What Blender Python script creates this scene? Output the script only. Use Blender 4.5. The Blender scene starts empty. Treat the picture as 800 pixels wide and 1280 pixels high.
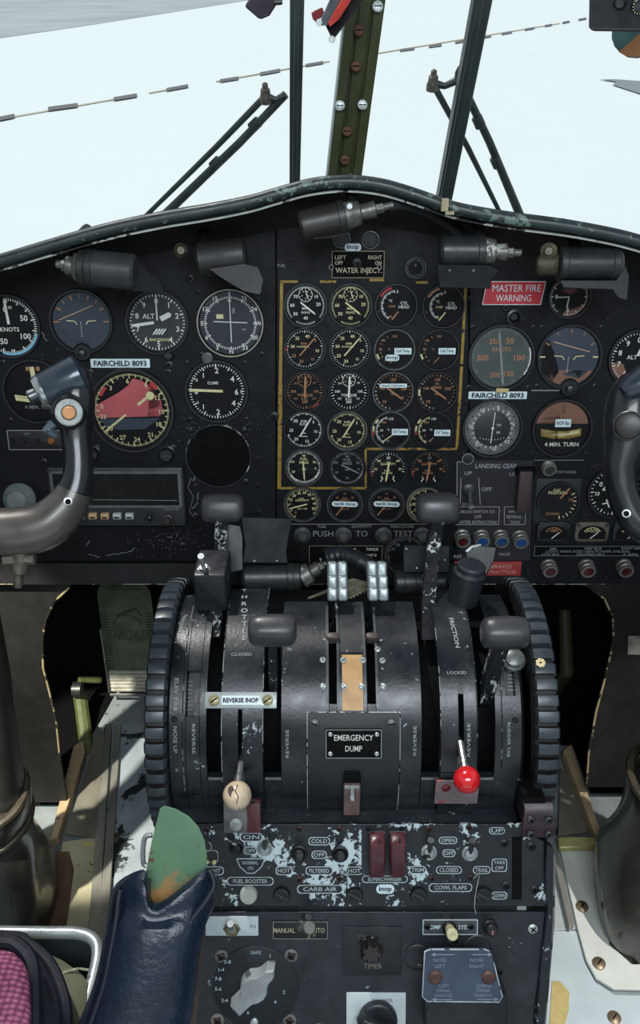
import bpy, math, random
from mathutils import Vector, Matrix
R = math.radians
rnd = random.Random(7)
scene = bpy.context.scene
COL = scene.collection
# ------------------------------------------------------------------ camera
F = 1050.0
CAM = Vector((0, 0, 1.2)); PITCH = R(33)
FWD = Vector((0, math.cos(PITCH), -math.sin(PITCH)))
UPV = Vector((0, math.sin(PITCH), math.cos(PITCH)))
def ray(px, py): return FWD + Vector((1, 0, 0)) * ((px - 400) / F) + UPV * ((640 - py) / F)
def at(px, py, d): return CAM + ray(px, py) * d
def at_y(px, py, Y): r = ray(px, py); return CAM + r * (Y / r.y)
def at_z(px, py, Z): r = ray(px, py); return CAM + r * ((Z - CAM.z) / r.z)
cam = bpy.data.cameras.new('camera'); cam.sensor_fit = 'VERTICAL'; cam.sensor_height = 36
cam.lens = F / 1280 * 36; cam.clip_start = .02; cam.clip_end = 2000
co = bpy.data.objects.new('camera', cam); COL.objects.link(co)
co.location = CAM; co.rotation_euler = (R(90) - PITCH, 0, 0); scene.camera = co

def frame(origin, recline):
    a = R(recline); y = Vector((0, math.sin(a), math.cos(a))); x = Vector((1, 0, 0)); z = x.cross(y)
    m = Matrix((x, y, z)).transposed().to_4x4(); m.translation = origin; return m
T = lambda x, y=0, z=0: Matrix.Translation((x, y, z))
def on(M, px, py, off=0.0):
    i = M.inverted(); c = i @ CAM; r = i.to_3x3() @ ray(px, py)
    t = (off - c.z) / r.z; p = c + r * t; return (p.x, p.y)
def sc(M, px, py, off=0.0):
    a = on(M, px - .5, py, off); b = on(M, px + .5, py, off); return b[0] - a[0]
def rotz(a): return Matrix.Rotation(a, 4, 'Z')
def ori(pos, d, up=Vector((0, 0, 1))):
    z = Vector(d).normalized(); x = Vector(up).cross(z)
    if x.length < 1e-4: x = Vector((1, 0, 0))
    x.normalize(); y = z.cross(x); m = Matrix((x, y, z)).transposed().to_4x4(); m.translation = pos; return m

# ------------------------------------------------------------------ materials
def lin(c):
    return tuple((v / 255 / 12.92 if v / 255 <= .04045 else ((v / 255 + .055) / 1.055) ** 2.4) for v in c)
MATS = {}
def mat(name, c, rough=.5, metal=0.0, var=.25, vscale=60, chip=None, chip2=None, bump=0, bscale=300, dust=0, spec=.5, coat=0, stretch=None, grad=None):
    """painted / metal surface; chip=(rgb, amount, scale); dust adds a pale film"""
    if name in MATS: return MATS[name]
    m = bpy.data.materials.new(name); m.use_nodes = True; nt = m.node_tree; N = nt.nodes; L = nt.links
    b = N['Principled BSDF']; g = N.new('ShaderNodeNewGeometry')
    vec = g.outputs['Position']
    if stretch:
        mp = N.new('ShaderNodeMapping'); mp.inputs['Scale'].default_value = stretch; L.new(vec, mp.inputs['Vector']); vec = mp.outputs['Vector']
    def noise(scale, det=6, rg=.6, dist=0):
        n = N.new('ShaderNodeTexNoise'); n.inputs['Scale'].default_value = scale; n.inputs['Detail'].default_value = det
        n.inputs['Roughness'].default_value = rg; n.inputs['Distortion'].default_value = dist; L.new(vec, n.inputs['Vector']); return n.outputs['Fac']
    def ramp(fac, a, bb, ca=(0, 0, 0, 1), cb=(1, 1, 1, 1)):
        r = N.new('ShaderNodeValToRGB'); r.color_ramp.elements[0].position = a; r.color_ramp.elements[1].position = bb
        r.color_ramp.elements[0].color = ca; r.color_ramp.elements[1].color = cb; L.new(fac, r.inputs['Fac']); return r.outputs['Color']
    def mix(f, a, bb):
        x = N.new('ShaderNodeMix'); x.data_type = 'RGBA'
        if isinstance(f, float): x.inputs[0].default_value = f
        else: L.new(f, x.inputs[0])
        for i, s in ((6, a), (7, bb)):
            if isinstance(s, tuple): x.inputs[i].default_value = (*s[:3], 1)
            else: L.new(s, x.inputs[i])
        return x.outputs[2]
    c = lin(c)
    col = c
    if var:
        col = ramp(noise(vscale), .3, .72, (*[v * (1 - var) for v in c], 1), (*[min(1, v * (1 + var)) for v in c], 1))
    if dust:
        col = mix(ramp(noise(vscale * .35, 8, .7), .42, .8, (0, 0, 0, 1), (dust, dust, dust, 1)), col, lin((120, 125, 125)))
    for ch in (chip, chip2):
        if ch:
            t = 1 - ch[1]
            bs, wt = (ch[3], ch[4]) if len(ch) > 3 else (.18, .7); big = noise(ch[2] * bs, 2); fine = noise(ch[2], 8, .65, .3)
            mm = N.new('ShaderNodeMath'); mm.operation = 'MULTIPLY_ADD'; L.new(big, mm.inputs[0]); mm.inputs[1].default_value = wt; L.new(fine, mm.inputs[2])
            s = N.new('ShaderNodeMath'); s.operation = 'MULTIPLY'; L.new(mm.outputs[0], s.inputs[0]); s.inputs[1].default_value = 1 / (1 + wt)
            col = mix(ramp(s.outputs[0], t, t + .012), col, lin(ch[0]))
    if grad:
        sp = N.new('ShaderNodeSeparateXYZ'); L.new(g.outputs['Position'], sp.inputs[0]); mr = N.new('ShaderNodeMapRange'); mr.inputs['From Min'].default_value = grad[1]; mr.inputs['From Max'].default_value = grad[2]; L.new(sp.outputs['Z'], mr.inputs['Value'])
        ad = N.new('ShaderNodeMath'); ad.operation = 'ADD'; L.new(mr.outputs[0], ad.inputs[0]); L.new(noise(grad[3], 6, .7), ad.inputs[1])
        col = mix(ramp(ad.outputs[0], .86, 1.12), col, lin(grad[0]))
    if isinstance(col, tuple): b.inputs['Base Color'].default_value = (*col, 1)
    else: L.new(col, b.inputs['Base Color'])
    b.inputs['Metallic'].default_value = metal; b.inputs['Specular IOR Level'].default_value = spec
    b.inputs['Coat Weight'].default_value = coat
    rr = ramp(noise(vscale * 1.7), .25, .75, (max(0, rough - .1),) * 3 + (1,), (min(1, rough + .12),) * 3 + (1,))
    L.new(rr, b.inputs['Roughness'])
    if bump:
        bp = N.new('ShaderNodeBump'); bp.inputs['Strength'].default_value = bump; bp.inputs['Distance'].default_value = .002
        L.new(noise(bscale), bp.inputs['Height']); L.new(bp.outputs['Normal'], b.inputs['Normal'])
    MATS[name] = m; return m
def flat(name, c, rough=.6, metal=0.0): return mat(name, c, rough, metal, var=.08)
def glassmat(name, tint=(1, 1, 1), gloss=.05, rough=.04, k=.55):
    m = bpy.data.materials.new(name); m.use_nodes = True; nt = m.node_tree; N = nt.nodes; L = nt.links
    N.remove(N['Principled BSDF']); o = N['Material Output']
    t = N.new('ShaderNodeBsdfTransparent'); t.inputs[0].default_value = (*tint, 1)
    g = N.new('ShaderNodeBsdfGlossy'); g.inputs['Roughness'].default_value = rough
    lw = N.new('ShaderNodeLayerWeight'); lw.inputs[0].default_value = .25
    mm = N.new('ShaderNodeMath'); mm.operation = 'MULTIPLY_ADD'; L.new(lw.outputs['Fresnel'], mm.inputs[0]); mm.inputs[1].default_value = k; mm.inputs[2].default_value = gloss
    x = N.new('ShaderNodeMixShader'); L.new(mm.outputs[0], x.inputs[0]); L.new(t.outputs[0], x.inputs[1]); L.new(g.outputs[0], x.inputs[2]); L.new(x.outputs[0], o.inputs[0])
    MATS[name] = m; return m

# ------------------------------------------------------------------ text cache
_tx = {}
def textmesh(s, bold=0.0):
    k = (s, bold)
    if k in _tx: return _tx[k]
    cu = bpy.data.curves.new('t', 'FONT'); cu.body = s; cu.size = 1; cu.align_x = 'CENTER'; cu.align_y = 'CENTER'; cu.resolution_u = 2; cu.offset = bold
    ob = bpy.data.objects.new('t', cu); COL.objects.link(ob)
    dg = bpy.context.evaluated_depsgraph_get(); me = bpy.data.meshes.new_from_object(ob.evaluated_get(dg))
    vs = [v.co.copy() for v in me.vertices]; fs = [tuple(p.vertices) for p in me.polygons]
    bpy.data.objects.remove(ob); bpy.data.curves.remove(cu); bpy.data.meshes.remove(me)
    if vs:
        cx = (min(v.x for v in vs) + max(v.x for v in vs)) / 2; cy = (min(v.y for v in vs) + max(v.y for v in vs)) / 2
        w = max(v.x for v in vs) - min(v.x for v in vs); h = max(v.y for v in vs) - min(v.y for v in vs)
        vs = [Vector((v.x - cx, v.y - cy, 0)) for v in vs]
    else: w = h = 1
    _tx[k] = (vs, fs, w, h); return _tx[k]

# ------------------------------------------------------------------ mesh builder
MW = {}
def words(par, M, items, mt, z=.0005, bold=.01, name='lettering'):
    """each word (text, px, py, height px, width px or None, rot) is a mesh of its own"""
    for t in items:
        m = MB(); k = sc(M, t[1], t[2]); x, y = on(M, t[1], t[2]); m.text(t[0], x, y, t[3] * k, t[5] if len(t) > 5 else 0, z, 0, bold=bold, w=(t[4] * k if len(t) > 4 and t[4] else None)); m.build(name, mt, par, M)
class MB:
    def __init__(s): s.v = []; s.f = []; s.m = []
    def add(s, vs, fs, m=0, M=None):
        o = len(s.v); s.v += [(M @ Vector(v)) if M else Vector(v) for v in vs]
        s.f += [tuple(i + o for i in f) for f in fs]; s.m += [m] * len(fs); return s
    def loft(s, rings, m=0, M=None, cap0=True, cap1=True, closed=True):
        n = len(rings[0]); vs = [p for r in rings for p in r]; fs = []
        for k in range(len(rings) - 1):
            for i in range(n if closed else n - 1):
                j = (i + 1) % n; fs.append((k * n + i, k * n + j, (k + 1) * n + j, (k + 1) * n + i))
        if cap0: fs.append(tuple(reversed(range(n))))
        if cap1: fs.append(tuple(range((len(rings) - 1) * n, len(rings) * n)))
        return s.add(vs, fs, m, M)
    def box(s, c, d, m=0, M=None, rot=None):
        x, y, z = (k / 2 for k in d)
        vs = [Vector((a * x, b * y, e * z)) for e in (-1, 1) for a, b in ((-1, -1), (1, -1), (1, 1), (-1, 1))]
        if rot: vs = [rot @ v for v in vs]
        vs = [v + Vector(c) for v in vs]
        return s.add(vs, [(3, 2, 1, 0), (4, 5, 6, 7), (0, 1, 5, 4), (1, 2, 6, 5), (2, 3, 7, 6), (3, 0, 4, 7)], m, M)
    def rbox(s, cx, cy, w, h, r, z0, z1, ch=0, m=0, M=None, n=4):
        r = min(r, w / 2 - 1e-5, h / 2 - 1e-5)
        def ring(ins, z):
            rr = max(r - ins, 1e-5); o = []
            for k, (sx, sy) in enumerate(((1, 1), (-1, 1), (-1, -1), (1, -1))):
                for i in range(n + 1):
                    a = math.pi / 2 * (k + i / n)
                    o.append((cx + sx * (w / 2 - ins - rr) + rr * math.cos(a), cy + sy * (h / 2 - ins - rr) + rr * math.sin(a), z))
            return o
        rs = [ring(0, z0), ring(0, z1 - ch)]
        if ch: rs += [ring(ch * .3, z1 - ch * .3), ring(ch, z1)]
        return s.loft(rs, m, M)
    def lathe(s, prof, n=28, m=0, M=None, cap0=True, cap1=True, sy=1):
        rs = [[(r * math.cos(2 * math.pi * i / n), r * sy * math.sin(2 * math.pi * i / n), z) for i in range(n)] for r, z in prof]
        return s.loft(rs, m, M, cap0, cap1)
    def cyl(s, x, y, r, z0, z1, n=20, ch=0, m=0, M=None):
        p = [(r, z0), (r, z1 - ch)] + ([(r - ch, z1)] if ch else [])
        if not ch: p[-1] = (r, z1)
        return s.lathe(p, n, m, (M or Matrix()) @ T(x, y))
    def ring(s, r0, r1, z, a0=0, a1=360, n=32, m=0, M=None, x=0, y=0):
        """flat annulus, angles clockwise from up"""
        k = max(2, int(n * abs(a1 - a0) / 360)) ; vs = []
        for i in range(k + 1):
            a = R(a0 + (a1 - a0) * i / k)
            for r in (r0, r1): vs.append((x + r * math.sin(a), y + r * math.cos(a), z))
        return s.add(vs, [(2 * i, 2 * i + 1, 2 * i + 3, 2 * i + 2) for i in range(k)], m, M)
    def prism(s, poly, z0, z1, m=0, M=None):
        return s.loft([[(x, y, z0) for x, y in poly], [(x, y, z1) for x, y in poly]], m, M)
    def bar(s, x0, y0, x1, y1, w, z, m=0, M=None, w1=None):
        d = Vector((x1 - x0, y1 - y0)); d.normalize(); nx, ny = -d.y * w / 2, d.x * w / 2; k = (w1 if w1 is not None else w) / w
        return s.add([(x0 + nx, y0 + ny, z), (x0 - nx, y0 - ny, z), (x1 - nx * k, y1 - ny * k, z), (x1 + nx * k, y1 + ny * k, z)], [(0, 1, 2, 3)], m, M)
    def tube(s, pts, rad, n=12, m=0, M=None, caps=True, sx=1):
        pts = [Vector(p) for p in pts]; rad = rad if isinstance(rad, (list, tuple)) else [rad] * len(pts); rs = []; pu = None
        for i, p in enumerate(pts):
            d = (pts[min(i + 1, len(pts) - 1)] - pts[max(i - 1, 0)]).normalized()
            if pu is None: pu = Vector((0, 0, 1)) if abs(d.z) < .9 else Vector((0, 1, 0))
            x = (pu - d * pu.dot(d)).normalized(); pu = x; y = d.cross(x)
            rs.append([p + (x * math.cos(2 * math.pi * k / n) * sx + y * math.sin(2 * math.pi * k / n)) * rad[i] for k in range(n)])
        return s.loft(rs, m, M, caps, caps)
    def text(s, t, x, y, h, rot=0, z=0, m=0, M=None, bold=.01, w=None, slant=0):
        vs, fs, tw, th = textmesh(t, bold); k = h / .72
        kx = k if w is None else w / tw
        c, sn = math.cos(R(rot)), math.sin(R(rot))
        o = []
        for v in vs:
            a = v.x * kx + v.y * k * slant; b = v.y * k; o.append((x + a * c - b * sn, y + a * sn + b * c, z))
        return s.add(o, fs, m, M)
    def map(s, fn): s.v = [Vector(fn(v)) for v in s.v]; return s
    def build(s, name, mats, parent=None, M=None, smooth=35, bevel=0, sub=0):
        M = M or Matrix(); me = bpy.data.meshes.new(name); vs = s.v
        if parent is not None:
            k = MW[parent].inverted() @ M; vs = [k @ v for v in vs]; om = Matrix(); wm = MW[parent]
        else:
            if M == Matrix():
                lo = [min(v[i] for v in vs) for i in range(3)]; hi = [max(v[i] for v in vs) for i in range(3)]
                M = T((lo[0] + hi[0]) / 2, (lo[1] + hi[1]) / 2, lo[2]); iv = M.inverted(); vs = [iv @ v for v in vs]
            om = M; wm = M
        me.from_pydata([tuple(v) for v in vs], [], s.f)
        mats = mats if isinstance(mats, (list, tuple)) else [mats]
        for x in mats: me.materials.append(x)
        me.polygons.foreach_set('material_index', s.m)
        me.polygons.foreach_set('use_smooth', [True] * len(s.f))
        me.validate(); me.update()
        try: me.set_sharp_from_angle(angle=R(smooth))
        except Exception: pass
        o = bpy.data.objects.new(name, me); COL.objects.link(o)
        if parent is not None: o.parent = parent
        else: o.matrix_world = om
        MW[o] = wm
        if bevel:
            b = o.modifiers.new('bevel', 'BEVEL'); b.width = bevel; b.segments = 2; b.limit_method = 'ANGLE'; b.angle_limit = R(40)
        if sub:
            b = o.modifiers.new('sub', 'SUBSURF'); b.levels = sub; b.render_levels = sub
        return o
def thing(name, label, cat, M=None, group=None):
    o = bpy.data.objects.new(name, None); COL.objects.link(o); o.empty_display_size = .02
    o.matrix_world = M or Matrix(); MW[o] = (M or Matrix()).copy(); o['label'] = label; o['category'] = cat
    if group: o['group'] = group
    return o
def tag(o, label, cat, group=None, kind=None):
    if label: o['label'] = label
    if cat: o['category'] = cat
    if group: o['group'] = group
    if kind: o['kind'] = kind
    return o
def struct(o): o['kind'] = 'structure'; return o
def plab(o, l): o['label'] = l; return o
def catmull(pts, n=6):
    P = [Vector(p) for p in pts]; o = []
    for i in range(len(P) - 1):
        a, b, c, d = P[max(i - 1, 0)], P[i], P[i + 1], P[min(i + 2, len(P) - 1)]
        for k in range(n):
            t = k / n; o.append(.5 * ((2 * b) + (c - a) * t + (2 * a - 5 * b + 4 * c - d) * t * t + (3 * b - a - 3 * c + d) * t ** 3))
    o.append(P[-1]); return o

# ------------------------------------------------------------------ reference frames of the cockpit
PANEL = frame(at(400, 480, 1.05), 13)         # instrument panel plane
CONS = frame(at(440, 1034, .835), 29)         # sloping front of the pedestal
cc = CAM + FWD * .95 + UPV * (-.2157)
AY, AZ = cc.y, cc.z                           # axle of the quadrant drum and trim wheels
RD = .130
def dp(px, py, r=RD):
    d = ray(px, py); oy, oz = CAM.y - AY, CAM.z - AZ
    a = d.y ** 2 + d.z ** 2; b = 2 * (oy * d.y + oz * d.z); c = oy * oy + oz * oz - r * r
    q = b * b - 4 * a * c; q = max(q, 0); t = (-b - math.sqrt(q)) / (2 * a)
    p = CAM + d * t; return (p.x, math.atan2(p.z - AZ, -(p.y - AY)))
def cylpt(x, th, r): return Vector((x, AY - r * math.cos(th), AZ + r * math.sin(th)))
def dfr(px, py, r=RD):
    """frame tangent to the drum at a pixel: x right, y up along the drum, z outward"""
    x, th = dp(px, py, r); X = Vector((1, 0, 0)); Z = Vector((0, -math.cos(th), math.sin(th))); Y = Z.cross(X)
    m = Matrix((X, Y, Z)).transposed().to_4x4(); m.translation = cylpt(x, th, r); return m
# ------------------------------------------------------------------ material set
black = mat('black_crackle_paint', (17, 20, 25), .42, var=.35, vscale=90, chip=((120, 125, 122), .305, 330), bump=.12, bscale=700)
panelm = mat('panel_black_paint', (11, 14, 18), .58, var=.5, vscale=30, chip=((110, 112, 108), .312, 420), dust=.04, bump=.15, bscale=500, spec=.22)
worn = mat('worn_black_paint', (20, 24, 30), .38, var=.35, vscale=60, chip=((150, 156, 155), .35, 260), dust=.08)
chipped = mat('badly_chipped_black_paint', (22, 26, 31), .4, var=.3, vscale=60, chip=((186, 202, 206), .450, 170, .11, 1.3), chip2=((150, 166, 170), .33, 300), dust=.06)
speck = mat('speckled_black_paint', (26, 31, 38), .42, var=.3, vscale=50, chip=((160, 170, 175), .36, 300), chip2=((120, 130, 134), .33, 90), dust=.12)
levermet = mat('chipped_lever_metal', (24, 26, 30), .35, metal=.2, chip=((176, 182, 182), .43, 320), stretch=(1, 1, .35))
rubber = mat('black_rubber', (26, 31, 37), .38, var=.25, vscale=60, dust=.06, bump=.1)
wheelm = mat('trim_wheel_black', (46, 54, 60), .34, var=.3, vscale=50, dust=.12, chip=((140, 145, 140), .29, 250))
knobm = mat('dark_grey_knob', (52, 52, 55), .36, var=.2, vscale=40, dust=.12)
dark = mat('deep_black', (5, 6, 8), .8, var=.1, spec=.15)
bezelm = mat('bezel_black', (24, 27, 31), .35, var=.25, vscale=200)
bezelg = mat('bezel_dark_green', (22, 38, 36), .35, var=.3, vscale=200)
bezels = mat('bezel_worn_grey', (84, 86, 86), .4, metal=.4, var=.4, vscale=150)
facem = mat('dial_face_black', (10, 12, 15), .7, var=.15, spec=.2)
faceb = mat('dial_face_blue_grey', (40, 52, 66), .5, var=.3, vscale=30)
facegr = mat('dial_face_grey_green', (58, 70, 68), .5, var=.3, vscale=30)
refl_pink = mat('dial_reflection_pink', (176, 82, 88), .5, var=.12, vscale=30)  # pink reflection in the cover glass, painted as a dial colour
face_refl_brown = mat('dial_face_and_reflection_brown', (120, 82, 66), .5, var=.2, vscale=30)  # brown attitude ground, also used to paint glass reflections on other dials
white = flat('marking_white', (212, 214, 206)); cream = flat('marking_cream', (206, 200, 150)); orange = flat('marking_orange', (160, 112, 78))
grey = flat('marking_grey', (120, 124, 124)); redm = flat('marking_red', (170, 40, 45)); yellowm = mat('yellow_paint_line', (140, 112, 40), .6, var=.4, vscale=120, chip=((20, 20, 22), .43, 260))
label_w = flat('label_white', (205, 222, 226)); ink = flat('label_ink', (12, 14, 20)); bluem = flat('arc_blue', (120, 180, 205))
steel = mat('steel', (150, 152, 150), .35, .85, var=.25, vscale=200); alu = mat('worn_aluminium', (168, 174, 176), .4, .6, var=.3, vscale=60, chip=((90, 92, 92), .36, 160))
silver = mat('worn_silver_knob', (140, 148, 150), .38, .6, var=.25, vscale=80, chip=((140, 110, 80), .38, 150), chip2=((60, 62, 64), .36, 180))
screwm = mat('screw_metal', (74, 76, 76), .4, .7, var=.4, vscale=300); screwl = mat('bright_screw', (180, 188, 186), .35, .5, var=.3, vscale=300)
screwd = mat('blackened_screw', (34, 36, 38), .45, .4, var=.4, vscale=300)
redpl = mat('red_placard', (186, 34, 48), .4, var=.1); maroon = mat('maroon_plastic', (74, 36, 42), .35, var=.3, vscale=60)
tan = mat('bare_tan_plate', (176, 138, 92), .5, var=.2, vscale=60, chip=((90, 74, 56), .36, 200))
olive = mat('olive_drab_paint', (70, 76, 48), .5, var=.25, vscale=40, chip=((44, 42, 34), .36, 90), stretch=(1, 1, .6))
dkgreen = mat('dark_green_post', (50, 62, 60), .45, var=.45, vscale=30, stretch=(1, 1, .15))
lampm = mat('lamp_housing_grey', (33, 36, 39), .38, var=.25, vscale=60, dust=.12)
glass = glassmat('gauge_glass', gloss=.003, rough=.08, k=.22)
# ================================================================== light and outside
w = bpy.data.worlds.new('sky'); scene.world = w; w.use_nodes = True
bg = w.node_tree.nodes['Background']; bg.inputs[0].default_value = (.82, .92, 1.0, 1); bg.inputs[1].default_value = .50
scene.view_settings.view_transform = 'Standard'; scene.view_settings.look = 'None'
def light(name, kind, loc, aim, energy, col=(1, 1, 1), size=.3, **k):
    l = bpy.data.lights.new(name, kind); l.energy = energy; l.color = col
    if kind == 'AREA': l.shape = 'RECTANGLE'; l.size = size; l.size_y = k.get('sy', size)
    if kind == 'SUN': l.angle = R(1)
    if kind == 'SPOT': l.spot_size = R(k['cone']); l.spot_blend = k.get('blend', .15); l.shadow_soft_size = k.get('soft', .02)
    o = bpy.data.objects.new(name, l); COL.objects.link(o)
    o.matrix_world = ori(Vector(loc), Vector(loc) - Vector(aim)); return o
light('sun', 'SUN', (-3, 4, 9), (0, 0, 0), 2.35, (1, .97, .93))
light('overhead_window_light', 'AREA', (.1, -.35, 1.72), (.0, .75, .55), 20, (.86, .94, 1), 1.0, sy=.5)
light('added_floor_spot_left', 'SPOT', (-.75, .2, 1.65), (-.36, .99, 0), 300, (1, .93, .8), cone=14)  # added spot lamp that makes the warm sun patch on the left floor
light('added_floor_spot_right', 'SPOT', (.85, .15, 1.65), (.47, .80, 0), 110, (1, .96, .9), cone=19)  # added spot lamp standing in for sunlight on the right floor

GZ = -2.6
tarmac = mat('sunlit_tarmac', (228, 240, 241), .8, var=.012, vscale=.4)
g = MB(); g.add([(-300, 1.9, GZ), (300, 1.9, GZ), (300, 700, GZ), (-300, 700, GZ), (-300, -60, GZ), (300, -60, GZ)], [(0, 1, 2, 3), (4, 5, 1, 0)])
struct(g.build('ground', tarmac))
band = MB(); P = [at_z(a, b, GZ + .02) for a, b in ((-80, 59), (100, 33), (300, 2), (420, -16), (300, -24), (-80, -24))]
band.add(P, [tuple(range(6))]); struct(band.build('distant_apron', mat('grey_apron', (172, 182, 186), .9, var=.15, vscale=.15)))
mk = MB()
def gstrip(x0, y0, x1, y1, t, m):
    q = [at_z(a, b, GZ + .03 + .01 * m) for a, b in ((x0, y0 - t / 2), (x1, y1 - t / 2), (x1, y1 + t / 2), (x0, y0 + t / 2))]
    mk.add(q, [(3, 2, 1, 0)], m)
Lp = [(-10, 150), (60, 136), (97, 131), (170, 119), (235, 107), (300, 97), (385, 81), (460, 68), (560, 55), (640, 40), (738, 22)]
def ly(x):
    for (a, b), (c, d) in zip(Lp, Lp[1:]):
        if a <= x <= c: return b + (d - b) * (x - a) / (c - a)
for x0, x1 in ((-10, 170), (186, 235), (270, 412), (470, 700)): gstrip(x0, ly(x0), x1, ly(x1), 1.2, 0)
for x0, x1, t in ((-8, 18, 5), (60, 97, 5), (142, 171, 4.5), (208, 235, 4), (275, 298, 4), (325, 350, 4), (382, 404, 3.5), (500, 518, 3), (536, 552, 3), (569, 582, 2.5), (603, 614, 2.5), (627, 640, 2.5), (656, 668, 2.5), (681, 690, 2.5), (703, 712, 2.5), (723, 733, 2.5)):
    gstrip(x0, ly(x0), x1, ly(x1), t, 1)
struct(mk.build('line_marking', [flat('pale_line', (196, 184, 160)), flat('dark_line', (92, 98, 98))]))
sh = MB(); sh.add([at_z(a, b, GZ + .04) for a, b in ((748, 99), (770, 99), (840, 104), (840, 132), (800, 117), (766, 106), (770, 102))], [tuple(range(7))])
struct(sh.build('painted_shadow_on_tarmac', flat('tarmac_shadow_paint', (132, 144, 147))))  # cast shadow drawn as a grey patch on the ground

# ================================================================== cockpit shell
floorm = mat('grey_floor_paint', (128, 138, 140), .5, var=.25, vscale=18, chip=((48, 52, 54), .40, 30), dust=.3)
f = MB(); f.box((0, .55, -.02), (1.9, 2.9, .04)); struct(f.build('floor', floorm))
wallm = mat('dark_cockpit_lining', (38, 42, 42), .7, var=.3, vscale=12)
for s, nm in ((-1, 'wall_left'), (1, 'wall_right')):
    m = MB(); m.box((s * .93, .30, .42), (.04, 2.3, .84)); struct(m.build(nm, wallm))
m = MB(); m.box((0, 1.235, .29), (1.9, .04, .58)); struct(m.build('footwell_shade_wall', dark))  # black sheet set close behind the pedals to stand for footwell shade
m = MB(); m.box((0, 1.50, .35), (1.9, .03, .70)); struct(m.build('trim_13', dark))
m = MB(); m.box((0, .28, 1.86), (1.9, 1.3, .03)); struct(m.build('ceiling', wallm))

# windscreen plane, its posts and panes
WS = frame(Vector((0, 1.42, .85)), -14)
def beam(mb, a, b, wd, dp_, m=0, off=0, w1=None):
    d = (b - a).normalized(); x = Vector((1, 0, 0)); x = (x - d * x.dot(d)).normalized(); y = d.cross(x)
    r = []
    for p, ww in ((a, wd), (b, w1 or wd)):
        r.append([p + x * (sx * ww / 2 + off) + y * (sy * dp_ / 2) for sx, sy in ((-1, -1), (1, -1), (1, 1), (-1, 1))])
    mb.loft(r, m)
def wsp(px, py, off=0):
    a = on(WS, px, py, off); return WS @ Vector((a[0], a[1], off))
def post(name, bot, top, wb, wt, mt, off=.012, depth=.03):
    a = wsp(*bot, off); b = wsp(*top, off); s0 = sc(WS, *bot, off); s1 = sc(WS, *top, off)
    d = b - a; b2 = b + d * .55; a2 = a - d * .75; k = (s1 * wt - s0 * wb)
    mb = MB(); beam(mb, a2, b2, s0 * wb - k * .75, depth, w1=s1 * wt + k * .55)
    return mb, a, b, s0 * wb, s1 * wt
mb, a, b, w0, w1 = post('trim_1', (368.5, 232), (371.5, 0), 13, 18, dkgreen)
beam(mb, a - (b - a) * .2 + Vector((0, -.018, 0)), b + (b - a) * .5 + Vector((0, -.018, 0)), w0 * .45, .01)
struct(mb.build('trim_1', dkgreen, bevel=.003))
mb, a, b, w0, w1 = post('trim_3', (556.5, 238), (602, 0), 18, 23, dkgreen)
beam(mb, a - (b - a) * .2 + Vector((-.004, -.018, 0)), b + (b - a) * .5 + Vector((-.004, -.018, 0)), w0 * .4, .01)
struct(mb.build('trim_3', dkgreen, bevel=.003))
mb, a, b, w0, w1 = post('trim_2', (430, 220), (457, 0), 42, 47, olive, off=.016)
for sx in (-.36, .36): beam(mb, a - (b - a) * .2 + Vector((w0 * sx, -.018, 0)), b + (b - a) * .55 + Vector((w1 * sx, -.018, 0)), w0 * .26, .012)
beam(mb, a - (b - a) * .2 + Vector((0, -.014, 0)), b + (b - a) * .55 + Vector((0, -.014, 0)), w0 * .3, .012)
beam(mb, a - (b - a) * .2 + Vector((-w0 * .5, .0, 0)), b + (b - a) * .55 + Vector((-w1 * .5, .0, 0)), w0 * .08, .034, m=1)
tr = mb.build('trim_2', [olive, flat('pale_seal', (186, 200, 200))], bevel=.0015)
struct(tr)
for px, py in ((425, 132), (453, 131), (449, 38), (472, 8), (445, 83), (434, 164), (431, 200)):
    p = wsp(px, py, .044); rv = MB(); rv.lathe([(.0075, 0), (.0065, .003), (.002, .004)], 14, M=ori(p, (0, -1, .2)))
    rv.box((0, 0, .0042), (.010, .0014, .0006), 1, M=ori(p, (0, -1, .2)))
    rv.build('screw', [screwl if (px, py) in ((425, 132), (453, 131), (472, 8)) else mat('rusty_screw', (96, 66, 46), .6, .3), dark], tr)
glw = glassmat('windscreen_glass', (.985, .995, 1), gloss=.01, rough=.02)
posts_x = [(-1.05, -1.05), None, None, None, (1.05, 1.05)]
edge = []
for (bx, by), (tx, ty) in (((368.5, 232), (371.5, 0)), ((430, 220), (457, 0)), ((556.5, 238), (602, 0))):
    a0 = on(WS, bx, by); a1 = on(WS, tx, ty); kx = (a1[0] - a0[0]) / (a1[1] - a0[1])
    edge.append((a0[0] + kx * (-.12 - a0[1]), a0[0] + kx * (.95 - a0[1])))
edge = [(-1.0, -1.0)] + edge + [(1.0, 1.0)]
for i in range(4):
    (l0, l1), (r0, r1) = edge[i], edge[i + 1]
    m = MB(); m.add([(l0, -.12, 0), (r0, -.12, 0), (r1, .95, 0), (l1, .95, 0)], [(0, 1, 2, 3)])
    struct(m.build('window_%d' % (i + 1), glw, M=WS))

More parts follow.
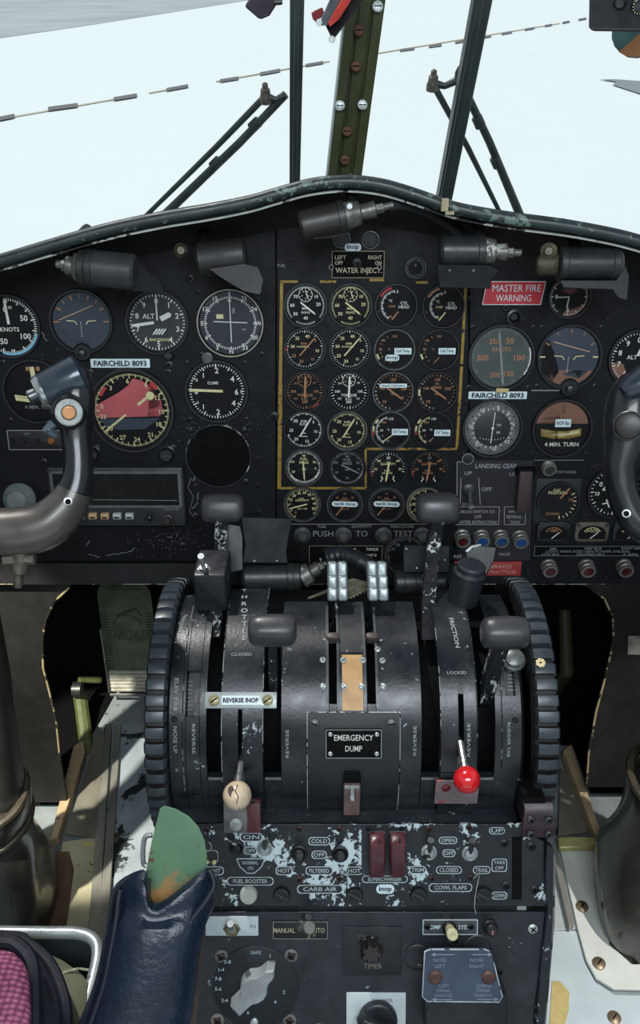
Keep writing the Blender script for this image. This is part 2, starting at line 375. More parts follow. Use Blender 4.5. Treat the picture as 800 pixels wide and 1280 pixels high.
# ================================================================== glareshield
rim = [(-160, 372), (-80, 345), (0, 322), (60, 304), (130, 284), (200, 269), (260, 259), (310, 249), (345, 239), (385, 228), (430, 223), (475, 227), (520, 240), (560, 254), (600, 263), (650, 271), (710, 279), (760, 288), (800, 298), (880, 322), (960, 352)]
DR = .87
rim3 = catmull([at(x, y + 4, DR) for x, y in rim], 5)
def jn(x):   # join to the panel face, in pixels
    pts = [(-160, 408), (0, 352), (130, 328), (250, 306), (345, 288), (430, 276), (520, 290), (600, 308), (710, 330), (800, 350), (960, 400)]
    for (a, b), (c, d) in zip(pts, pts[1:]):
        if a <= x <= c: return b + (d - b) * (x - a) / (c - a)
join = []
for p in rim3:
    q = p - CAM; dd = q.dot(FWD); px = 400 + F * q.x / dd; px = max(-159, min(959, px))
    x, y = on(PANEL, px, jn(px)); join.append(PANEL @ Vector((x, y, 0)))
gl = thing('glareshield', 'black curved metal glareshield hood with a chipped rolled edge over the instrument panel', 'glareshield', T(0, 1.0, .9))
m = MB(); n = len(rim3)
rows = []
for k in range(9):
    t = k / 8; rows.append([rim3[i].lerp(join[i], t) + Vector((0, 0, .012 * math.sin(math.pi * t))) for i in range(n)])
m.loft([list(r) for r in rows], closed=False, cap0=False, cap1=False)
hoodm = mat('hood_underside_black', (38, 36, 32), .55, var=.35, vscale=25, chip=((130, 128, 118), .30, 220), dust=.05)
m.build('underside', hoodm, gl)
m = MB(); rows = [[p + Vector((0, .02, .003)) for p in rim3], [p + Vector((0, .16, -.05)) for p in rim3], [p + Vector((0, .34, -.125)) for p in rim3], [Vector((p.x, 1.47, min(p.z - .21, .72))) for p in rim3]]
m.loft(rows, closed=False, cap0=False, cap1=False); m.build('top_sheet', mat('hood_top_black', (22, 24, 26), .7), gl)
m = MB(); m.tube(rim3, .0068, 12, sx=1)
m.build('rolled_edge', mat('rolled_edge_dark_green', (34, 44, 46), .4, var=.4, vscale=40, chip=((96, 118, 108), .42, 120), chip2=((170, 178, 172), .33, 200)), gl)
m = MB(); m.tube([p + Vector((0, .004, -.0105)) for p in rim3], .0014, 6); m.build('edge_seam', mat('bare_edge', (180, 184, 178), .4, .2, chip=((30, 30, 30), .47, 30)), gl)
for px in (75, 116, 159, 208, 235, 344, 452, 520, 553, 583, 612, 660, 700, 740):
    i = min(range(n), key=lambda k: abs(400 + F * (rim3[k] - CAM).x / (rim3[k] - CAM).dot(FWD) - px))
    p = rim3[i].lerp(join[i], .3) + Vector((0, 0, .010)); m = MB(); m.lathe([(.0032, 0), (.0026, .002), (.001, .0026)], 10, M=ori(p, (CAM - p)))
    m.build('rivet', screwm, gl)
# conduit clip at the rim
m = MB(); m.box(at(556, 256, DR - .01), (.007, .004, .012)); m.box(at(562, 266, DR - .01), (.009, .004, .003)); m.build('clip', mat('bare_brass', (170, 160, 130), .4, .5), gl)

# ================================================================== instrument panel boards
def poly_on(Mx, pts, off=0): return [on(Mx, a, b, off) for a, b in pts]
ip = thing('instrument_panel', 'black painted metal instrument panel with yellow-lined centre section spanning the cockpit', 'instrument panel', PANEL)
def board(name, x0, x1, z0=-.004, z1=0, mt=panelm, ybot=701):
    top = []
    xs = [x0 + (x1 - x0) * k / 24 for k in range(25)]
    for x in xs: top.append(on(PANEL, x, jn(max(-159, min(959, x))) - 14))
    bl, br = on(PANEL, x0, ybot), on(PANEL, x1, ybot)
    m = MB(); m.prism([bl, br] + top[::-1], z0, z1); return m.build(name, mt, ip, PANEL)
board('backing_sheet', -300, 1100, -.012, -.005, dark, 706)
board('left_board', -300, 344); board('centre_board', 346.5, 585); board('right_board', 587.5, 1100, ybot=729)
m = MB()
pl = poly_on(PANEL, [(-300, 703), (586, 703), (586, 729), (-300, 729)]); m.prism(pl, -.02, .004)
m.build('lower_rail', mat('rail_black', (24, 25, 26), .5, var=.3, vscale=30, chip=((120, 112, 96), .27, 200)), ip, PANEL)
m = MB(); a = on(PANEL, -300, 729); b = on(PANEL, 1100, 729); m.add([(a[0], a[1], .0045), (b[0], b[1], .0045), (b[0], b[1] + .0012, .0045), (a[0], a[1] + .0012, .0045)], [(0, 1, 2, 3)])
m.build('rail_edge', mat('edge_wear', (150, 140, 120), .5, chip=((22, 22, 22), .53, 60)), ip, PANEL)
def pbar(mb, x0, y0, x1, y1, wpx, z=.0006, m=0):
    a = on(PANEL, x0, y0); b = on(PANEL, x1, y1); mb.bar(*a, *b, wpx * sc(PANEL, x0, y0), z, m)
for q in ((352, 352, 350.5, 480, 4), (350.5, 480, 349, 611, 5), (350, 352, 372, 352, 3), (400, 352, 420, 352, 3), (462, 350, 480, 350, 3), (520, 353, 535, 353, 3), (582, 360, 577, 455, 3.5), (577, 458, 571, 560, 3.5), (456, 561, 571, 561, 3), (457, 562, 457, 610, 2.6), (349, 610, 457, 610, 3)):
    m = MB(); pbar(m, *q); m.build('yellow_line', yellowm, ip, PANEL)
# screws scattered on the boards
def pscrew(px, py, rp=4.2, mt=None, par=None, name='screw', z=0):
    s = sc(PANEL, px, py); x, y = on(PANEL, px, py); r = rp * s
    m = MB(); m.lathe([(r, z), (r, z + .0012), (r * .7, z + .0022)], 12, M=T(x, y)); m.lathe([(r * .38, z + .0023), (r * .34, z + .0024)], 6, m=1, M=T(x, y))
    return m.build(name, [mt or screwd, dark], par or ip, PANEL)
for px, py, r in ((238, 348, 6), (262, 443, 4), (211, 456, 6), (55, 577, 5), (323, 538, 4), (323, 573, 4), (323, 606, 4), (241, 545, 4), (308, 545, 4), (323, 640, 4), (244, 645, 5), (228, 682, 5), (117, 710, 4), (135, 709, 5.5), (232, 710, 5), (172, 722, 3), (100, 722, 3), (118, 708, 4), (52, 450, 4), (335, 524, 4), (343, 520, 6), (745, 583, 4), (759, 540, 4), (632, 385, 5), (588, 372, 4), (608, 398, 4), (760, 398, 4), (655, 398, 4), (470, 600, 3), (602, 735 - 18, 4), (660, 715, 3.5), (716, 722, 3), (757, 722, 3), (365, 632, 3), (340, 470, 3), (340, 400, 3), (578, 572, 3.5), (700, 392, 4)):
    pscrew(px, py, r)
# small engraved words on the boards
m = MB()
def ptext(mb, s, px, py, hpx, rot=0, z=.0005, m=0, w=None, bold=.01, M=PANEL, slant=0):
    k = sc(M, px, py); x, y = on(M, px, py); mb.text(s, x, y, hpx * k, rot, z, m, bold=bold, w=(w * k if w else None), slant=slant)
dull = flat('dull_lettering', (128, 130, 126))
words(ip, PANEL, [('FUEL', 352, 332, 3.5), ('FUEL', 403, 658, 3.6), ('QUANTITY', 452, 658, 3.6), ('INDICATORS', 503, 658, 3.6), ('STOP HORN', 706, 590, 3.6)], dull); words(ip, PANEL, [('PUSH', 404, 667, 8), ('TO', 452, 667, 8), ('TEST', 504, 667, 8)], dull, bold=0)
for q in ((355, 655, 540, 655, .8), (668, 575, 730, 575, .8), (664, 488, 700, 488, 1.4)): m = MB(); pbar(m, *q); m.build('engraved_line', dull, ip, PANEL)
# scuffs
m = MB()
for px, py, L_, a in ((145, 692, 26, 8), (118, 694, 14, -15), (164, 688, 12, 30), (110, 679, 8, 60), (247, 620, 10, 80), (243, 600, 14, 100), (236, 560, 8, 30), (244, 632, 12, 50), (55, 420, 14, -65)):
    s = sc(PANEL, px, py); x, y = on(PANEL, px, py); ca, sa = math.cos(R(a)), math.sin(R(a)); pr = None; pts = []
    for k in range(6):
        t = (k / 5 - .5) * L_ * s; j = rnd.uniform(-1, 1) * s; pts.append((x + ca * t - sa * j, y + sa * t + ca * j))
    for p, q in zip(pts, pts[1:]): m.bar(*p, *q, .8 * s, .0004)
for k in range(260):
    px = rnd.gauss(215, 22) if k % 2 else rnd.gauss(262, 30); py = rnd.gauss(675, 12) if k % 2 else rnd.gauss(528, 9)
    if py > 700: continue
    s = sc(PANEL, px, py); x, y = on(PANEL, px, py); r = rnd.uniform(.3, .9) * s; a = rnd.random() * 6
    m.add([(x + r * math.cos(a + q), y + r * math.sin(a + q), .0004) for q in (0, 2, 4.2)], [(0, 1, 2)])
m.build('scratches', flat('scratch_metal', (128, 132, 130)), ip, PANEL)['kind'] = 'stuff'

# ================================================================== kick panels and footwell below the panel
z0 = (PANEL @ Vector((*on(PANEL, 400, 728), 0)))
KICK = frame(Vector((0, z0.y + .01, z0.z)), 0)
kickm = mat('dark_olive_kick_panel', (22, 22, 20), .6, var=.3, vscale=14, chip=((96, 92, 80), .27, 120), dust=.1)
m = MB()
m.prism(poly_on(KICK, [(0, 1003), (-8, 900), (-4, 800), (-10, 724), (100, 724), (84, 735), (68, 752), (57, 775), (53, 800), (54, 835), (60, 858), (70, 899), (75, 950), (84, 1003)]), -.006, 0)
struct(m.build('trim_4', kickm, M=KICK))
m = MB()
m.prism(poly_on(KICK, [(733, 984), (736, 940), (745, 890), (757, 845), (767, 800), (766, 770), (755, 748), (738, 735), (705, 724), (1000, 724), (1000, 984)]), -.006, 0)
struct(m.build('trim_5', kickm, M=KICK))
for (nm, cur, mt) in (('trim_6', [(86, 735), (68, 752), (57, 775), (53, 800), (54, 835), (60, 858), (70, 899), (75, 950)], 0), ('trim_7', [(733, 984), (736, 940), (745, 890), (757, 845), (767, 800), (766, 770), (755, 748), (738, 735)], 0)):
    m = MB(); m.tube([KICK @ Vector((*on(KICK, *c, .001), .001)) for c in cur], .0016, 6)
    struct(m.build(nm, mat('worn_cut_edge', (40, 38, 32), .5, chip=((176, 160, 120), .50, 60))))
m = MB(); m.prism(poly_on(KICK, [(785, 794), (840, 794), (840, 818), (784, 817)]), .001, .002)
tag(m.build('maintenance_decal', mat('pale_worn_decal', (150, 148, 138), .7, chip=((70, 66, 60), .42, 200)), M=KICK), 'small pale worn decal on the right kick panel', 'decal')
m = MB(); P_ = [at_z(a, b, .004) for a, b in ((50, 855), (150, 855), (122, 905), (104, 935), (84, 1004), (50, 1004))]; m.loft([[p - Vector((0, 0, .004)) for p in P_[::-1]], P_[::-1]]); struct(m.build('footwell_shade_left', dark))  # left footwell shade painted as a black sheet on the floor
m = MB(); P_ = [at_z(a, b, .004) for a, b in ((690, 855), (790, 855), (790, 990), (738, 990), (716, 930), (690, 930))]; m.loft([[p - Vector((0, 0, .004)) for p in P_[::-1]], P_[::-1]]); struct(m.build('footwell_shade_right', dark))  # right footwell shade painted as a black sheet on the floor
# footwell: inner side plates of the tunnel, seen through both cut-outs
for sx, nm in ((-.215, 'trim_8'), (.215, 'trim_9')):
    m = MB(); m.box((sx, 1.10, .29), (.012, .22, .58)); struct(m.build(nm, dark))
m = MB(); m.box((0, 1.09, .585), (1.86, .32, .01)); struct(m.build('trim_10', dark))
# ================================================================== round gauges
def pol(a, r): return (r * math.sin(R(a)), r * math.cos(R(a)))
def gauge(px, py, rp, label, bez=None, face=None, ticks=(), nums=(), words=(), bars=(), needles=(), arcs=(), stickers=(), sub=None, screws=((1, 1), (1, -1), (-1, 1), (-1, -1)), group=None, name='round_gauge', cat='gauge', proud=.004, extra=None, scr=.98, shapes=()):
    s = sc(PANEL, px, py); x, y = on(PANEL, px, py); r = rp * s
    M = PANEL @ T(x, y, 0); g = thing(name, label, cat, M, group)
    b = MB(); b.lathe([(r, 0), (r, proud * .7), (r * .985, proud), (r * .93, proud), (r * .90, proud * .55), (r * .89, .0008)], 44, M=M, cap0=False, cap1=False); b.build('bezel', bez or bezelm, g)
    q = r * .885; d = MB(); d.lathe([(q + .0008, .0006), (q + .0008, .0007)], 40, M=M, cap0=False); d.build('dial_face', face or facem, g)
    mats = [white, cream, orange, grey, redm, yellowm, bluem, dark, facem, refl_pink, face_refl_brown, faceb]
    if shapes:
        m = MB()
        for k, poly in shapes: m.add([(a * q, c * q, .0009) for a, c in poly], [tuple(range(len(poly)))], k, M)
        m.build('dial_areas_and_reflections', mats, g)  # coloured dial areas, some of them painted glass reflections
    z = .0012; m = MB()
    for t in ticks:      # (a0,a1,count,len,major_every,major_len,width,mat[,outer])
        a0, a1, n, ln, me, ml, wd, mt = t[:8]; ro = t[8] if len(t) > 8 else .97
        for i in range(n + 1):
            a = a0 + (a1 - a0) * i / n; L_ = ml if me and i % me == 0 else ln; W = wd * (1.5 if me and i % me == 0 else 1)
            p0 = pol(a, q * ro); p1 = pol(a, q * (ro - L_)); m.bar(*p0, *p1, W * q, z, mt, M)
    for t in nums:       # (text, angle, radius, height, mat)
        p = pol(t[1], q * t[2]); m.text(t[0], *p, t[3] * q, 0, z, t[4], M, bold=.015)
    for t in words: m.text(t[0], t[1] * q, t[2] * q, t[3] * q, t[5] if len(t) > 5 else 0, z, t[4], M, bold=.015)
    for t in bars: m.bar(t[0] * q, t[1] * q, t[2] * q, t[3] * q, t[4] * q, z, t[5], M)
    for t in arcs: m.ring(q * t[2], q * t[3], z + .0001, t[0], t[1], 60, t[4], M)
    if sub:
        sx, sy, sr, sm = sub; m.ring(sr * q * .93, sr * q, z, n=30, m=sm, M=M, x=sx * q, y=sy * q)
        for i in range(10): p0 = pol(i * 36, sr * q * .9); p1 = pol(i * 36, sr * q * .72); m.bar(p0[0] + sx * q, p0[1] + sy * q, p1[0] + sx * q, p1[1] + sy * q, .025 * q, z, sm, M)
        for i in (1, 3, 5, 7, 9): p0 = pol(i * 36, sr * q * .5); m.cyl(p0[0] + sx * q, p0[1] + sy * q, .028 * q, z - .0001, z + .0001, 6, m=sm, M=M)
        m.bar(sx * q, (sy + sr * .6) * q, (sx + sr * .35) * q, (sy - sr * .55) * q, .05 * q, z + .0003, sm, M)
    if m.v: m.build('markings', mats, g)
    if needles:
        for t in needles:  # (cx,cy,angle,len,tail,width,mat)
            nd = MB(); cx, cy, a, L_, tl, wd, mt = t; p0 = pol(a, q * L_); p1 = pol(a + 180, q * tl)
            o = (cx * q, cy * q); mid = pol(a, q * L_ * .85)
            A = Matrix.Translation((o[0], o[1], 0)) @ rotz(-R(a))
            w_ = wd * q / 2
            nd.prism([(-w_, -tl * q), (w_, -tl * q), (w_, L_ * q * .86), (w_ * .2, L_ * q), (-w_ * .2, L_ * q), (-w_, L_ * q * .86)], z + .0006, z + .001, mt, M @ A)
            nd.build('needle', mats, g)
    if stickers:
        for t in stickers:   # (text,x,y,w,h,round,textheight)
            st = MB(); tx, sx, sy, w_, h_, rr, th = t[:7]; A = M @ T(sx * q, sy * q) @ rotz(R(t[7] if len(t) > 7 else 0))
            zz = proud - .0004; st.rbox(0, 0, w_ * q, h_ * q, rr * q, zz, zz + .0003, M=A); so = st.build('sticker', label_w, g); plab(so, 'white printed sticker')
            l = MB(); l.text(tx, 0, 0, th * q, 0, zz + .0005, 0, A, bold=.02, w=w_ * q * .84); l.build('lettering', ink, so)
    gm = MB(); gm.lathe([(r * .905, proud * .62), (r * .905, proud * .66)], 36, M=M, cap0=False); gm.build('glass', glass, g)
    for sx, sy in screws:
        k = r * scr * .84; sm = MB(); rr = max(.0022, r * .085)
        sm.lathe([(rr, 0), (rr, .001), (rr * .65, .0018)], 12, M=M @ T(sx * k, sy * k)); sm.lathe([(rr * .4, .0019), (rr * .35, .002)], 6, m=1, M=M @ T(sx * k, sy * k)); sm.build('screw', [screwd, dark], g)
    if extra: extra(g, M, q, z)
    return g
W, C, O, G, RD_, Y_, B_, K_ = 0, 1, 2, 3, 4, 5, 6, 7
BR = ((1.0, -1.0),)
def n_arc(vals, a0, a1, r, h, m): return [(str(v), a0 + (a1 - a0) * i / (len(vals) - 1), r, h, m) for i, v in enumerate(vals)]
# --- engine instruments -------------------------------------------------
EG = 'round engine gauges in the yellow-lined centre section'
def engine(px, py, rp, label, **k): return gauge(px, py, rp, label, screws=BR, group=None, scr=1.02, **k)
pos = {}
for i, (mx, na, nl, mt, lab) in enumerate(((382, 0, 0, W, 'round manifold pressure gauge, leftmost of the top engine row, with a white needle'), (438, 0, 0, C, 'round manifold pressure gauge with a cream needle, second from left in top engine row'))):
    engine(mx, 382, 27.5, lab, bez=bezelg, ticks=((-128, 128, 64, .09, 0, 0, .022, mt), (150, 210, 14, .09, 0, 0, .022, mt)),
           nums=[('70', -48, .68, .17, mt), ('60', -88, .68, .17, mt), ('50', -128, .66, .17, mt), ('40', 180, .62, .17, mt), ('20', 84, .66, .17, mt), ('10', 50, .72, .15, mt)],
           words=(('MAN', 0, -.14, .12, mt), ('IN.HG', 0, -.34, .12, mt)), sub=(0, .55, .36, mt), needles=((-.22, .14, 128, .95, .05, .085, mt),))
for i, (gx, mt, lab) in enumerate(((381, O, 'round RPM gauge with an orange needle under the leftmost manifold gauge'), (437, C, 'round RPM gauge with a pale yellow needle, second in the second engine row'))):
    engine(gx, 436, 26.5, lab, bez=bezelg, ticks=((0, 352, 44, .07, 5, .12, .03, W),),
           nums=[('35', -35, .68, .17, C), ('40', 12, .68, .17, C), ('5', 52, .72, .15, mt), ('10', 98, .68, .16, C), ('15', 142, .68, .14, mt), ('20', 196, .68, .17, mt), ('25', -122, .68, .17, mt), ('30', -78, .66, .17, C)],
           words=(('RPM', -.05, .28, .12, mt), ('HUNDREDS', -.1, .12, .09, C)), needles=((-.25, -.32, 41, 1.25, .05, .07, mt),), arcs=((-96, -86, .93, 1.04, RD_),) if i == 0 else ())
for i, (gx, gy, lab, nm) in enumerate(((495, 382, 'round cylinder head temperature gauge with an orange needle in the top engine row', O), (554, 383, 'round cylinder head temperature gauge with a yellow needle, rightmost of the top engine row', C))):
    engine(gx, gy, 27, lab, bez=bezelg if i == 0 else bezelm, ticks=((-8, -148, 30, .1, 5, .15, .025, W, .8 if i == 0 else .72),),
           nums=[('3', 4, .72, .15, W), ('2', -46, .9, .13, G), ('1', -108, .92, .13, G), ('0', -155, .62, .15, nm)],
           words=(('°C', -.3, .25, .13, W), ('X100', -.22, -.03, .12, nm), ('CYL', .42, .14, .16, W), ('HEAD', .42, -.06, .16, W)), needles=((.12, -.3, -142, .55, 0, .07, nm),), arcs=((-60, -15, .88, .98, RD_ if i == 0 else O),))
for i, (gx, gy, lab) in enumerate(((493, 437, 'round carburettor temperature gauge with a white inop sticker and a carb temp sticker'), (548, 437, 'round carburettor temperature gauge with only a carb temp sticker, right end of second engine row'))):
    st = [('Carb Temp.', .45, -.06, .92, .34, .01, .17)]
    if i == 0: st.append(('inop', -.12, -.42, .76, .34, .14, .2))
    engine(gx, gy, 26, lab, bez=bezels if i == 0 else bezelm, ticks=((-30, -140, 6, .14, 0, 0, .03, O, .85),), nums=[('100', -52, .8, .12, O), ('50', -90, .75, .12, O), ('0', -120, .75, .12, O), ('150', 0, .72, .13, O)],
           words=(('°C', -.3, .02, .12, O),), needles=((.05, -.4, -140, .45, 0, .04, O),), arcs=((-122, -104, .92, 1.02, C),), stickers=st)
for i, (gx, mt, lab) in enumerate(((381, O, 'round torque gauge with an orange needle, left end of the third engine row'), (436, W, 'round torque gauge with a bright white needle, second in the third engine row'))):
    engine(gx, 489, 26, lab, ticks=((15, 345, 33, .1, 8, .17, .03, mt),), nums=[('300', -90, .62, .14, mt), ('100', 90, .62, .14, mt), ('200', 180, .58, .15, mt), ('350', -48, .66, .1, mt), ('50', 48, .7, .1, mt), ('250', -128, .64, .1, mt), ('150', 128, .64, .1, mt)],
           words=(('TORQUE', 0, -.22, .15, mt), ('P.S.I.', 0, -.42, .14, mt)), sub=(0, .6, .36, mt), needles=((0, -.3, 2, 1.15, .02, .11, mt),), arcs=((130, 152, .95, 1.05, RD_),) if i == 0 else ())
for i, (gx, lab, st) in enumerate(((491, 'round oil pressure gauge with a long white sticker strip across its top', [('Needs Calibration', 0, .38, 1.5, .22, .1, .1)]), (546, 'round oil pressure gauge without sticker, right end of third engine row', []))):
    engine(gx, 490, 26, lab, bez=bezels if i == 0 else bezelm, ticks=((-170, 130, 25, .09, 5, .13, .03, O), (-170, -60, 8, .09, 0, 0, .03, W)), nums=[('150', 0, .68, .16, O), ('100', -70, .62, .16, O), ('200', 72, .62, .16, O), ('50', -140, .68, .16, O)] + ([('0', 118, .62, .14, O)] if i == 0 else []),
           words=(('OIL', 0, .46, .11, O), ('PRESS', 0, .26, .14, O), ('PSI', 0, -.1, .13, O)), needles=((-.3, .22, 126, 1.05, .05, .09, O),), arcs=((-100, -80, .92, 1.03, C),) if i else (), stickers=st)
for i, (gx, gy, lab, mt, bz) in enumerate(((380, 537, 'round fuel flow gauge with a thin dark rim, left end of fourth engine row', W, bezelm), (434, 538, 'round fuel flow gauge with a worn grey rim, second in the fourth engine row', C, bezels))):
    engine(gx, gy, 25.5, lab, bez=bz, ticks=((-50, 300 - 50, 50, .08, 5, .13, .035, mt),), nums=[('30', -42, .68, .18, mt), ('5', 50, .68, .16, mt), ('10', 98, .66, .16, mt), ('15', 165, .68, .17, mt), ('20', -140, .68, .17, mt), ('25', -92, .7, .17, mt)],
           words=(('FUEL', .02, .48, .13, mt), ('FLOW', .02, .32, .13, mt), ('PPH', .0, -.2, .09, mt)), needles=((-.22, -.36, 31, 1.25, .0, .08, mt),), bars=((-.3, -.36, .2, -.38, .035, mt),))
for i, (gx, lab) in enumerate(((488, 'round oil temperature gauge with a cream needle beside its sticker, fourth engine row'), (541, 'round oil temperature gauge, right end of the fourth engine row, needle behind its sticker'))):
    engine(gx, 538, 25, lab, bez=bezelm if i else bezels, ticks=((-18, -152, 26, .1, 5, .16, .03, C if i else W, .84),), nums=[('150', 2, .68, .14, W), ('100', -38, .6, .13, O), ('50', -88, .5, .13, W), ('0', -125, .52, .13, G), ('-50', -165, .62, .12, O if i else G)],
           words=(('°C', -.12, .05, .11, W),), needles=((.15, -.22, -126, .75, 0, .05, C),) if i == 0 else ((.05, -.4, -130, .3, 0, .05, G),), arcs=((-64, -48, .9, 1.0, C), (-92, -74, .92, 1.02, C), (-105, -92, .92, 1.02, RD_)), stickers=[('Oil Temp.', .52, -.05 if i == 0 else -.1, .9, .36, .01, .18)])
for i, (gx, gy, lab, mt, an, bz) in enumerate(((380, 584, 'round fuel pressure gauge with an upright needle and cream numerals', C, 176, bezels), (434, 585, 'round fuel pressure gauge with dull grey numerals and a slanting grey needle', G, 116, bezelm))):
    engine(gx, gy, 24, lab, bez=bz, ticks=((-150, 130, 50, .09, 5, .13, .03, W if i == 0 else G), (110, 235, 22, .13, 0, 0, .04, W if i == 0 else G)), nums=[('40', 0, .72, .15, mt), ('30', -62, .74, .15, mt), ('50', 62, .7, .15, mt), ('20', -112, .68, .15, mt), ('0', 95, .68, .14, mt)] + ([('10', 180, .6, .14, mt)] if i else []),
           words=(('FUEL', 0, .52, .15, mt), ('PRESS', 0, .3, .16, mt), ('PSI', 0, -.1, .14, mt)), needles=((-.05 if i == 0 else -.3, .35 if i == 0 else .2, 176 if i == 0 else 117, 1.15, .05, .08, mt),))
for i, (gx, lab, mt) in enumerate(((485, 'round water quantity gauge with green rim and cream needle, fifth engine row', C), (536, 'round water quantity gauge with green rim and orange needle, fifth engine row', O))):
    engine(gx, 586, 24, lab, bez=bezelg, ticks=((-100, 100, 20, .08, 5, .14, .03, W if i == 0 else O),), nums=[('30', 0, .68, .17, W if i == 0 else G), ('20', -48, .74, .15, mt), ('40', 48, .74, .15, mt), ('10', -90, .72, .15, mt), ('50', 90, .72, .15, mt), ('E', -145, .62, .16, W if i == 0 else mt), ('F', 145, .62, .16, W if i == 0 else G)],
           words=(('ADI', 0, .42, .1, mt), ('QUANTITY', 0, .3, .13, mt), ('FLUID', -.05, -.1, .1, mt), ('GALLONS', -.05, -.25, .1, mt)), bars=((-.42, -.78, -.28, -.55, .05, W), (.42, -.78, .28, -.55, .05, W)), needles=((.04, .35, -172, 1.15, .05, .1, mt),), arcs=((-118, -95, .96, 1.06, RD_),))
engine(378, 630, 23.5, 'round fuel quantity gauge with pale yellow numerals, left end of bottom engine row', ticks=((-150, 130, 40, .08, 4, .12, .03, C),), bez=bezels,
       nums=n_arc([5, 10, 15, 20, 25, 30, 35, 40, 45, 50], -118, 112, .74, .17, C) + [('0', -142, .66, .17, O)], words=(('FUEL', -.05, .36, .11, C), ('QUANTITY', 0, .24, .12, C), ('LBS X 100', 0, -.28, .1, C)), needles=((.28, .02, -105, 1.15, .0, .08, C),))
for gx, lab in ((431, 'round fuel quantity gauge with tank inop sticker, left of the two so stickered'), (483, 'round fuel quantity gauge with tank inop sticker, right of the two so stickered')):
    engine(gx, 630.5, 23, lab, bez=bezels, ticks=((-130, 130, 26, .07, 0, 0, .03, G),), nums=[('10', -45, .66, .13, O), ('15', 0, .72, .13, O), ('20', 45, .66, .13, O)], words=(('FUEL', 0, .42, .1, O), ('QUANTITY', 0, .3, .09, O), ('LBS X 100', 0, -.28, .09, O)),
           needles=((-.1, -.12, -142, .75, .05, .07, O),), stickers=[('tank inop', 0, .08, 1.6, .34, .17, .2, -2)])
engine(531, 631, 23.5, 'round fuel quantity gauge with a bright rim half hidden behind a dark lever knob', bez=mat('bright_rim', (122, 122, 112), .4, .4), ticks=((-150, 0, 20, .1, 4, .16, .035, C),), nums=[('10', -85, .68, .18, C), ('15', -55, .68, .16, C), ('5', -118, .66, .16, C)])
# --- pilot's flight instruments, left -----------------------------------
def FL(px, py, rp, label, **k): k.setdefault('proud', .005); return gauge(px, py, rp, label, scr=1.06, **k)
FL(12, 408, 40, 'airspeed indicator in knots with a blue arc, at the left edge of the panel', ticks=((0, 180, 36, .09, 5, .16, .03, W), (180, 300, 24, .09, 4, .16, .03, W)),
   nums=[('50', 62, .62, .2, W), ('100', 122, .64, .2, W), ('150', -150, .6, .2, W), ('0', -8, .6, .2, W)], words=(('KNOTS', 0, -.1, .15, W), ('20', .1, .66, .1, W)), needles=((0, .08, -4, .9, .0, .09, W),), arcs=((105, 200, .93, 1.03, B_),))
def attitude_extra(rot, bx):
    def fn(g, M, q, z):
        m = MB(); zz = z + .0003
        for sgn in (-1, 1): m.bar(sgn * q * .52, q * .04, sgn * q * .24, q * .02, .03 * q, zz, 1, M); m.bar(sgn * q * .24, q * .03, sgn * q * .16, -q * .1, .03 * q, zz, 1, M)
        for k in range(7): m.cyl(-.02 * q, (-.02 - k * .08) * q, .018 * q, zz, zz + .0001, 6, M=M)
        m.build('aircraft_symbol', [white, cream], g)
        h = MB(); A = M @ rotz(R(rot)); h.bar(-.7 * q, .35 * q, .62 * q, .35 * q, .035 * q, zz - .0002, 0, A); h.build('horizon_bar', flat('horizon_tan', (176, 142, 116)), g)
        k = MB(); k.lathe([(.33 * q, .0), (.33 * q, .004), (.27 * q, .006)], 20, M=M @ T(-.04 * q if bx == 0 else bx * q, -1.06 * q)); k.lathe([(.16 * q, .006), (.15 * q, .013), (.10 * q, .014)], 16, M=M @ T(-.04 * q if bx == 0 else bx * q, -1.08 * q)); k.build('caging_knob', bezelm, g)
    return fn
circ = lambda a0, a1, r=.98, n=16: [(r * math.sin(R(a0 + (a1 - a0) * i / n)), r * math.cos(R(a0 + (a1 - a0) * i / n))) for i in range(n + 1)]
FL(102, 402, 40, 'attitude indicator with a blue dial and tilted tan horizon bar, left of the encoding altimeter', face=faceb, ticks=((-60, 60, 6, .12, 2, .16, .04, O, .95), (-90, 90, 1, .2, 0, 0, .05, O, .98)), extra=attitude_extra(22, 0))
FL(197, 403, 40, 'encoding altimeter with white numerals and striped window, next to the attitude indicator', face=mat('altimeter_face', (30, 35, 42), .5, var=.15), ticks=((0, 360, 50, .07, 5, .12, .028, W),), nums=[(str(k), k * 36, .74, .19, W) for k in range(10)],
   words=(('ALT', -.3, .22, .17, W), ('ENCODING', .05, -.6, .1, C)), bars=[(-.18 + k * .1, -.42, -.02 + k * .1, -.22, .05, W) for k in range(4)], needles=((0, .1, 0, .85, .02, .05, W), (-.12, .0, -98, .82, 0, .1, W), (.12, .12, 64, .42, 0, .18, W)))
def cdi(g, M, q, z):
    m = MB(); m.bar(0, .78 * q, .02 * q, -.62 * q, .03 * q, z + .0006, 0, M); m.bar(-.55 * q, .06 * q, .56 * q, .02 * q, .028 * q, z + .0009, 0, M)
    m.add([(0, .86 * q, z + .001), (-.06 * q, .7 * q, z + .001), (.06 * q, .7 * q, z + .001)], [(0, 1, 2)], 0, M); m.build('deviation_bars', white, g)
    k = MB(); k.lathe([(.0001, .001), (.19 * q, .001), (.19 * q, .006), (.15 * q, .0065), (.14 * q, .006), (.0001, .006)], 20, M=M @ T(-.8 * q, -1.12 * q)); k.build('selector_knob', bezels, g)
    rim_ = MB(); rim_.ring(1.05 * q, 1.09 * q, .0052, M=M, n=60); rim_.build('bright_ring', flat('ring_grey', (150, 148, 132)), g)
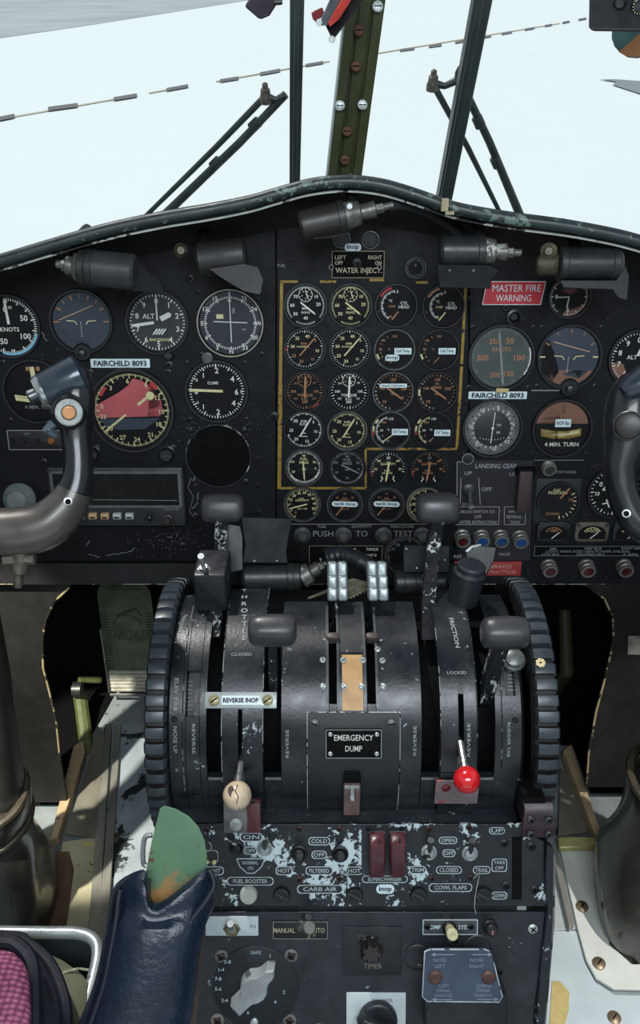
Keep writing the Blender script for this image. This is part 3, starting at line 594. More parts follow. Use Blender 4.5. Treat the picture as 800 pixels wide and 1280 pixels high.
FL(288, 404, 43, 'course deviation indicator with white cross bars and bright ring on the pilot side', face=mat('cdi_face', (14, 22, 40), .5), ticks=((0, 360, 72, .07, 6, .1, .03, W, .86),), nums=[(t, a, .92 - .0, .14, W) for t, a in (('S', 0), ('21', 30), ('24', 60), ('W', 90), ('30', 120), ('33', 150), ('N', 180), ('3', 210), ('6', 240), ('E', 270), ('12', 300), ('15', 330))],
   bars=((-.45, .22, -.22, .22, .14, C), (.12, .32, .12, .5, .08, G), (.4, -.2, .5, -.2, .06, G)), extra=cdi)
FL(45, 489, 41, 'four minute turn indicator behind the left control yoke grip', words=(('4 MIN. TURN', .08, -.55, .13, G),), bars=((-.05, .85, -.02, .45, .16, C), (-.25, .78, -.15, .78, .14, O), (.1, .78, .22, .78, .14, O)), extra=None,
   shapes=((1, [(-.75, -.12), (-.1, -.2), (-.1, -.4), (-.72, -.32)]), (7, [(-.68, -.19), (-.15, -.25), (-.15, -.27), (-.68, -.21)])))
# the large radio compass
adf = FL(165, 513, 54, 'large round radio compass dial with a painted pink reflection and cream pointer', ticks=((0, 360, 180, .05, 5, .1, .012, C), (0, 360, 36, .1, 3, .13, .025, C)), proud=.006,
   shapes=((9, [(-.93, .14), (-.6, .32), (-.3, .48), (-.05, .66), (.08, .84), (.3, .8), (.55, .6), (.78, .3), (.8, .1), (.74, -.15), (-.9, -.2)]), (8, [(.5, .62), (.85, .3), (.85, -.16), (.4, -.17), (.45, .2)]), (8, circ(100, 262, .98)[0:17])) [:2] + ((11, [(-.86, -.22), (.72, -.2), (.3, -.5), (-.4, -.52), (-.75, -.4)]),),  # pink shape is a glass reflection painted onto the dial
   nums=[(t, a, .78, .12, C) for t, a in (('0', -82 + 0), ('3', -40), ('6', -4), ('9', 32), ('12', 64), ('15', 92), ('18', 118), ('21', 146), ('24', 174), ('27', 202), ('30', 232), ('33', 258))],
   needles=((0, .02, 52, .72, -.22, .07, 1), (0, .02, 232, .98, -.2, .055, 1)),
   arcs=((-64, -46, .84, .92, 4), (36, 50, .84, .96, 4)))
m = MB(); GM = MW[adf]; q = 54 * sc(PANEL, 165, 513) * .885; p = pol(52, q * .64); m.lathe([(.0055, .0022), (.0045, .003)], 16, M=GM @ T(p[0], p[1])); m.build('pointer_disc', cream, adf)
FL(271, 489, 40, 'vertical speed indicator marked climb with a cream needle pointing left', ticks=((-90, 270, 60, .08, 5, .13, .028, W),), nums=[('0', -90, .72, .2, W), ('1', -38, .72, .18, W), ('2', 2, .74, .2, W), ('4', 52, .72, .2, W), ('6', 92, .7, .2, W), ('4', 126, .72, .2, W), ('2', 178, .74, .2, W), ('1', 222, .74, .18, W), ('.5', -60, .8, .1, W), ('.5', 240, .8, .1, W)],
   words=(('CLIMB', -.12, .3, .1, W),), bars=((.86, .05, .86, -.08, .03, W),), needles=((.0, .02, -88, 1.0, .22, .09, C),))
# blank plate over a missing instrument
s = sc(PANEL, 273, 570); x, y = on(PANEL, 273, 570); bp = thing('blanking_plate', 'round black blanking plate with chipped rim in an empty instrument hole under the climb indicator', 'plate', PANEL @ T(x, y))
m = MB(); m.lathe([(40 * s, 0), (40 * s, .001)], 44, M=MW[bp]); m.build('plate', dark, bp)
m = MB(); m.ring(39.5 * s, 41 * s, .0012, n=60, M=MW[bp]); m.build('rim', mat('chipped_rim', (26, 28, 30), .5, chip=((150, 150, 142), .44, 120)), bp)
for a in (45, 135, 225, 315):
    k = pol(a, 47 * s); sm = MB(); sm.lathe([(.0042, 0), (.0042, .001), (.003, .0018)], 12, M=MW[bp] @ T(*k)); sm.build('screw', screwd, bp)
# --- co-pilot's instruments, right ---------------------------------------
FL(626, 447, 42, 'hazy grey-green airspeed indicator under the red fire warning placard', face=facegr, bez=bezelm, ticks=((0, 360, 60, .06, 5, .1, .015, G),), nums=[('50', 25, .62, .2, O), ('100', 90, .62, .2, O), ('300', 270, .62, .2, O), ('200', 195, .6, .17, O), ('150', 150, .62, .18, O), ('350', -25, .6, .18, O)],
   words=(('KNOTS', 0, .28, .14, O),), needles=((0, .0, -8, .9, .0, .07, G), (0, .0, 172, .95, .0, .09, G)), arcs=((70, 125, .97, 1.07, W), (105, 112, .96, 1.06, B_)))
m = MB(); s = sc(PANEL, 626, 485); x, y = on(PANEL, 627, 487); m.rbox(x, y, 16 * s, 5 * s, .001, 0, .0056, .0005, M=PANEL); tag(m.build('cream_tab', flat('cream_tab', (190, 170, 120))), 'tiny cream tab at the foot of the hazy airspeed indicator', 'tab')
FL(711, 446, 41, 'attitude indicator with blue sky and brown ground halves on the co-pilot side', face=faceb, ticks=((-60, 60, 4, .1, 2, .14, .03, O, .95), (-90, 90, 1, .18, 0, 0, .05, C, 1.0)), extra=attitude_extra(-15, .1),
   shapes=((10, circ(118, 242)), (8, [(-.75, .6), (-.5, .1), (-.3, -.5), (-.5, -.85), (-.9, -.5), (-.98, 0), (-.9, .4)]), (11, [(-.2, -.6), (.4, -.75), (.7, -.5), (.55, -.3), (.2, -.45)])))
FL(796, 448, 37, 'altimeter with a painted brown reflection at the right edge of the panel', ticks=((0, 360, 50, .07, 5, .12, .028, W),), nums=[(str(k), k * 36, .7, .2, W) for k in range(10)], words=(('ALT', -.2, .05, .16, W),),
   shapes=((10, circ(205, 262)[0:17] + [(-.5, -.2), (-.3, -.7)]),), needles=((.0, .1, 20, .6, .0, .1, W),))  # brown sector is a reflection painted onto the dial
FL(711, 371, 27, 'small clock with a painted brown reflection beside the red fire warning placard', ticks=((0, 360, 60, .08, 5, .16, .03, W),), nums=[('12', 8, .66, .24, W), ('9', -90, .66, .24, W), ('6', 180, .66, .22, W)], words=(('CLOCK', .02, .3, .16, RD_),),
   shapes=((10, circ(110, 195, .98) + [(-.15, -.75), (.35, -.6)]), (11, [(-.3, .3), (.1, .95), (.45, .7), (.1, .1)])), needles=((.0, .0, -92, .72, .0, .06, W), (.0, .0, 188, .6, .0, .06, W)), screws=())  # brown arc is a reflection painted onto the clock face
def vor(g, M, q, z):
    m = MB(); m.lathe([(.66 * q, .002), (.66 * q, .0035), (.62 * q, .004)], 32, M=M); m.build('inner_dial', mat('vor_inner', (34, 37, 42), .5), g)
    n_ = MB(); n_.bar(.05 * q, .62 * q, -.04 * q, -.55 * q, .03 * q, .0046, 0, M); n_.cyl(0, .02 * q, .05 * q, .004, .0048, 10, M=M)
    for k in range(-4, 5): n_.cyl(k * .11 * q, (-.42 + .004 * k * k) * q, .018 * q, .004, .0044, 6, M=M)
    n_.text('TO', .22 * q, .14 * q, .09 * q, 0, .0044, 0, M); n_.text('FR', .22 * q, -.14 * q, .09 * q, 0, .0044, 0, M); n_.build('deviation_needle', white, g)
    k = MB(); k.lathe([(.22 * q, 0), (.22 * q, .005), (.17 * q, .0055)], 18, M=M @ T(-.85 * q, -1.15 * q)); k.ring(.19 * q, .22 * q, .0056, M=M @ T(-.85 * q, -1.15 * q), m=1, n=24); k.build('course_knob', [bezelm, grey], g)
FL(615, 535, 38, 'omni bearing indicator with a grey compass ring below the right white label', face=mat('vor_ring', (96, 96, 98), .5, var=.3), ticks=((0, 360, 72, .08, 6, .14, .02, K_, .97), (0, 360, 24, .1, 0, 0, .03, W, .78)), nums=[(t, a, .8, .13, W) for t, a in (('33', -30), ('0', 12), ('3', 45), ('6', 80), ('12', 130), ('15', 170), ('21', 220), ('27', 275))], extra=vor)
FL(702, 535, 38, 'four minute turn indicator with painted brown reflection, white sticker and green inclinometer', shapes=((10, circ(-80, 80, .98)), (8, [(-.95, .1), (-.6, .6), (-.1, .75), (-.12, .08)]), (1, [(-.1, .9), (.1, .92), (.06, .1), (-.05, .1)]), (12 if False else 5, [(-.78, -.02), (-.3, -.1), (0, -.12), (.3, -.1), (.72, 0), (.74, -.28), (.3, -.4), (-.3, -.4), (-.74, -.3)]), (1, [(-.7, -.08), (0, -.17), (.66, -.06), (.68, -.2), (0, -.33), (-.68, -.22)]), (7, [(-.22, -.1), (-.12, -.1), (-.12, -.4), (-.22, -.4)])),  # brown upper half is a reflection painted onto the dial
   words=(('4 MIN. TURN', .05, -.62, .16, W),), stickers=[('INOP Elec', .0, .22, .58, .3, .01, .14)])
m_sq = lambda px, py, w_, h_, par, z0=0, z1=.003, mt=None, name='mounting_flange', r=4: (lambda s, xy: MB().rbox(xy[0], xy[1], w_ * s, h_ * s, r * s, z0, z1, .0008, M=PANEL).build(name, mt or bezelm, par))(sc(PANEL, px, py), on(PANEL, px, py))
fg = FL(697, 627, 27, 'wing flap position indicator in a square black case on the right panel', ticks=((60, 170, 8, .12, 2, .18, .04, C),), nums=[('UP', 80, .68, .15, O), ('DOWN', 198, .7, .15, O)], words=(('FLAP', -.1, .66, .12, C), ('POSITION', -.05, .5, .16, C)), needles=((.1, .2, 38, .75, .0, .09, O),), screws=())
m_sq(697, 627, 58, 60, fg, 0, .0005)
FL(768, 615, 35, 'radio magnetic indicator with white pointers partly behind the right yoke', ticks=((0, 360, 36, .08, 3, .14, .03, W),), nums=[('0', -60, .68, .2, W), ('3', -30, .7, .2, W), ('33', -95, .7, .15, W)], bars=((-.5, .1, -.3, .35, .05, W), (-.5, .1, -.25, .1, .05, W), (-.45, -.5, -.2, -.45, .05, W), (-.3, -.3, -.15, -.65, .05, W)))
for gx, lab, mt_, wd in ((691, 'small rectangular loadmeter gauge, left of the row above the red buttons', bezelm, 'AMP'), (739, 'small voltmeter gauge in a worn tan metal flange above the middle red button', mat('worn_tan_flange', (92, 84, 74), .5, .3, var=.3), 'VOLTS'), (786, 'small rectangular loadmeter gauge half behind the right yoke', bezelm, 'AMP')):
    s = sc(PANEL, gx, 664); x, y = on(PANEL, gx, 664); M = PANEL @ T(x, y); g = thing('small_meter', lab, 'gauge', M)
    b = MB(); b.rbox(0, 0, 42 * s, 26 * s, 6 * s, 0, .004, .001, M=M); b.build('case', mt_, g)
    d = MB(); d.add([(17 * s * math.cos(t) , (10 * s * math.sin(t) - 1 * s), .0043) for t in [math.pi * k / 10 for k in range(11)]] + [(-17 * s, -9 * s, .0043), (17 * s, -9 * s, .0043)], [tuple(list(range(11)) + [11, 12])], 0, M); d.build('dial_face', facem, g)
    k_ = MB(); k_.text(wd, 0, 2 * s, 3.5 * s, 0, .0046, 0, M); k_.ring(12 * s, 12.8 * s, .0046, -55, 55, 40, 0, M, y=-6 * s)
    for a in range(-50, 51, 20): p0 = pol(a, 12 * s); p1 = pol(a, 9.5 * s); k_.bar(p0[0], p0[1] - 6 * s, p1[0], p1[1] - 6 * s, .7 * s, .0046, 0, M)
    k_.build('markings', cream if gx != 691 else orange, g)
    nd = MB(); nd.bar(-2 * s, -8 * s, 7 * s, 0, 1.2 * s, .005, 0, M); nd.build('needle', white, g)
    for sx in (-1, 1):
        sm = MB(); sm.lathe([(.0026, .004), (.002, .0052)], 10, M=M @ T(sx * 17 * s, 9 * s)); sm.build('screw', screwm, g)
g = FL(519, 335, 13, 'tiny round dial with a white scale under the central floodlight conduit', ticks=((0, 360, 24, .2, 0, 0, .06, G),), nums=[('0', 0, .3, .3, G)], screws=(), bez=bezels)
g = FL(505, 693, 25, 'partly hidden round gauge behind the right pedestal floodlight', ticks=((-160, 20, 24, .1, 4, .16, .03, G),), nums=[('10', -60, .7, .16, G), ('20', -30, .7, .16, G)], screws=(), bez=bezels)
for a, b_, lab in ((427, 299, 'left'), (463, 300, 'right')):
    s = sc(PANEL, a, b_); x, y = on(PANEL, a, b_); M = PANEL @ T(x, y); g = thing('indicator_light', 'unlit round pale-ringed indicator light, %s of the pair above the water placard' % lab, 'indicator light', M)
    m = MB(); m.lathe([(8.5 * s, 0), (8.5 * s, .0015)], 28, M=M); m.build('lens', mat('dark_blue_lens', (10, 14, 24), .2), g); m = MB(); m.lathe([(11 * s, 0), (11 * s, .003), (9.6 * s, .0032), (9.6 * s, .001)], 32, M=M, cap0=False, cap1=False); m.build('ring', bezels, g)

# ================================================================== stickers, placards, switches on the panel
def plate(name, label, cat, px, py, w_, h_, lines, mt, tm, r=1, z=.001, th=.0012, border=None, rot=0, par=None, slant=0, bold=.01, frameM=None, group=None):
    """lines: (text, dx, dy, height, width or None) in pixels"""
    FM = frameM or PANEL; s = sc(FM, px, py); x, y = on(FM, px, py); M = FM @ T(x, y, 0) @ rotz(R(rot)); g = thing(name, label, cat, M, group)
    b = MB()
    if slant: b.prism([(-w_ / 2 * s - slant * s, -h_ / 2 * s), (w_ / 2 * s - slant * s, -h_ / 2 * s), (w_ / 2 * s + slant * s, h_ / 2 * s), (-w_ / 2 * s + slant * s, h_ / 2 * s)], 0, th, M=M)
    else: b.rbox(0, 0, w_ * s, h_ * s, r * s, 0, th, th * .3, M=M)
    b.build('plate', mt, g)
    l = MB()
    for t in lines: l.text(t[0], t[1] * s, t[2] * s, t[3] * s, 0, th + .0003, 0, M, bold=bold, w=(t[4] * s if len(t) > 4 and t[4] else None), slant=.0)
    if l.v: l.build('lettering', tm, g)
    if border is not None:
        e = MB(); W2, H2 = w_ / 2 * s - .6 * s, h_ / 2 * s - .6 * s; bw = border[1] * s
        c4 = [(-W2 - slant * s, -H2), (W2 - slant * s, -H2), (W2 + slant * s, H2), (-W2 + slant * s, H2)]
        for a, b2 in zip(c4, c4[1:] + c4[:1]): e.bar(*a, *b2, bw, th + .0003, 0, M)
        e.build('border', border[0], g)
    return g
plate('label_strip', 'white label reading FAIRCHILD 8093 above the large radio compass', 'label', 150.5, 454, 74, 11, [('FAIRCHILD 8093', 0, 0, 6.6, 66)], label_w, ink, bold=.035)
plate('label_strip', 'white label reading FAIRCHILD 8093 above the omni bearing indicator', 'label', 622, 494, 73, 9.5, [('FAIRCHILD 8093', 0, 0, 6.2, 65)], label_w, ink, bold=.035)
plate('warning_placard', 'red placard reading MASTER FIRE WARNING on the right panel', 'sign', 641.5, 366, 74, 29, [('MASTER FIRE', 3, 6, 8.5, 60), ('WARNING', 0, -6, 8.5, 44)], redpl, label_w, border=(label_w, .9), slant=2, bold=0, th=.004)
plate('engraved_placard', 'black placard reading LEFT OFF RIGHT ON WATER INJECT', 'sign', 447.5, 330.5, 66, 33, [('LEFT', -22, 8.5, 4.8, 14), ('OFF', -24, 2, 4.8, 10), ('RIGHT', 21, 8.5, 4.8, 17), ('ON', 25, 2, 4.8, 8), ('WATER INJECT.', 1, -8, 6.6, 58)], dark, flat('placard_cream', (168, 160, 138)), border=(flat('placard_tan_line', (130, 112, 84)), 1.0), th=.002)
for a in (414, 474):
    pscrew(a, 334, 5, screwm)
plate('sticker', 'white eight-sided sticker reading inop above the water inject placard', 'sticker', 441, 309, 21, 9.5, [('inop', 0, 0, 5.6, 15)], label_w, ink, r=4, bold=.03, th=.0045)
tg = thing('toggle_switch', 'small worn toggle switch in the middle of the water inject placard', 'switch', PANEL @ T(*on(PANEL, 446, 328)))
m = MB(); m.lathe([(.006, .002), (.006, .004), (.004, .005)], 6, M=MW[tg]); m.build('collar', screwd, tg); m = MB(); m.tube([(0, 0, .004), (.003, -.004, .012)], [.002, .0026], 10, M=MW[tg]); m.build('bat', screwm, tg)
plate('engraved_placard', 'black placard headed RPM, M.P. and TORQUE at the foot of the centre section', 'sign', 432, 694, 92, 28, [('RPM', -10, 8.5, 3.6, 9), ('M.P.', 9, 8.5, 3.6, 9), ('TORQUE', 33, 8.5, 3.6, 15), ('57.4', 10, 1, 3.6, 9), ('167.0', 33, 1, 3.6, 11), ('TO', -29, -6, 5, 8)], dark, white, border=(flat('placard_edge', (120, 116, 104)), .8), th=.002)
# push-to-test buttons
for a, lab in ((378, 'push-to-test button, leftmost of the four above the torque placard'), (429, 'push-to-test button between the words PUSH and TO'), (479, 'push-to-test button between the words TO and TEST'), (527, 'push-to-test button right of the word TEST, behind the lever')):
    s = sc(PANEL, a, 668); M = PANEL @ T(*on(PANEL, a, 668)); g = thing('push_button', 'worn metal ' + lab, 'button', M)
    m = MB(); m.lathe([(10.5 * s, 0), (10.5 * s, .004), (8 * s, .006), (7 * s, .003)], 26, M=M, cap0=False); m.build('collar', bezels, g)
    m = MB(); m.lathe([(5.5 * s, .003), (5.5 * s, .009), (4.5 * s, .0105)], 22, M=M); m.build('plunger', steel, g)
def lamp_button(px, py, rp, cm, label, tilt=True, group=None, cat='button', name='lamp_button', L_=.016):
    s = sc(PANEL, px, py); x, y = on(PANEL, px, py - 5); M = PANEL @ T(x, y) @ Matrix.Rotation(R(14), 4, 'X'); g = thing(name, label, cat, M, group); r = rp * s
    m = MB(); m.lathe([(r * 1.1, 0), (r * 1.1, .003), (r * .95, .004), (r * .95, L_ * .45), (r * 1.08, L_ * .5), (r * 1.08, L_ * .7), (r * .98, L_ * .75), (r, L_), (r * .72, L_ * 1.03), (r * .68, L_ * .96)], 24, M=M, cap1=False); m.build('bezel', steel if cm is None else mat('button_metal', (128, 128, 122), .4, .6, var=.3), g)
    m = MB(); m.lathe([(r * .7, L_ * .9), (r * .66, L_ * .99), (r * .3, L_ * 1.02)], 20, M=M); m.build('lens', cm, g); return g
redl = mat('dark_red_lens', (70, 24, 28), .25); bll = mat('blue_lens', (22, 62, 120), .25)
for a, b_, c_, lab in ((577, 674, redl, 'red capped light below the landing gear switch, leftmost of the row of four'), (601, 674, bll, 'blue capped light beside the red capped one'), (625, 674, bll, 'blue capped light, third in the row below the landing gear switch'), (649, 675, bll, 'blue capped light, rightmost in the row below the landing gear switch')): lamp_button(a, b_, 9, c_, lab)
for a, lab in ((685, 'red centred metal button, leftmost of three at the lower right'), (732, 'red centred metal button, middle of three at the lower right'), (779, 'red centred metal button, rightmost of three at the lower right')): lamp_button(a, 711, 9, redl, lab)
lamp_button(685, 588, 8.5, screwm, 'round silver knob above the flap position indicator', L_=.01, name='push_pull_control', cat='knob')
# landing gear sub panel
LG = thing('landing_gear_panel', 'black engraved landing gear switch panel on the right of the centre section', 'switch panel', PANEL @ T(*on(PANEL, 618, 620)))
m = MB(); m.prism(poly_on(PANEL, [(571, 700), (662, 700), (666, 575), (572, 575)]), 0, .0015); m.build('plate', mat('lg_panel_dark', (24, 23, 32), .5, var=.3), LG, PANEL)
eng = flat('engraving_grey', (150, 150, 154))
words(LG, PANEL, (('LANDING GEAR', 620, 582, 6, 52), ('UP', 585, 591, 5, 9), ('UP', 641, 592, 5, 9), ('OFF', 608, 611, 5, 13), ('MOVE SWITCH TO', 597, 639, 4.2, 42), ('OFF', 597, 645.5, 4.2, 9), ('AFTER RETRACTION', 597, 652, 4.2, 46), ('DOWN', 584, 630, 4, 12), ('WHEEL', 643, 639, 4, 16), ('RETRAC-', 643, 645.5, 4, 20), ('TION', 643, 652, 4, 12), ('REF', 572, 695, 4.5, 10), ('VALVE', 630, 692, 4, 14)), eng, z=.0019)
for x0, y0, x1, y1 in ((569, 633, 624, 633), (624, 633, 623, 655), (623, 655, 569, 655), (630, 633, 657, 633), (657, 633, 656, 655), (656, 655, 630, 655), (630, 655, 630, 633), (571, 577, 571, 633), (571, 577, 580, 577), (576, 597, 575, 630), (598, 597, 600, 630)): m = MB(); pbar(m, x0, y0, x1, y1, .8, .0019); m.build('engraved_line', eng, LG, PANEL)
pl2 = plate('warning_placard', 'dark red placard reading BRAKES RACTION below the blue lights', 'sign', 609, 710, 84, 19, [('BRAKES', 17, 3.5, 5, 26), ('RETRACTION', 14, -4, 5, 42)], mat('dull_red_placard', (150, 44, 44), .5, var=.2), flat('pale_pink', (196, 150, 140)), th=.0035, bold=0)
sg = thing('toggle_switch', 'landing gear toggle switch with metal collar between UP and OFF', 'switch', PANEL @ T(*on(PANEL, 586, 612)))
m = MB(); m.lathe([(.0095, 0), (.0095, .003), (.007, .005), (.005, .0055)], 24, M=MW[sg]); m.build('collar', screwm, sg)
m = MB(); m.tube([MW[sg] @ Vector(v) for v in ((0, 0, .004), (0, -.012, .018), (0, -.016, .024))], [.0025, .003, .0042], 12); m.build('bat', steel, sg)
gd = thing('switch_guard', 'brown folded switch guard on the right of the landing gear panel', 'switch guard', PANEL @ T(*on(PANEL, 653, 612)))
M = MW[gd]; m = MB(); m.rbox(0, 0, .018, .058, .003, 0, .014, .002, M=M); m.build('cover', mat('brown_guard', (58, 44, 46), .45, var=.3), gd); m = MB(); m.box((0, .027, .004), (.024, .010, .008), M=M); m.tube([M @ Vector((-.013, .026, .008)), M @ Vector((.013, .026, .008))], .003, 10); m.build('hinge', dark, gd)
plate('engraved_placard', 'black strip placard about light, bus and generator above the red buttons', 'sign', 738, 688, 142, 14, [('AMM', -48, 3, 3.2, 8), ('LIGHT INDICATES GEN POWER FAILING', -4, -.5, 3.2, 104), ('AMP BUS', 2, 3.5, 3.2, 22), ('RIGHT AMP', 50, 3.5, 3.2, 24), ('LOW BUS', -50, -4.5, 3.2, 22), ('TRANSMIT-BAT', 0, -4.5, 3.2, 36), ('R GEN', 50, -4.5, 3.2, 18)], dark, grey, border=(grey, .6), th=.002)
# hole and knob near the fire placard
for (a, b_, r_, lab, nm) in ((642, 396, 10, 'black recessed socket under the red fire warning placard', 'socket'),):
    s = sc(PANEL, a, b_); M = PANEL @ T(*on(PANEL, a, b_)); g = thing(nm, lab, 'socket', M); m = MB(); m.lathe([(r_ * s, 0), (r_ * s, .006), (r_ * .7 * s, .007), (r_ * .6 * s, .002)], 26, M=M, cap0=False, cap1=False); m.build('rim', bezelm, g); m = MB(); m.lathe([(r_ * .62 * s, .001), (r_ * .4 * s, .0025)], 20, M=M); m.build('core', screwd, g)
for (a, b_, r_, lab) in ((209, 567, 9, 'round black knob below right of the pink radio compass'), (117, 566, 8, 'round black knob below left of the pink radio compass'), (212, 443, 6, 'small round black cap below the encoding altimeter')):  # the pink on the radio compass is a painted glass reflection
    s = sc(PANEL, a, b_); M = PANEL @ T(*on(PANEL, a, b_)); m = MB(); m.lathe([(r_ * 1.2 * s, 0), (r_ * 1.2 * s, .002), (r_ * s, .003), (r_ * .95 * s, .009), (r_ * .8 * s, .0105)], 24); m.box((0, 0, .0108), (r_ * 1.2 * s, .0016, .0012), 1); tag(m.build('knob', [bezelm, screwm], M=M), lab, 'knob')

# left-hand bracket plate with amber light
g = plate('light_panel', 'black plate with a thin white outline and amber light behind the left yoke', 'switch panel', 48, 549, 74, 26, [('TEST', -12, 8, 2.6, 8)], mat('plate_black', (22, 23, 26), .5), grey, border=(flat('outline_white', (150, 150, 146)), .9), r=4, th=.004)
M = MW[g]; s = sc(PANEL, 48, 549)
for dx, r_, mm in ((17, 4.5, mat('amber_lens', (150, 88, 30), .3)), (-18, 4, screwd), (-32, 3, screwd), (0, 3, screwd)): m = MB(); m.lathe([(r_ * s, .004), (r_ * s, .006), (r_ * .6 * s, .0075)], 16, M=M @ T(dx * s, -1 * s)); m.build('lamp' if dx == 17 else 'screw', mm, g)
# radio
rx, ry = on(PANEL, 150, 616); s = sc(PANEL, 150, 616); M = PANEL @ T(rx, ry); rg = thing('radio', 'black avionics radio with a wide dark display and five push keys', 'radio', M)
m = MB(); m.rbox(0, 0, 166 * s, 76 * s, 3 * s, 0, .018, .002, M=M); m.build('case', mat('radio_case', (38, 42, 46), .4, var=.3, chip=((120, 124, 124), .29, 200), dust=.1), rg)
m = MB()
o_, i_ = (156, 44), (147, 36)
for (x0, y0, x1, y1) in ((-.5, .5, .5, .5), (.5, .5, .5, -.5), (.5, -.5, -.5, -.5), (-.5, -.5, -.5, .5)): m.bar(x0 * o_[0] * s, (y0 * o_[1] + 10) * s, x1 * o_[0] * s, (y1 * o_[1] + 10) * s, 3.4 * s, .0186, 0, M)
m.build('display_frame', mat('display_frame', (96, 100, 102), .4, .3, var=.3), rg)
m = MB(); m.rbox(0, 10 * s, 153 * s, 41 * s, 1 * s, .016, .0183, 0, M=M); m.build('display', mat('dark_display', (6, 8, 10), .3, var=.1, spec=.25), rg)
m = MB(); m.text('NAV/COM', 66 * s, -15.5 * s, 2.6 * s, 0, .0184, 0, M); m.bar(-30 * s, -3 * s, 74 * s, -4 * s, .8 * s, .0186, 0, M); m.build('lettering', grey, rg)
for k, (dx, cc_) in enumerate(((-46.5, 0), (-31, 0), (-16, 0), (-1, 1), (14.5, 1))):
    m = MB(); m.rbox(dx * s, -23.5 * s, 10 * s, 7.5 * s, 1 * s, .018, .024, .001, M=M); kx = m.build('key', mat('cream_key', (200, 168, 128), .4) if cc_ == 0 else mat('pale_key', (186, 192, 190), .4), rg)
    m = MB(); m.box((dx * s, -24.8 * s, .0242), (6.5 * s, 2.2 * s, .0004), M=M); m.build('legend', ink, kx)
for dx, r_ in ((38, 4), (62, 6.5)): m = MB(); m.lathe([(r_ * s, .018), (r_ * s, .024), (r_ * .6 * s, .025), (r_ * .55 * s, .031)], 18, M=M @ T(dx * s, -27 * s)); m.build('knob', mat('brownish_knob', (52, 42, 40), .5) if r_ > 5 else bezelm, rg)
m = MB(); m.tube([M @ Vector((90 * s, 20 * s, .002)), M @ Vector((86 * s, 8 * s, .004)), M @ Vector((92 * s, -4 * s, .003)), M @ Vector((86 * s, -24 * s, .003)), M @ Vector((92 * s, -32 * s, .002))], .0007, 6)
tag(m.build('sealing_wire', steel), 'thin crooked silver wire beside the right end of the radio', 'wire')
# ================================================================== pedestal body, drum, wheels
PX = lambda px, py=880, r=RD: dp(px, py, r)[0]
def TH(py, r=.127): return dp(440, py, r)[1]
TB = R(-34)
def dseg(mb, x0, x1, t0, t1, r0, r1, m=0, n=None):
    n = n or max(2, int(abs(t1 - t0) / R(5))); rs = []
    for i in range(n + 1):
        t = t0 + (t1 - t0) * i / n
        rs.append([cylpt(x0, t, r0), cylpt(x1, t, r0), cylpt(x1, t, r1), cylpt(x0, t, r1)])
    mb.loft(rs[::-1], m)
QB = thing('control_pedestal', 'black centre pedestal body rising from the floor between the seats', 'pedestal', T(.026, .5, 0))
xl, xr = -.152, .2035
m = MB()
def yz(x, pts): return [Vector((x, a, b)) for a, b in pts]
ys = lambda z, d=0: .5308 - (.4846 - z) * math.tan(R(29)) + d
prof = [(ys(.478, .008), .478), (ys(.0, .008), .0), (.86, .0), (.86, .40), (.80, .44), (.60, .478)]
m.loft([yz(xl - .004, prof), yz(.199, prof)][::-1], 0); m.build('body', speck, QB)
# raised metal side rail with a worn pale edge, right and left
m = MB()
rr = poly_on(CONS, [(682, 1052), (690, 1058), (689, 1140), (686, 1200), (676, 1300), (667, 1300), (675, 1200), (683, 1134), (680, 1090)])
m.prism(rr, -.05, .006, 0, CONS); m.build('side_rail', mat('rail_blue_black', (26, 31, 38), .4, chip=((190, 200, 202), .40, 120)), QB)
m = MB(); m.prism(poly_on(CONS, [(690, 1060), (693, 1070), (692, 1150), (686, 1220), (679, 1300), (676, 1300), (685, 1200), (689, 1140)]), -.09, .004, 0, CONS); m.build('edge_strip', mat('bare_rail_edge', (120, 116, 112), .4, .3, chip=((40, 36, 36), .45, 60), stretch=(1, 1, .3)), QB)
m = MB(); m.prism(poly_on(CONS, [(196, 1026), (206, 1026), (206, 1300), (196, 1300)]), -.05, .006, 0, CONS); m.build('side_rail', worn, QB)

TQ = thing('throttle_quadrant', 'curved black throttle quadrant cover with slots between the two ribbed wheels', 'throttle quadrant', T(.026, AY, AZ))
covers = []
tt = R(112)
drum = mat('drum_cover_black', (16, 21, 28), .30, var=.4, vscale=26, chip=((160, 170, 172), .365, 200), chip2=((110, 118, 122), .33, 70), dust=.16, bump=.1)
def cover(x0, x1, segs, r1=.127, r0=.118, name='cover_panel', mt=None):
    m = MB()
    for t0, t1 in segs: dseg(m, x0, x1, t0, t1, r0, r1)
    m.build(name, mt or drum, TQ)
e = .0006
t753, tsb = TH(752), TH(972)
# left edge band with its scale window
cover(PX(211), PX(231), [(TB, tt)]); cover(PX(231) + e, PX(249), [(TB, TH(896)), (TH(838), tt)]); cover(PX(249) + e, PX(257.5), [(TB, tt)])
cover(PX(258), PX(276.5), [(TB, tsb)])                                     # foot of left slot
m = MB(); dseg(m, PX(277), PX(298), TH(985), tt, .118, .1335); dseg(m, PX(298), PX(303.5), TH(886), tt, .118, .1335); dseg(m, PX(303.5), PX(328.5), TH(985), tt, .118, .1335)
dseg(m, PX(277), PX(328.5), TB, TH(986), .116, .1335); m.build('throttle_cover', drum, TQ)
cover(PX(329), PX(351), [(TB, tsb)])
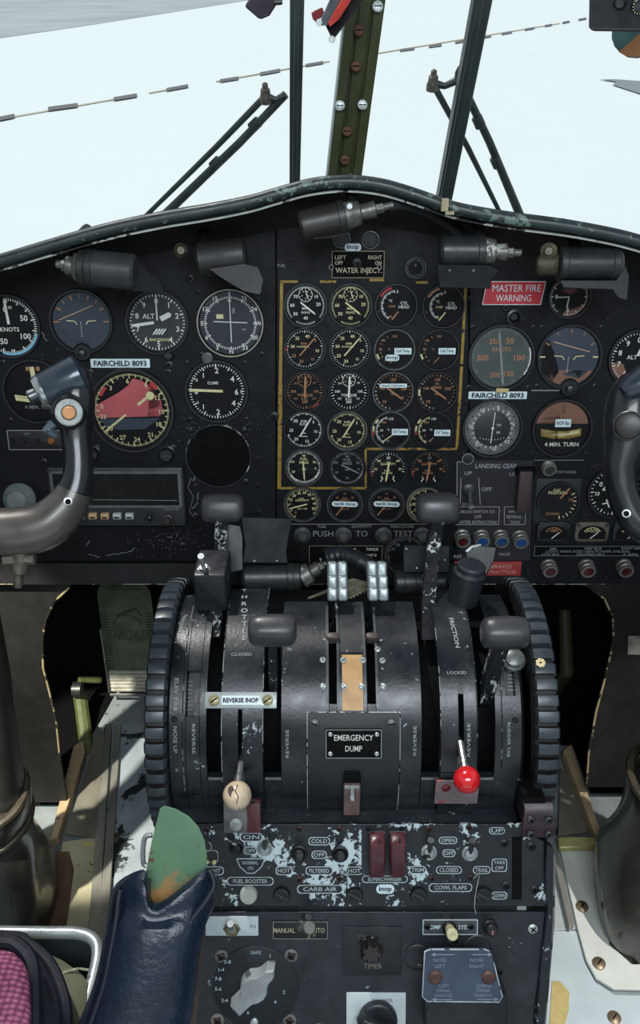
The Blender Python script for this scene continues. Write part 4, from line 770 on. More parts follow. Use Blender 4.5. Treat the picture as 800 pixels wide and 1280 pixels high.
# centre
cover(PX(351.5), PX(411), [(TB, t753)])
cover(PX(411) + e, PX(421), [(TB, TH(880))]); cover(PX(421) + e, PX(459), [(TB, t753)]); cover(PX(459) + e, PX(470), [(TB, TH(880))])
cover(PX(470) + e, PX(527), [(TB, t753)])
cover(PX(528), PX(550), [(TB, tsb)])
m = MB(); dseg(m, PX(550.5), PX(572), TH(960), tt, .118, .1335); dseg(m, PX(572), PX(579), TH(868), tt, .118, .1335); dseg(m, PX(579), PX(596), TH(960), tt, .118, .1335)
dseg(m, PX(550.5), PX(596), TB, TH(961), .116, .1335); m.build('friction_cover', drum, TQ)
cover(PX(597), PX(619), [(TB, tsb)])
cover(PX(619.5), PX(652), [(TB, TH(870)), (TH(800), tt)]); cover(PX(619.5), PX(633), [(TH(870), TH(800))]); cover(PX(646), PX(652), [(TH(870), TH(800))])
m = MB()
dseg(m, PX(209), PX(654), R(-40), R(150), .02, .095, 0, 30); m.build('inner_drum', dark, TQ)
m = MB(); dseg(m, PX(232), PX(248), TH(900), TH(830), .105, .117); sc_ = m.build('scale_drum', mat('scale_grey', (48, 50, 50), .5, var=.4, vscale=100), TQ)
def bend(r): return lambda v: (v.x, AY - (r + v.z) * math.cos(v.y / r), AZ + (r + v.z) * math.sin(v.y / r))
def dtext(mb, s, px, py, hpx, rot=0, r=.127, w=None, m=0, bold=.0):
    x, t = dp(px, py, r); k = (dp(px + .5, py, r)[0] - dp(px - .5, py, r)[0]); b = MB()
    b.text(s, x, t * r, hpx * k, rot, .0004, 0, bold=bold, w=w * k if w else None); b.map(bend(r)); mb.add(b.v, b.f, m)
def dvert(mb, s, px, y0, y1, hpx, r=.127, m=0, rot=0, bold=0):
    for i, c in enumerate(s):
        if c != ' ': dtext(mb, c, px, y0 + (y1 - y0) * i / max(1, len(s) - 1), hpx, rot, r, m=m, bold=bold)
m = MB()
dvert(m, 'THROTTLE', 305.5, 738, 797, 8, .1335, rot=0, bold=.02); dtext(m, 'CLOSED', 302, 818, 4, 0, .1335, 26); dtext(m, 'OPEN', 308, 728.5, 4, 0, .1335, 14)
dtext(m, 'ELEV TAB', 220, 868, 4.8, -90, w=40); dtext(m, 'NOSE DOWN', 226, 785, 4.8, 82, w=46); dtext(m, 'NOSE UP', 219, 925, 4.8, -90, w=34); dtext(m, '→', 221, 962, 5, -90)
dtext(m, 'REVERSE', 242, 924, 4.2, -90, w=38); dtext(m, 'REVERSE', 526.5 - 8, 926, 4, 90, w=38); dtext(m, 'REVERSE', 359, 930, 4, 90, w=36)
dtext(m, 'FRICTION', 568, 790, 5.5, -85, .1335, 46, bold=.02); dtext(m, 'LOCKED', 571, 841, 3.8, 0, .1335, 24); dtext(m, 'REVERSE', 586, 925, 4.2, 90, .1335, 42); dtext(m, 'RUDDER TAB', 636, 925, 4, -90, w=44)
dtext(m, 'GRD RPM', 441, 809.5, 4, 0, w=28)
m.build('lettering', flat('worn_lettering', (150, 155, 152)), TQ)['kind'] = 'stuff'
m = MB()
dtext(m, '5', 245, 873, 7, r=.1172); dtext(m, '0', 245, 892, 6, r=.1172)
for k in range(8): x, t = dp(237, 852 + k * 5, .117); b = MB(); b.bar(x - .003, t * .117, x + .003, t * .117, .0006, .0004); b.map(bend(.117)); m.add(b.v, b.f)
m.build('scale_markings', grey, sc_)
m = MB(); dseg(m, PX(634), PX(645.5), TH(872), TH(798), .105, .120); sc_ = m.build('scale_drum', MATS['scale_grey'], TQ)
m = MB()
for k in range(12): x, t = dp(640, 812 + k * 4.6, .12); b = MB(); b.bar(x - .004, t * .12, x + .004, t * .12, .0010, .0006); b.map(bend(.12)); m.add(b.v, b.f)
m.build('scale_markings', grey, sc_)
# bright worn edges along the slots
m = MB()
for px, y0, y1, r in ((328.7, 735, 1000, .1336), (277.2, 735, 990, .1336), (596, 735, 960, .1336), (550.7, 735, 965, .1336), (228.5, 745, 1000, .1272), (627, 800, 960, .1272)):
    m = MB(); pts = [cylpt(PX(px, 880, r), TH(y0 + (y1 - y0) * k / 16, r), r) for k in range(17)]; m.tube(pts, .00045, 5); m.build('edge_wear', mat('edge_wear_metal', (150, 156, 154), .4, .3, chip=((22, 26, 30), .53, 90)), TQ)
for a, b in ((259, 276), (331, 351), (528, 550), (598, 619)): m = MB(); x0, x1 = PX(a), PX(b); dseg(m, x0, x1, TH(974.5), TH(971.5), .1268, .1276); m.build('slot_lip', steel, TQ)
# riveted guide strips beside the two narrow slots and the tan bare plate
for a, b in ((407.5, 411), (421.3, 424.5), (455, 458.8), (470.3, 473.5)):
    m = MB(); dseg(m, PX(a), PX(b), TH(884), TH(758), .1268, .1285); m.build('guide_strip', mat('guide_strip', (70, 74, 76), .4, .4, var=.4), TQ)
m = MB(); dseg(m, PX(428), PX(454), TH(888), TH(819), .1268, .1281); m.build('bare_plate', tan, TQ)
m = MB(); dseg(m, PX(426), PX(455), TH(816), TH(758), .1268, .1283); m.build('dark_plate', mat('dark_plate', (30, 34, 38), .4, chip=((150, 146, 126), .42, 120), var=.4), TQ)
def drivet(px, py, rp, par, mt=None, r=.127, z=0, name='screw'):
    M = dfr(px, py, r + z); s = sc(M, px, py); m = MB(); m.lathe([(rp * s, 0), (rp * .95 * s, .0012), (rp * .5 * s, .0022)], 12, M=M); m.box((0, 0, .0022), (rp * 1.3 * s, rp * .25 * s, .0005), 1, M @ rotz(rnd.random() * 3)); return m.build(name, [mt or screwl, dark], par)
for px, py in ((403.5, 825), (404, 858), (478, 826), (479, 858), (472, 812)): drivet(px, py, 4, TQ)
for px, py in ((429, 825.5), (454, 825.5), (430, 858), (452, 858)): drivet(px, py, 4, TQ, z=.001)
for px, py in ((257, 1018), (338, 1017), (400, 1020), (474, 1018), (543, 1018), (564, 1019), (613, 1018), (222, 820), (218, 899), (245, 990), (658 - 14, 900), (648, 975)): drivet(px, py, 4, TQ, screwd)
# wheel ribbed rims
def wheel(px0, px1, label, nt=57):
    x0, x1 = PX(px0, 900, .141), PX(px1, 900, .141)
    g = thing('trim_handwheel', label, 'wheel', T((x0 + x1) / 2, AY, AZ)); out = []
    for k in range(nt):
        a = 2 * math.pi * k / nt; w_ = 2 * math.pi / nt
        for f_, r in ((0, .1362), (.06, .1410), (.38, .1418), (.70, .1410), (.77, .1362)): out.append((a + f_ * w_, r))
    m = MB(); R0 = []
    def ringp(x, dr): return [cylpt(x, a, r - dr) for a, r in out]
    inner = lambda x, r: [cylpt(x, a, r) for a, _ in out]
    m.loft([inner(x0, .118), ringp(x0, .003), ringp(x0 + .002, 0), ringp((x0 + x1) / 2, -.0012), ringp(x1 - .002, 0), ringp(x1, .003), inner(x1, .118), inner(x0, .118)][::-1], cap0=False, cap1=False)
    m.m = [1 if (i % len(out)) % 5 in (4, 3) or i // len(out) in (0, 5, 6) else 0 for i in range(len(m.f))]; m.build('ribbed_rim', [wheelm, mat('wheel_groove', (12, 14, 17), .6)], g, smooth=25)
    m = MB(); n = 48; xm = (x0 + x1) / 2
    m.loft([[cylpt(xm - .004, 2 * math.pi * i / n, .1185) for i in range(n)], [cylpt(xm + .004, 2 * math.pi * i / n, .1185) for i in range(n)]][::-1]); m.build('web', dark, g)
    return g, x0, x1
wheel(179, 206, 'large black ribbed trim wheel on the left side of the pedestal'); gR, wx0, wx1 = wheel(671, 701, 'large black ribbed trim wheel on the right side of the pedestal')
m = MB(); tq = TH(829, .141)
for i in range(7): a = i * .9; p = cylpt((wx0 + wx1) / 2 - .004 + .003 * math.cos(a), tq + .02 * math.sin(a), .1427); m.lathe([(.0022, 0), (.001, .0005)], 5, M=ori(p, p - Vector((p.x, AY, AZ))))
m.build('paint_fleck', flat('cream_fleck', (196, 180, 140)), gR)
for sx, a in ((-1, 'left'), (1, 'right')):
    x = PX(208) if sx < 0 else PX(654.5); m = MB(); n = 40
    m.loft([[cylpt(x + o, 2 * math.pi * i / n, .121) for i in range(n)] for o in (-.002, .002)][::-1]); m.build('side_disc', dark, TQ)

# ------------------------------------------------------------------ levers
def lever(label, kx, ky, sx, by, r=.22, kw=56, kh=38, sw=11, name='throttle_lever', rin=.07, col=levermet, knob=knobm, lean=0):
    x, th = dp(kx, ky, r); P_ = cylpt(x, th, r); xb, tb_ = dp(sx, by, .112); B_ = cylpt(xb, tb_, .112)
    g = thing(name, label, 'lever', T(*B_)); d = (P_ - CAM).dot(FWD); s = d / F
    U = (P_ - B_).normalized(); Kd = Vector((0, -math.cos(th), math.sin(th))); X = Vector((1, 0, 0)); Z = Vector((0, -math.sin(th), -math.cos(th)))
    # knob: a fat horizontal rounded bar across the lever
    m = MB(); hw, hh = kw * s / 2, kh * s / 2; rings = []
    for t, k in ((-1, .45), (-.97, .66), (-.9, .82), (-.78, .93), (-.5, 1), (0, 1.02), (.5, 1), (.78, .93), (.9, .82), (.97, .66), (1, .45)):
        rings.append([P_ + X * (hw * t) + (Kd * math.copysign(abs(math.sin(a)) ** .8, math.sin(a)) + Z * math.copysign(abs(math.cos(a)) ** .8, math.cos(a)) * .9) * (hh * k) for a in [2 * math.pi * i / 28 for i in range(28)]])
    m.loft(rings[::-1]); m.build('knob', knob, g, smooth=60)
    bot = B_; top = P_ - Kd * hh * .6
    m = MB(); w_ = sw * s / 2; tk = .004
    rr = []
    for t in (0, .3, .6, .85, 1):
        c = bot.lerp(top, t); c.x = bot.x + (top.x - bot.x) * (t ** 1.5)
        rr.append([c + X * (w_ * a) + Z * (tk * b) * 2 for a, b in ((-1, -1), (1, -1), (1, 1), (-1, 1))])
    m.loft(rr); m.build('shaft', col, g, bevel=.0007)
    return g, P_
lever('dark-knobbed lever upright at the left rear of the quadrant', 278.5, 625, 268, 795, .22, 53, 37, 15)
lever('dark-knobbed lever pulled back, just right of the word THROTTLE', 340.5, 788, 342, 868, .205, 60, 42, 11)
lever('dark-knobbed lever with white paint chips in front of the rightmost fuel gauge', 547, 635.5, 534, 798, .22, 54, 40, 16)
lever('dark-knobbed lever pulled back beside the right trim wheel', 631.5, 791, 606, 872, .205, 60, 43, 18)
# double silver knobs of the mixture levers
for kx, sx, lab in ((422, 416, 'lever with stacked worn silver square knobs, left of the pair behind the quadrant'), (472.5, 465, 'lever with stacked worn silver square knobs, right of the pair behind the quadrant')):
    x, th = dp(kx, 727, .155); P_ = cylpt(x, th, .155); B_ = cylpt(PX(sx), th - .1, .085); g = thing('mixture_lever', lab, 'lever', T(*B_)); s = (P_ - CAM).dot(FWD) / F
    M = Matrix((Vector((1, 0, 0)), UPV, -FWD)).transposed().to_4x4()
    for k, (dy, dz, hh) in enumerate(((13, -.016, 21), (-1, -.004, 17), (-15, .006, 17))):
        for sd in (-1, 1):
            Mk = Matrix.Translation(P_) @ M; m = MB(); m.rbox(sd * 6.4 * s, dy * s, 12.6 * s, hh * s, 3.4 * s, dz - .018, dz + .004, .0022, M=Mk); m.build('knob', silver, g, smooth=50)
    m = MB(); X = Vector((1, 0, 0)); top = P_ - UPV * 20 * s
    m.tube([B_, B_.lerp(top, .6), top], [.0036, .003, .0026], 8); m.build('shaft', levermet, g)
    c = dfr(sx, 798, .127); m = MB(); m.rbox(0, 0, .0125, .0075, .003, -.004, .006, .001, M=c); m.build('collar', mat('brown_collar', (64, 54, 50), .5, var=.3), g)
# reverse levers with ball knobs
def ball(label, bx, by, sx, sy, rp, mt, r=.165, name='reverse_lever'):
    x, th = dp(bx, by, r); P_ = cylpt(x, th, r); B_ = cylpt(*dp(sx, sy, .127)[:2], .10); g = thing(name, label, 'lever', T(*B_)); s = (P_ - CAM).dot(FWD) / F
    m = MB(); rr = rp * s; n = 16; dirv = (P_ - cylpt(*dp(sx, sy, .127)[:2], .127)).normalized()
    m.lathe([(rr * math.sin(math.pi * i / n) + 1e-5, -rr * math.cos(math.pi * i / n)) for i in range(n + 1)], 28, M=ori(P_, dirv)); b = m.build('ball_knob', mt, g, smooth=80)
    m = MB(); m.tube([B_, cylpt(*dp(sx, sy, .127)[:2], .135), P_], [.0022, .0032, .0038], 10); m.tube([P_.lerp(B_, .25), P_.lerp(B_, .42)], [.006, .0045], 12); m.build('stem', steel, g)
    return g, P_, s
g, P_, s = ball('reverse lever with a cracked cream ball knob below the reverse inop strip', 296.5, 994.5, 302, 950, 18, mat('cracked_cream', (196, 176, 150), .3, var=.15, vscale=80, chip=((90, 60, 40), .26, 160)))
tocam = (CAM - P_).normalized(); m = MB(); A = ori(P_, tocam)
pts = [(-.002, .014), (.001, .009), (-.0015, .004), (.001, -.001), (-.001, -.006), (.0015, -.012)]
for (a, b), (c, d) in zip(pts, pts[1:]):
    q0 = A @ Vector((a, b, math.sqrt(max(0, (18 * s) ** 2 - a * a - b * b)) + .0001)); q1 = A @ Vector((c, d, math.sqrt(max(0, (18 * s) ** 2 - c * c - d * d)) + .0001)); m.tube([q0, q1], .0005, 5)
q = A @ Vector((-.005, .004, math.sqrt((18 * s) ** 2 - .00004))); m.lathe([(.0034, -.002), (.003, .0003)], 10, M=ori(q, tocam), sy=1.6); plab(m.build('crack', mat('dark_crack', (70, 50, 36), .6), g), 'dark crack and missing chip')
g, P_, s = ball('reverse lever with a bright red ball knob over a red and grey plate', 583.5, 974.5, 574, 925, 17, mat('glossy_red', (196, 30, 34), .15, var=.12, coat=.6, chip=((196, 170, 160), .29, 90)))
# stop brackets
def dplate(name, label, cat, px, py, w_, h_, z, th, mt=None, r=.127, screws=(), smt=None, rr=1):
    M = dfr(px, py, r); s = sc(M, px, py); g = thing(name, label, cat, M); m = MB(); m.rbox(0, 0, w_ * s, h_ * s, rr * s, z, z + th, .0006, M=M); m.build('plate', mt, g)
    for dx, dy, q in screws: m = MB(); m.lathe([(q * s, z + th), (q * .9 * s, z + th + .0012), (q * .5 * s, z + th + .002)], 14, M=M @ T(dx * s, dy * s)); m.box((0, 0, z + th + .002), (q * 1.4 * s, q * .25 * s, .0005), 1, M @ T(dx * s, dy * s) @ rotz(.6)); m.build('screw', [smt or screwl, dark], g)
    return g, M, s
dplate('stop_plate', 'grey and red chipped stop plate under the red ball knob', 'plate', 570.5, 988, 54, 38, .001, .002, r=.1335, mt=mat('red_grey_plate', (108, 98, 100), .5, var=.3, vscale=60, chip=((150, 30, 34), .47, 60)), screws=((-14, 8, 6),), smt=mat('red_screw', (110, 44, 48), .5))
o_ = .016; x_, y_ = on(CONS, 296, 1023, o_); M = CONS @ T(x_, y_, 0); s = sc(CONS, 296, 1023, o_); g = thing('stop_plate', 'grey stop plate with one pale screw under the cream ball knob', 'plate', M)
m = MB(); m.rbox(0, 0, 33 * s, 38 * s, s, .002, o_, .0008, M=M); m.build('plate', mat('grey_bracket', (92, 92, 92), .45, .2, var=.35, vscale=80), g)
m = MB(); m.lathe([(8 * s, o_), (7.5 * s, o_ + .0014), (4 * s, o_ + .0022)], 16, M=M @ T(-1 * s, -8 * s)); m.build('screw', mat('dull_pale_screw', (140, 146, 144), .45, .3, var=.3, vscale=200), g)
m = MB(); m.rbox(21 * s, 0, 17 * s, 38 * s, s, .002, o_ + .0004, .0006, M=M); m.build('red_plate', mat('red_brown_bracket', (72, 34, 38), .5, var=.4, vscale=80, chip=((110, 104, 100), .38, 120)), g)
# REVERSE INOP strip bridging the left slots
g, M, s = dplate('engraved_strip', 'light metal strip reading REVERSE INOP bridging the left lever slots', 'sign', 302, 875.5, 89, 20, .007, .0025, mat('strip_metal', (150, 158, 156), .4, .4, var=.2), screws=((-33, 0, 7), (33, 0, 7)), smt=mat('brass_screw', (140, 132, 100), .4, .4, var=.4, vscale=200))
m = MB(); m.rbox(0, 0, 47 * s, 11 * s, 0, .0095, .0098, M=M); m.text('REVERSE INOP', 0, 0, 5.4 * s, 0, .0101, 1, M, bold=.04, w=44 * s); m.build('label', [label_w, ink], g)
# emergency dump cover
EC = thing('emergency_dump_panel', 'black raised cover with EMERGENCY DUMP placard and brown guarded switch', 'cover', dfr(442, 955))
m = MB(); dseg(m, PX(384), PX(500), TB, TH(890), .1272, .1292); m.build('cover', mat('cover_black', (19, 22, 27), .4, chip=((140, 146, 146), .30, 260), dust=.06), EC)
m = MB(); pts = [cylpt(PX(384), TH(1010), .1294), cylpt(PX(384), TH(890), .1294), cylpt(PX(500), TH(890), .1294), cylpt(PX(500), TH(1010), .1294)]
for p, q, n_ in ((0, 1, 12), (1, 2, 1), (2, 3, 12)):
    a, b = ((384, 1010), (384, 890), (500, 890), (500, 1010))[p], ((384, 1010), (384, 890), (500, 890), (500, 1010))[q]
    m.tube([cylpt(PX(a[0] + (b[0] - a[0]) * k / n_), TH(a[1] + (b[1] - a[1]) * k / n_), .1294) for k in range(n_ + 1)], .0005, 5)
m.build('worn_edge', mat('edge_wear_metal2', (160, 166, 164), .4, .3, chip=((22, 26, 30), .50, 120)), EC)
M = dfr(442, 929, .1292); s = sc(M, 442, 929); m = MB(); m.rbox(0, 0, 71 * s, 38 * s, 1 * s, 0, .002, .0004, M=M); pl_ = m.build('placard', dark, EC)
m = MB(); m.text('EMERGENCY', 0, 8 * s, 7.6 * s, 0, .0024, 0, M, bold=.01, w=49 * s); m.text('DUMP', 0, -6 * s, 7.6 * s, 0, .0024, 0, M, bold=.01, w=21 * s); m.build('lettering', flat('placard_white', (190, 190, 180)), pl_)
m = MB(); W2, H2 = 34.5 * s, 18 * s; c4 = [(-W2, -H2), (W2, -H2), (W2, H2), (-W2, H2)]
for a, b in zip(c4, c4[1:] + c4[:1]): m.bar(*a, *b, 1.1 * s, .0024, 0, M)
m.build('border', grey, pl_)
for dx, dy in ((-29, 12), (29, 12), (-29, -13), (29, -13)): m = MB(); m.lathe([(3 * s, .002), (2 * s, .0032)], 10, M=M @ T(dx * s, dy * s)); m.build('rivet', screwl, pl_)
for px, py in ((393, 905), (489, 905)): drivet(px, py, 7, EC, screwm, z=.0022)
M = dfr(439.5, 990, .1292); m = MB(); m.rbox(0, .002, .017, .047, .002, 0, .003, .0005, 1, M=M); m.rbox(0, -.003, .0165, .038, .002, .003, .011, .002, M=M)
m.build('switch_guard', [mat('guard_brown', (104, 84, 80), .45, var=.25, vscale=60), dark], EC)
m = MB(); m.tube([M @ Vector(v) for v in ((0, .016, .006), (0, .013, .014), (0, .008, .017))], [.0025, .003, .0038], 10); m.tube([M @ Vector((-.007, .017, .009)), M @ Vector((.007, .017, .009))], .0022, 8); m.build('toggle', steel, EC)
# right-hand maroon bracket over the wheel foot
M = frame(CONS @ Vector((*on(CONS, 674, 1030, .03), .03)), 20); s = sc(M, 674, 1030); g = thing('wheel_bracket', 'dark maroon curved bracket with four cross-head screws below the right trim wheel', 'bracket', M)
m = MB(); rs = []
for t, zz in ((-1, -.010), (-.8, -.002), (-.4, .001), (.2, .0015), (.7, -.001), (1, -.006)): rs.append([(a * s, 26 * t * s, zz + o) for a, o in ((-21 + (2 if t > .5 else 0), -.004), (21 - (3 if t > .5 else 0), -.004), (21 - (3 if t > .5 else 0), 0), (-21 + (2 if t > .5 else 0), 0))])
m.loft(rs, M=M); m.build('plate', mat('maroon_black_metal', (48, 32, 38), .35, var=.4, vscale=50), g, bevel=.0008)
m = MB(); m.box((-.004, .01, -.03), (.02, .03, .05), M=M); m.build('stub', dark, g)
for dx, dy in ((-11, 7), (11, 7), (-10, -13), (12, -13)): m = MB(); m.lathe([(5.4 * s, .001), (5 * s, .0028), (3 * s, .0036)], 14, M=M @ T(dx * s, dy * s)); [m.box((0, 0, .0036), (6 * s, 1.4 * s, .0006), 1, M @ T(dx * s, dy * s) @ rotz(.6 + q_)) for q_ in (0, 1.57)]; m.build('screw', [screwm, dark], g)
# switch box and small parts at the left rear
P_ = at(263, 742, .875); M = frame(P_, 5); s = sc(M, 263, 742); g = thing('switch_box', 'small black box with a toggle switch at the left rear of the quadrant', 'switch box', M)
m = MB(); m.rbox(0, 0, 41 * s, 55 * s, 3 * s, -.05, 0, .003, M=M); m.build('box', worn, g)
m = MB(); A = M @ Matrix.Translation((-8 * s, 24 * s, -.012)) @ Matrix.Rotation(R(-70), 4, 'X'); m.lathe([(9 * s, 0), (9 * s, .003), (7 * s, .0035)], 6, M=A); m.lathe([(6 * s, .003), (5 * s, .008)], 16, M=A); m.build('nut', steel, g)
m = MB(); m.tube([A @ Vector((0, 0, .006)), A @ Vector((0, -.002, .018)), A @ Vector((0, -.004, .030))], [.002, .0028, .0034], 12); m.build('toggle', alu, g)
# dark hidden works behind the drum
m = MB(); m.box((.026, .80, .50), (.30, .06, .09)); tag(m.build('cable_box', mat('cable_box_dark', (14, 15, 17), .6)), 'dark equipment box between the quadrant and the instrument panel', 'box')
m = MB()
for k in range(9):
    a, b = (385 + k * 3, 742 - k), (440 + k * 4, 728 - k * 2 + 10); m.tube([at(a[0], a[1] + 6, .93), at((a[0] + b[0]) / 2, 736 - k * 1.5, .94), at(b[0], b[1] + 10, .93)], .0014, 6)
tag(m.build('wire_bundle', mat('bare_wire', (128, 124, 104), .45, .3, var=.5, vscale=150)), 'bundle of pale frayed wires under the silver knobs', 'wires', kind='stuff')

# ================================================================== floodlights
def cyl_between(m, a, b, r0, r1=None, n=24, ch=.003, mi=0):
    a, b = Vector(a), Vector(b); L_ = (b - a).length; r1 = r1 or r0; M = ori(a, b - a)
    m.lathe([(max(r0 - ch, 1e-4), 0), (r0, ch), (r1, L_ - ch), (max(r1 - ch, 1e-4), L_)], n, mi, M)
def flood(label, p0, p1, rpx, d, fit=None, shade=None, fairing=None, mt=lampm, rings=True, capm=None):
    """p0,p1 pixel ends of the body at depth d; fit pixel end of the fittings; shade polygon in pixels (front sheet)"""
    a, b = at(*p0, d), at(*p1, d); s = d / F; g = thing('floodlight', label, 'lamp', T(*((a + b) / 2)))
    m = MB(); cyl_between(m, a, b, rpx * s); m.build('housing', mt, g, smooth=40)
    if rings:
        u = (b - a).normalized()
        for q in rings if isinstance(rings, (list, tuple)) else (.2,): m = MB(); c = a.lerp(b, q); cyl_between(m, c - u * .004, c + u * .004, rpx * s * 1.06, ch=.001); m.build('band', mat('lamp_band', (50, 52, 52), .4, .3, var=.4, vscale=150), g)
    if fit:
        f = at(*fit, d); st = a if (f - a).length < (f - b).length else b; v = f - st; m = MB()
        cyl_between(m, st - v * .05, st + v * .3, rpx * s * .92, rpx * s * .8, ch=.001); cyl_between(m, st + v * .3, st + v * .62, rpx * s * .5, rpx * s * .55, ch=.001); cyl_between(m, st + v * .6, st + v * .8, rpx * s * .34, n=6, ch=.001); cyl_between(m, st + v * .78, st + v * 1.0, rpx * s * .24, ch=.001)
        m.build('connector', mat('lamp_fitting', (104, 104, 98), .4, .5, var=.5, vscale=120, chip=((200, 200, 190), .42, 100)), g)
    if shade:
        poly, d0, d1 = shade; c = Vector((0, 0, 0)); fr = [at(x, y, d0) for x, y in poly]; bk = [p + FWD * d1 for p in fr]
        m = MB(); m.loft([bk, fr][::1]); m.build('shade', mat('shade_grey', (20, 22, 24), .6, var=.25, vscale=40, spec=.2), g, bevel=.001)
        for x, y in ((.22, .0), (.72, .0)):
            pass
    return g, a, b
def dots(g, pts, d, r=.0018, mt=None):
    for x, y in pts: p = at(x, y, d); m = MB(); m.lathe([(r, -.001), (r * .7, .0012)], 10, M=ori(p, CAM - p)); m.build('screw', mt or screwm, g)
def leg_to_hood(g, px, py, d, r=.006):
    a = at(px, py, d); m = MB(); m.tube([a, a + Vector((0, .03, .012)), a + Vector((0, .07, .012))], r, 8); m.build('mount', screwd, g)
g, a, b = flood('grey cylindrical floodlight under the left glareshield, above the blue attitude indicator', (104, 334), (170, 340), 22, .90, fit=(70, 330), rings=(.02, .16), mt=mat('lamp_grey', (54, 57, 60), .38, var=.25, vscale=50, chip=((120, 122, 120), .34, 200)))
m = MB(); m.loft([[at(x, y, dd) for x, y in ((160, 322), (174, 330), (200, 352), (205, 367), (150, 362), (96, 352), (74, 338), (80, 334), (110, 352), (160, 358))] for dd in (.925, .905)]); m.build('shade', mat('shade_grey', (20, 22, 24), .6, var=.25, vscale=40, spec=.2), g); dots(g, ((112, 357), (155, 357)), .902); leg_to_hood(g, 92, 322, .9)
g, a, b = flood('dark floodlight with an angled shroud over the course deviation indicator', (246, 325), (308, 318), 21, .93, rings=False, mt=mat('lamp_dark', (34, 34, 33), .5, var=.3, vscale=40, chip=((120, 116, 104), .27, 160)))
m = MB(); m.loft([[at(x, y, dd) for x, y in ((262, 336), (305, 330), (322, 334), (329, 350), (325, 368), (305, 364), (275, 346))] for dd in (.935, .915)]); m.build('shroud', mat('shroud_dark', (38, 37, 36), .45, var=.3, chip=((200, 196, 180), .33, 120)), g)
m = MB(); p = at(226, 313, .93); m.lathe([(.008, 0), (.008, .006), (.005, .010), (.004, .014)], 14, M=ori(p, CAM - p)); m.build('mount_knob', mat('worn_brassy', (86, 80, 66), .4, .4, var=.5, vscale=150), g); leg_to_hood(g, 250, 318, .93)
g, a, b = flood('brownish black floodlight hanging at the middle of the glareshield with bare metal fittings', (374, 283), (432, 270), 19, .89, fit=(492, 256), rings=(.9,), mt=mat('lamp_brown', (44, 40, 37), .42, var=.3, vscale=60, chip=((110, 104, 92), .30, 150)))
m = MB(); m.tube(catmull([at(489, 257, .89), at(505, 256, .90), at(530, 264, .92), at(552, 276, .94), at(575, 292, .96)], 5), [.0058] * 21, 12); m.build('conduit', mat('conduit_grey', (48, 51, 55), .4), g)
dots(g, ((437, 258),), .872, .004, screwl); leg_to_hood(g, 440, 256, .89)
m = MB(); m.tube([at(392, 298, .878), at(415, 296, .874), at(437, 291, .876)], .0009, 6); m.build('bright_edge', mat('bright_edge', (150, 146, 130), .4, .3, chip=((40, 36, 32), .5, 60)), g)
g, a, b = flood('dark grey floodlight with a rectangular shade over the right end of the top engine row', (549, 314), (604, 314), 19, .89, fit=(652, 316), rings=(.93,))
m = MB(); m.loft([[at(x, y, dd) for x, y in ((546, 330), (612, 331), (626, 338), (614, 350), (613, 361), (549, 360))] for dd in (.91, .882)]); m.build('shade', mat('shade_grey', (40, 43, 46), .42), g, bevel=.001); dots(g, ((562, 338), (592, 338)), .88); leg_to_hood(g, 600, 300, .9)
g, a, b = flood('dark grey floodlight with a pale round end cap at the right under the glareshield', (700, 330), (768, 330), 20, .90, rings=(.03, .97))
m = MB(); cyl_between(m, at(767, 330, .90), at(776, 330, .90), 19.5 * .9 / F, 18 * .9 / F); m.build('end_cap', mat('end_cap_grey', (84, 88, 92), .4, var=.2), g)
m = MB(); m.loft([[at(x, y, dd) for x, y in ((700, 350), (770, 350), (782, 330), (787, 345), (784, 376), (772, 372), (766, 362), (704, 360))] for dd in (.915, .888)]); m.build('shade', mat('shade_grey2', (27, 30, 34), .42, var=.25), g, bevel=.001)
m = MB(); p = at(686, 314, .90); m.lathe([(.009, 0), (.009, .006), (.005, .008), (.004, .012)], 14, M=ori(p, CAM - p)); cyl_between(m, at(672, 330, .91), at(700, 330, .90), .012); m.build('bracket', mat('worn_brassy', (86, 80, 66), .4, .4), g); leg_to_hood(g, 720, 314, .91)
# pedestal floodlights
g, a, b = flood('black floodlight with a flared rectangular shade behind the word THROTTLE', (304, 722), (378, 721), 16.5, .95, fit=(412, 702), rings=(.8,))
m = MB(); m.loft([[at(x, y, dd) for x, y in ((301, 646), (365, 648), (358, 690), (360, 704), (303, 704), (306, 680))] for dd in (.96, .93)]); m.build('shade', mat('shade_blue_grey', (22, 26, 31), .6, var=.2, vscale=30, spec=.25), g, bevel=.001); dots(g, ((318, 701), (346, 701)), .927)
m = MB(); m.loft([[at(x, y, dd) for x, y in ((282, 655), (300, 658), (303, 672), (303, 712), (284, 716), (282, 690))] for dd in (.97, .945)]); m.build('side_block', worn, g)
m = MB(); m.tube(catmull([at(405, 698, .95), at(425, 694, .955), at(447, 700, .955), at(468, 712, .95)], 6), [.010 + .0012 * (k % 2) for k in range(19)], 14); m.build('sleeve', rubber, g)
g, a, b = flood('black floodlight with a plain rectangular shade behind the right tall lever', (492, 728), (558, 727), 15, .97, rings=(.25, .35), mt=lampm)
m = MB(); m.loft([[at(x, y, dd) for x, y in ((504, 681), (562, 682), (562, 716), (504, 716))] for dd in (.985, .955)]); m.build('shade', mat('shade_blue_grey', (50, 56, 62), .42), g, bevel=.001); dots(g, ((508, 686), (521, 710), (556, 700)), .952)
g = thing('control_grip', 'short black cylindrical grip with a bracket left of the right trim wheel', 'handle', T(*at(583, 745, .9)))
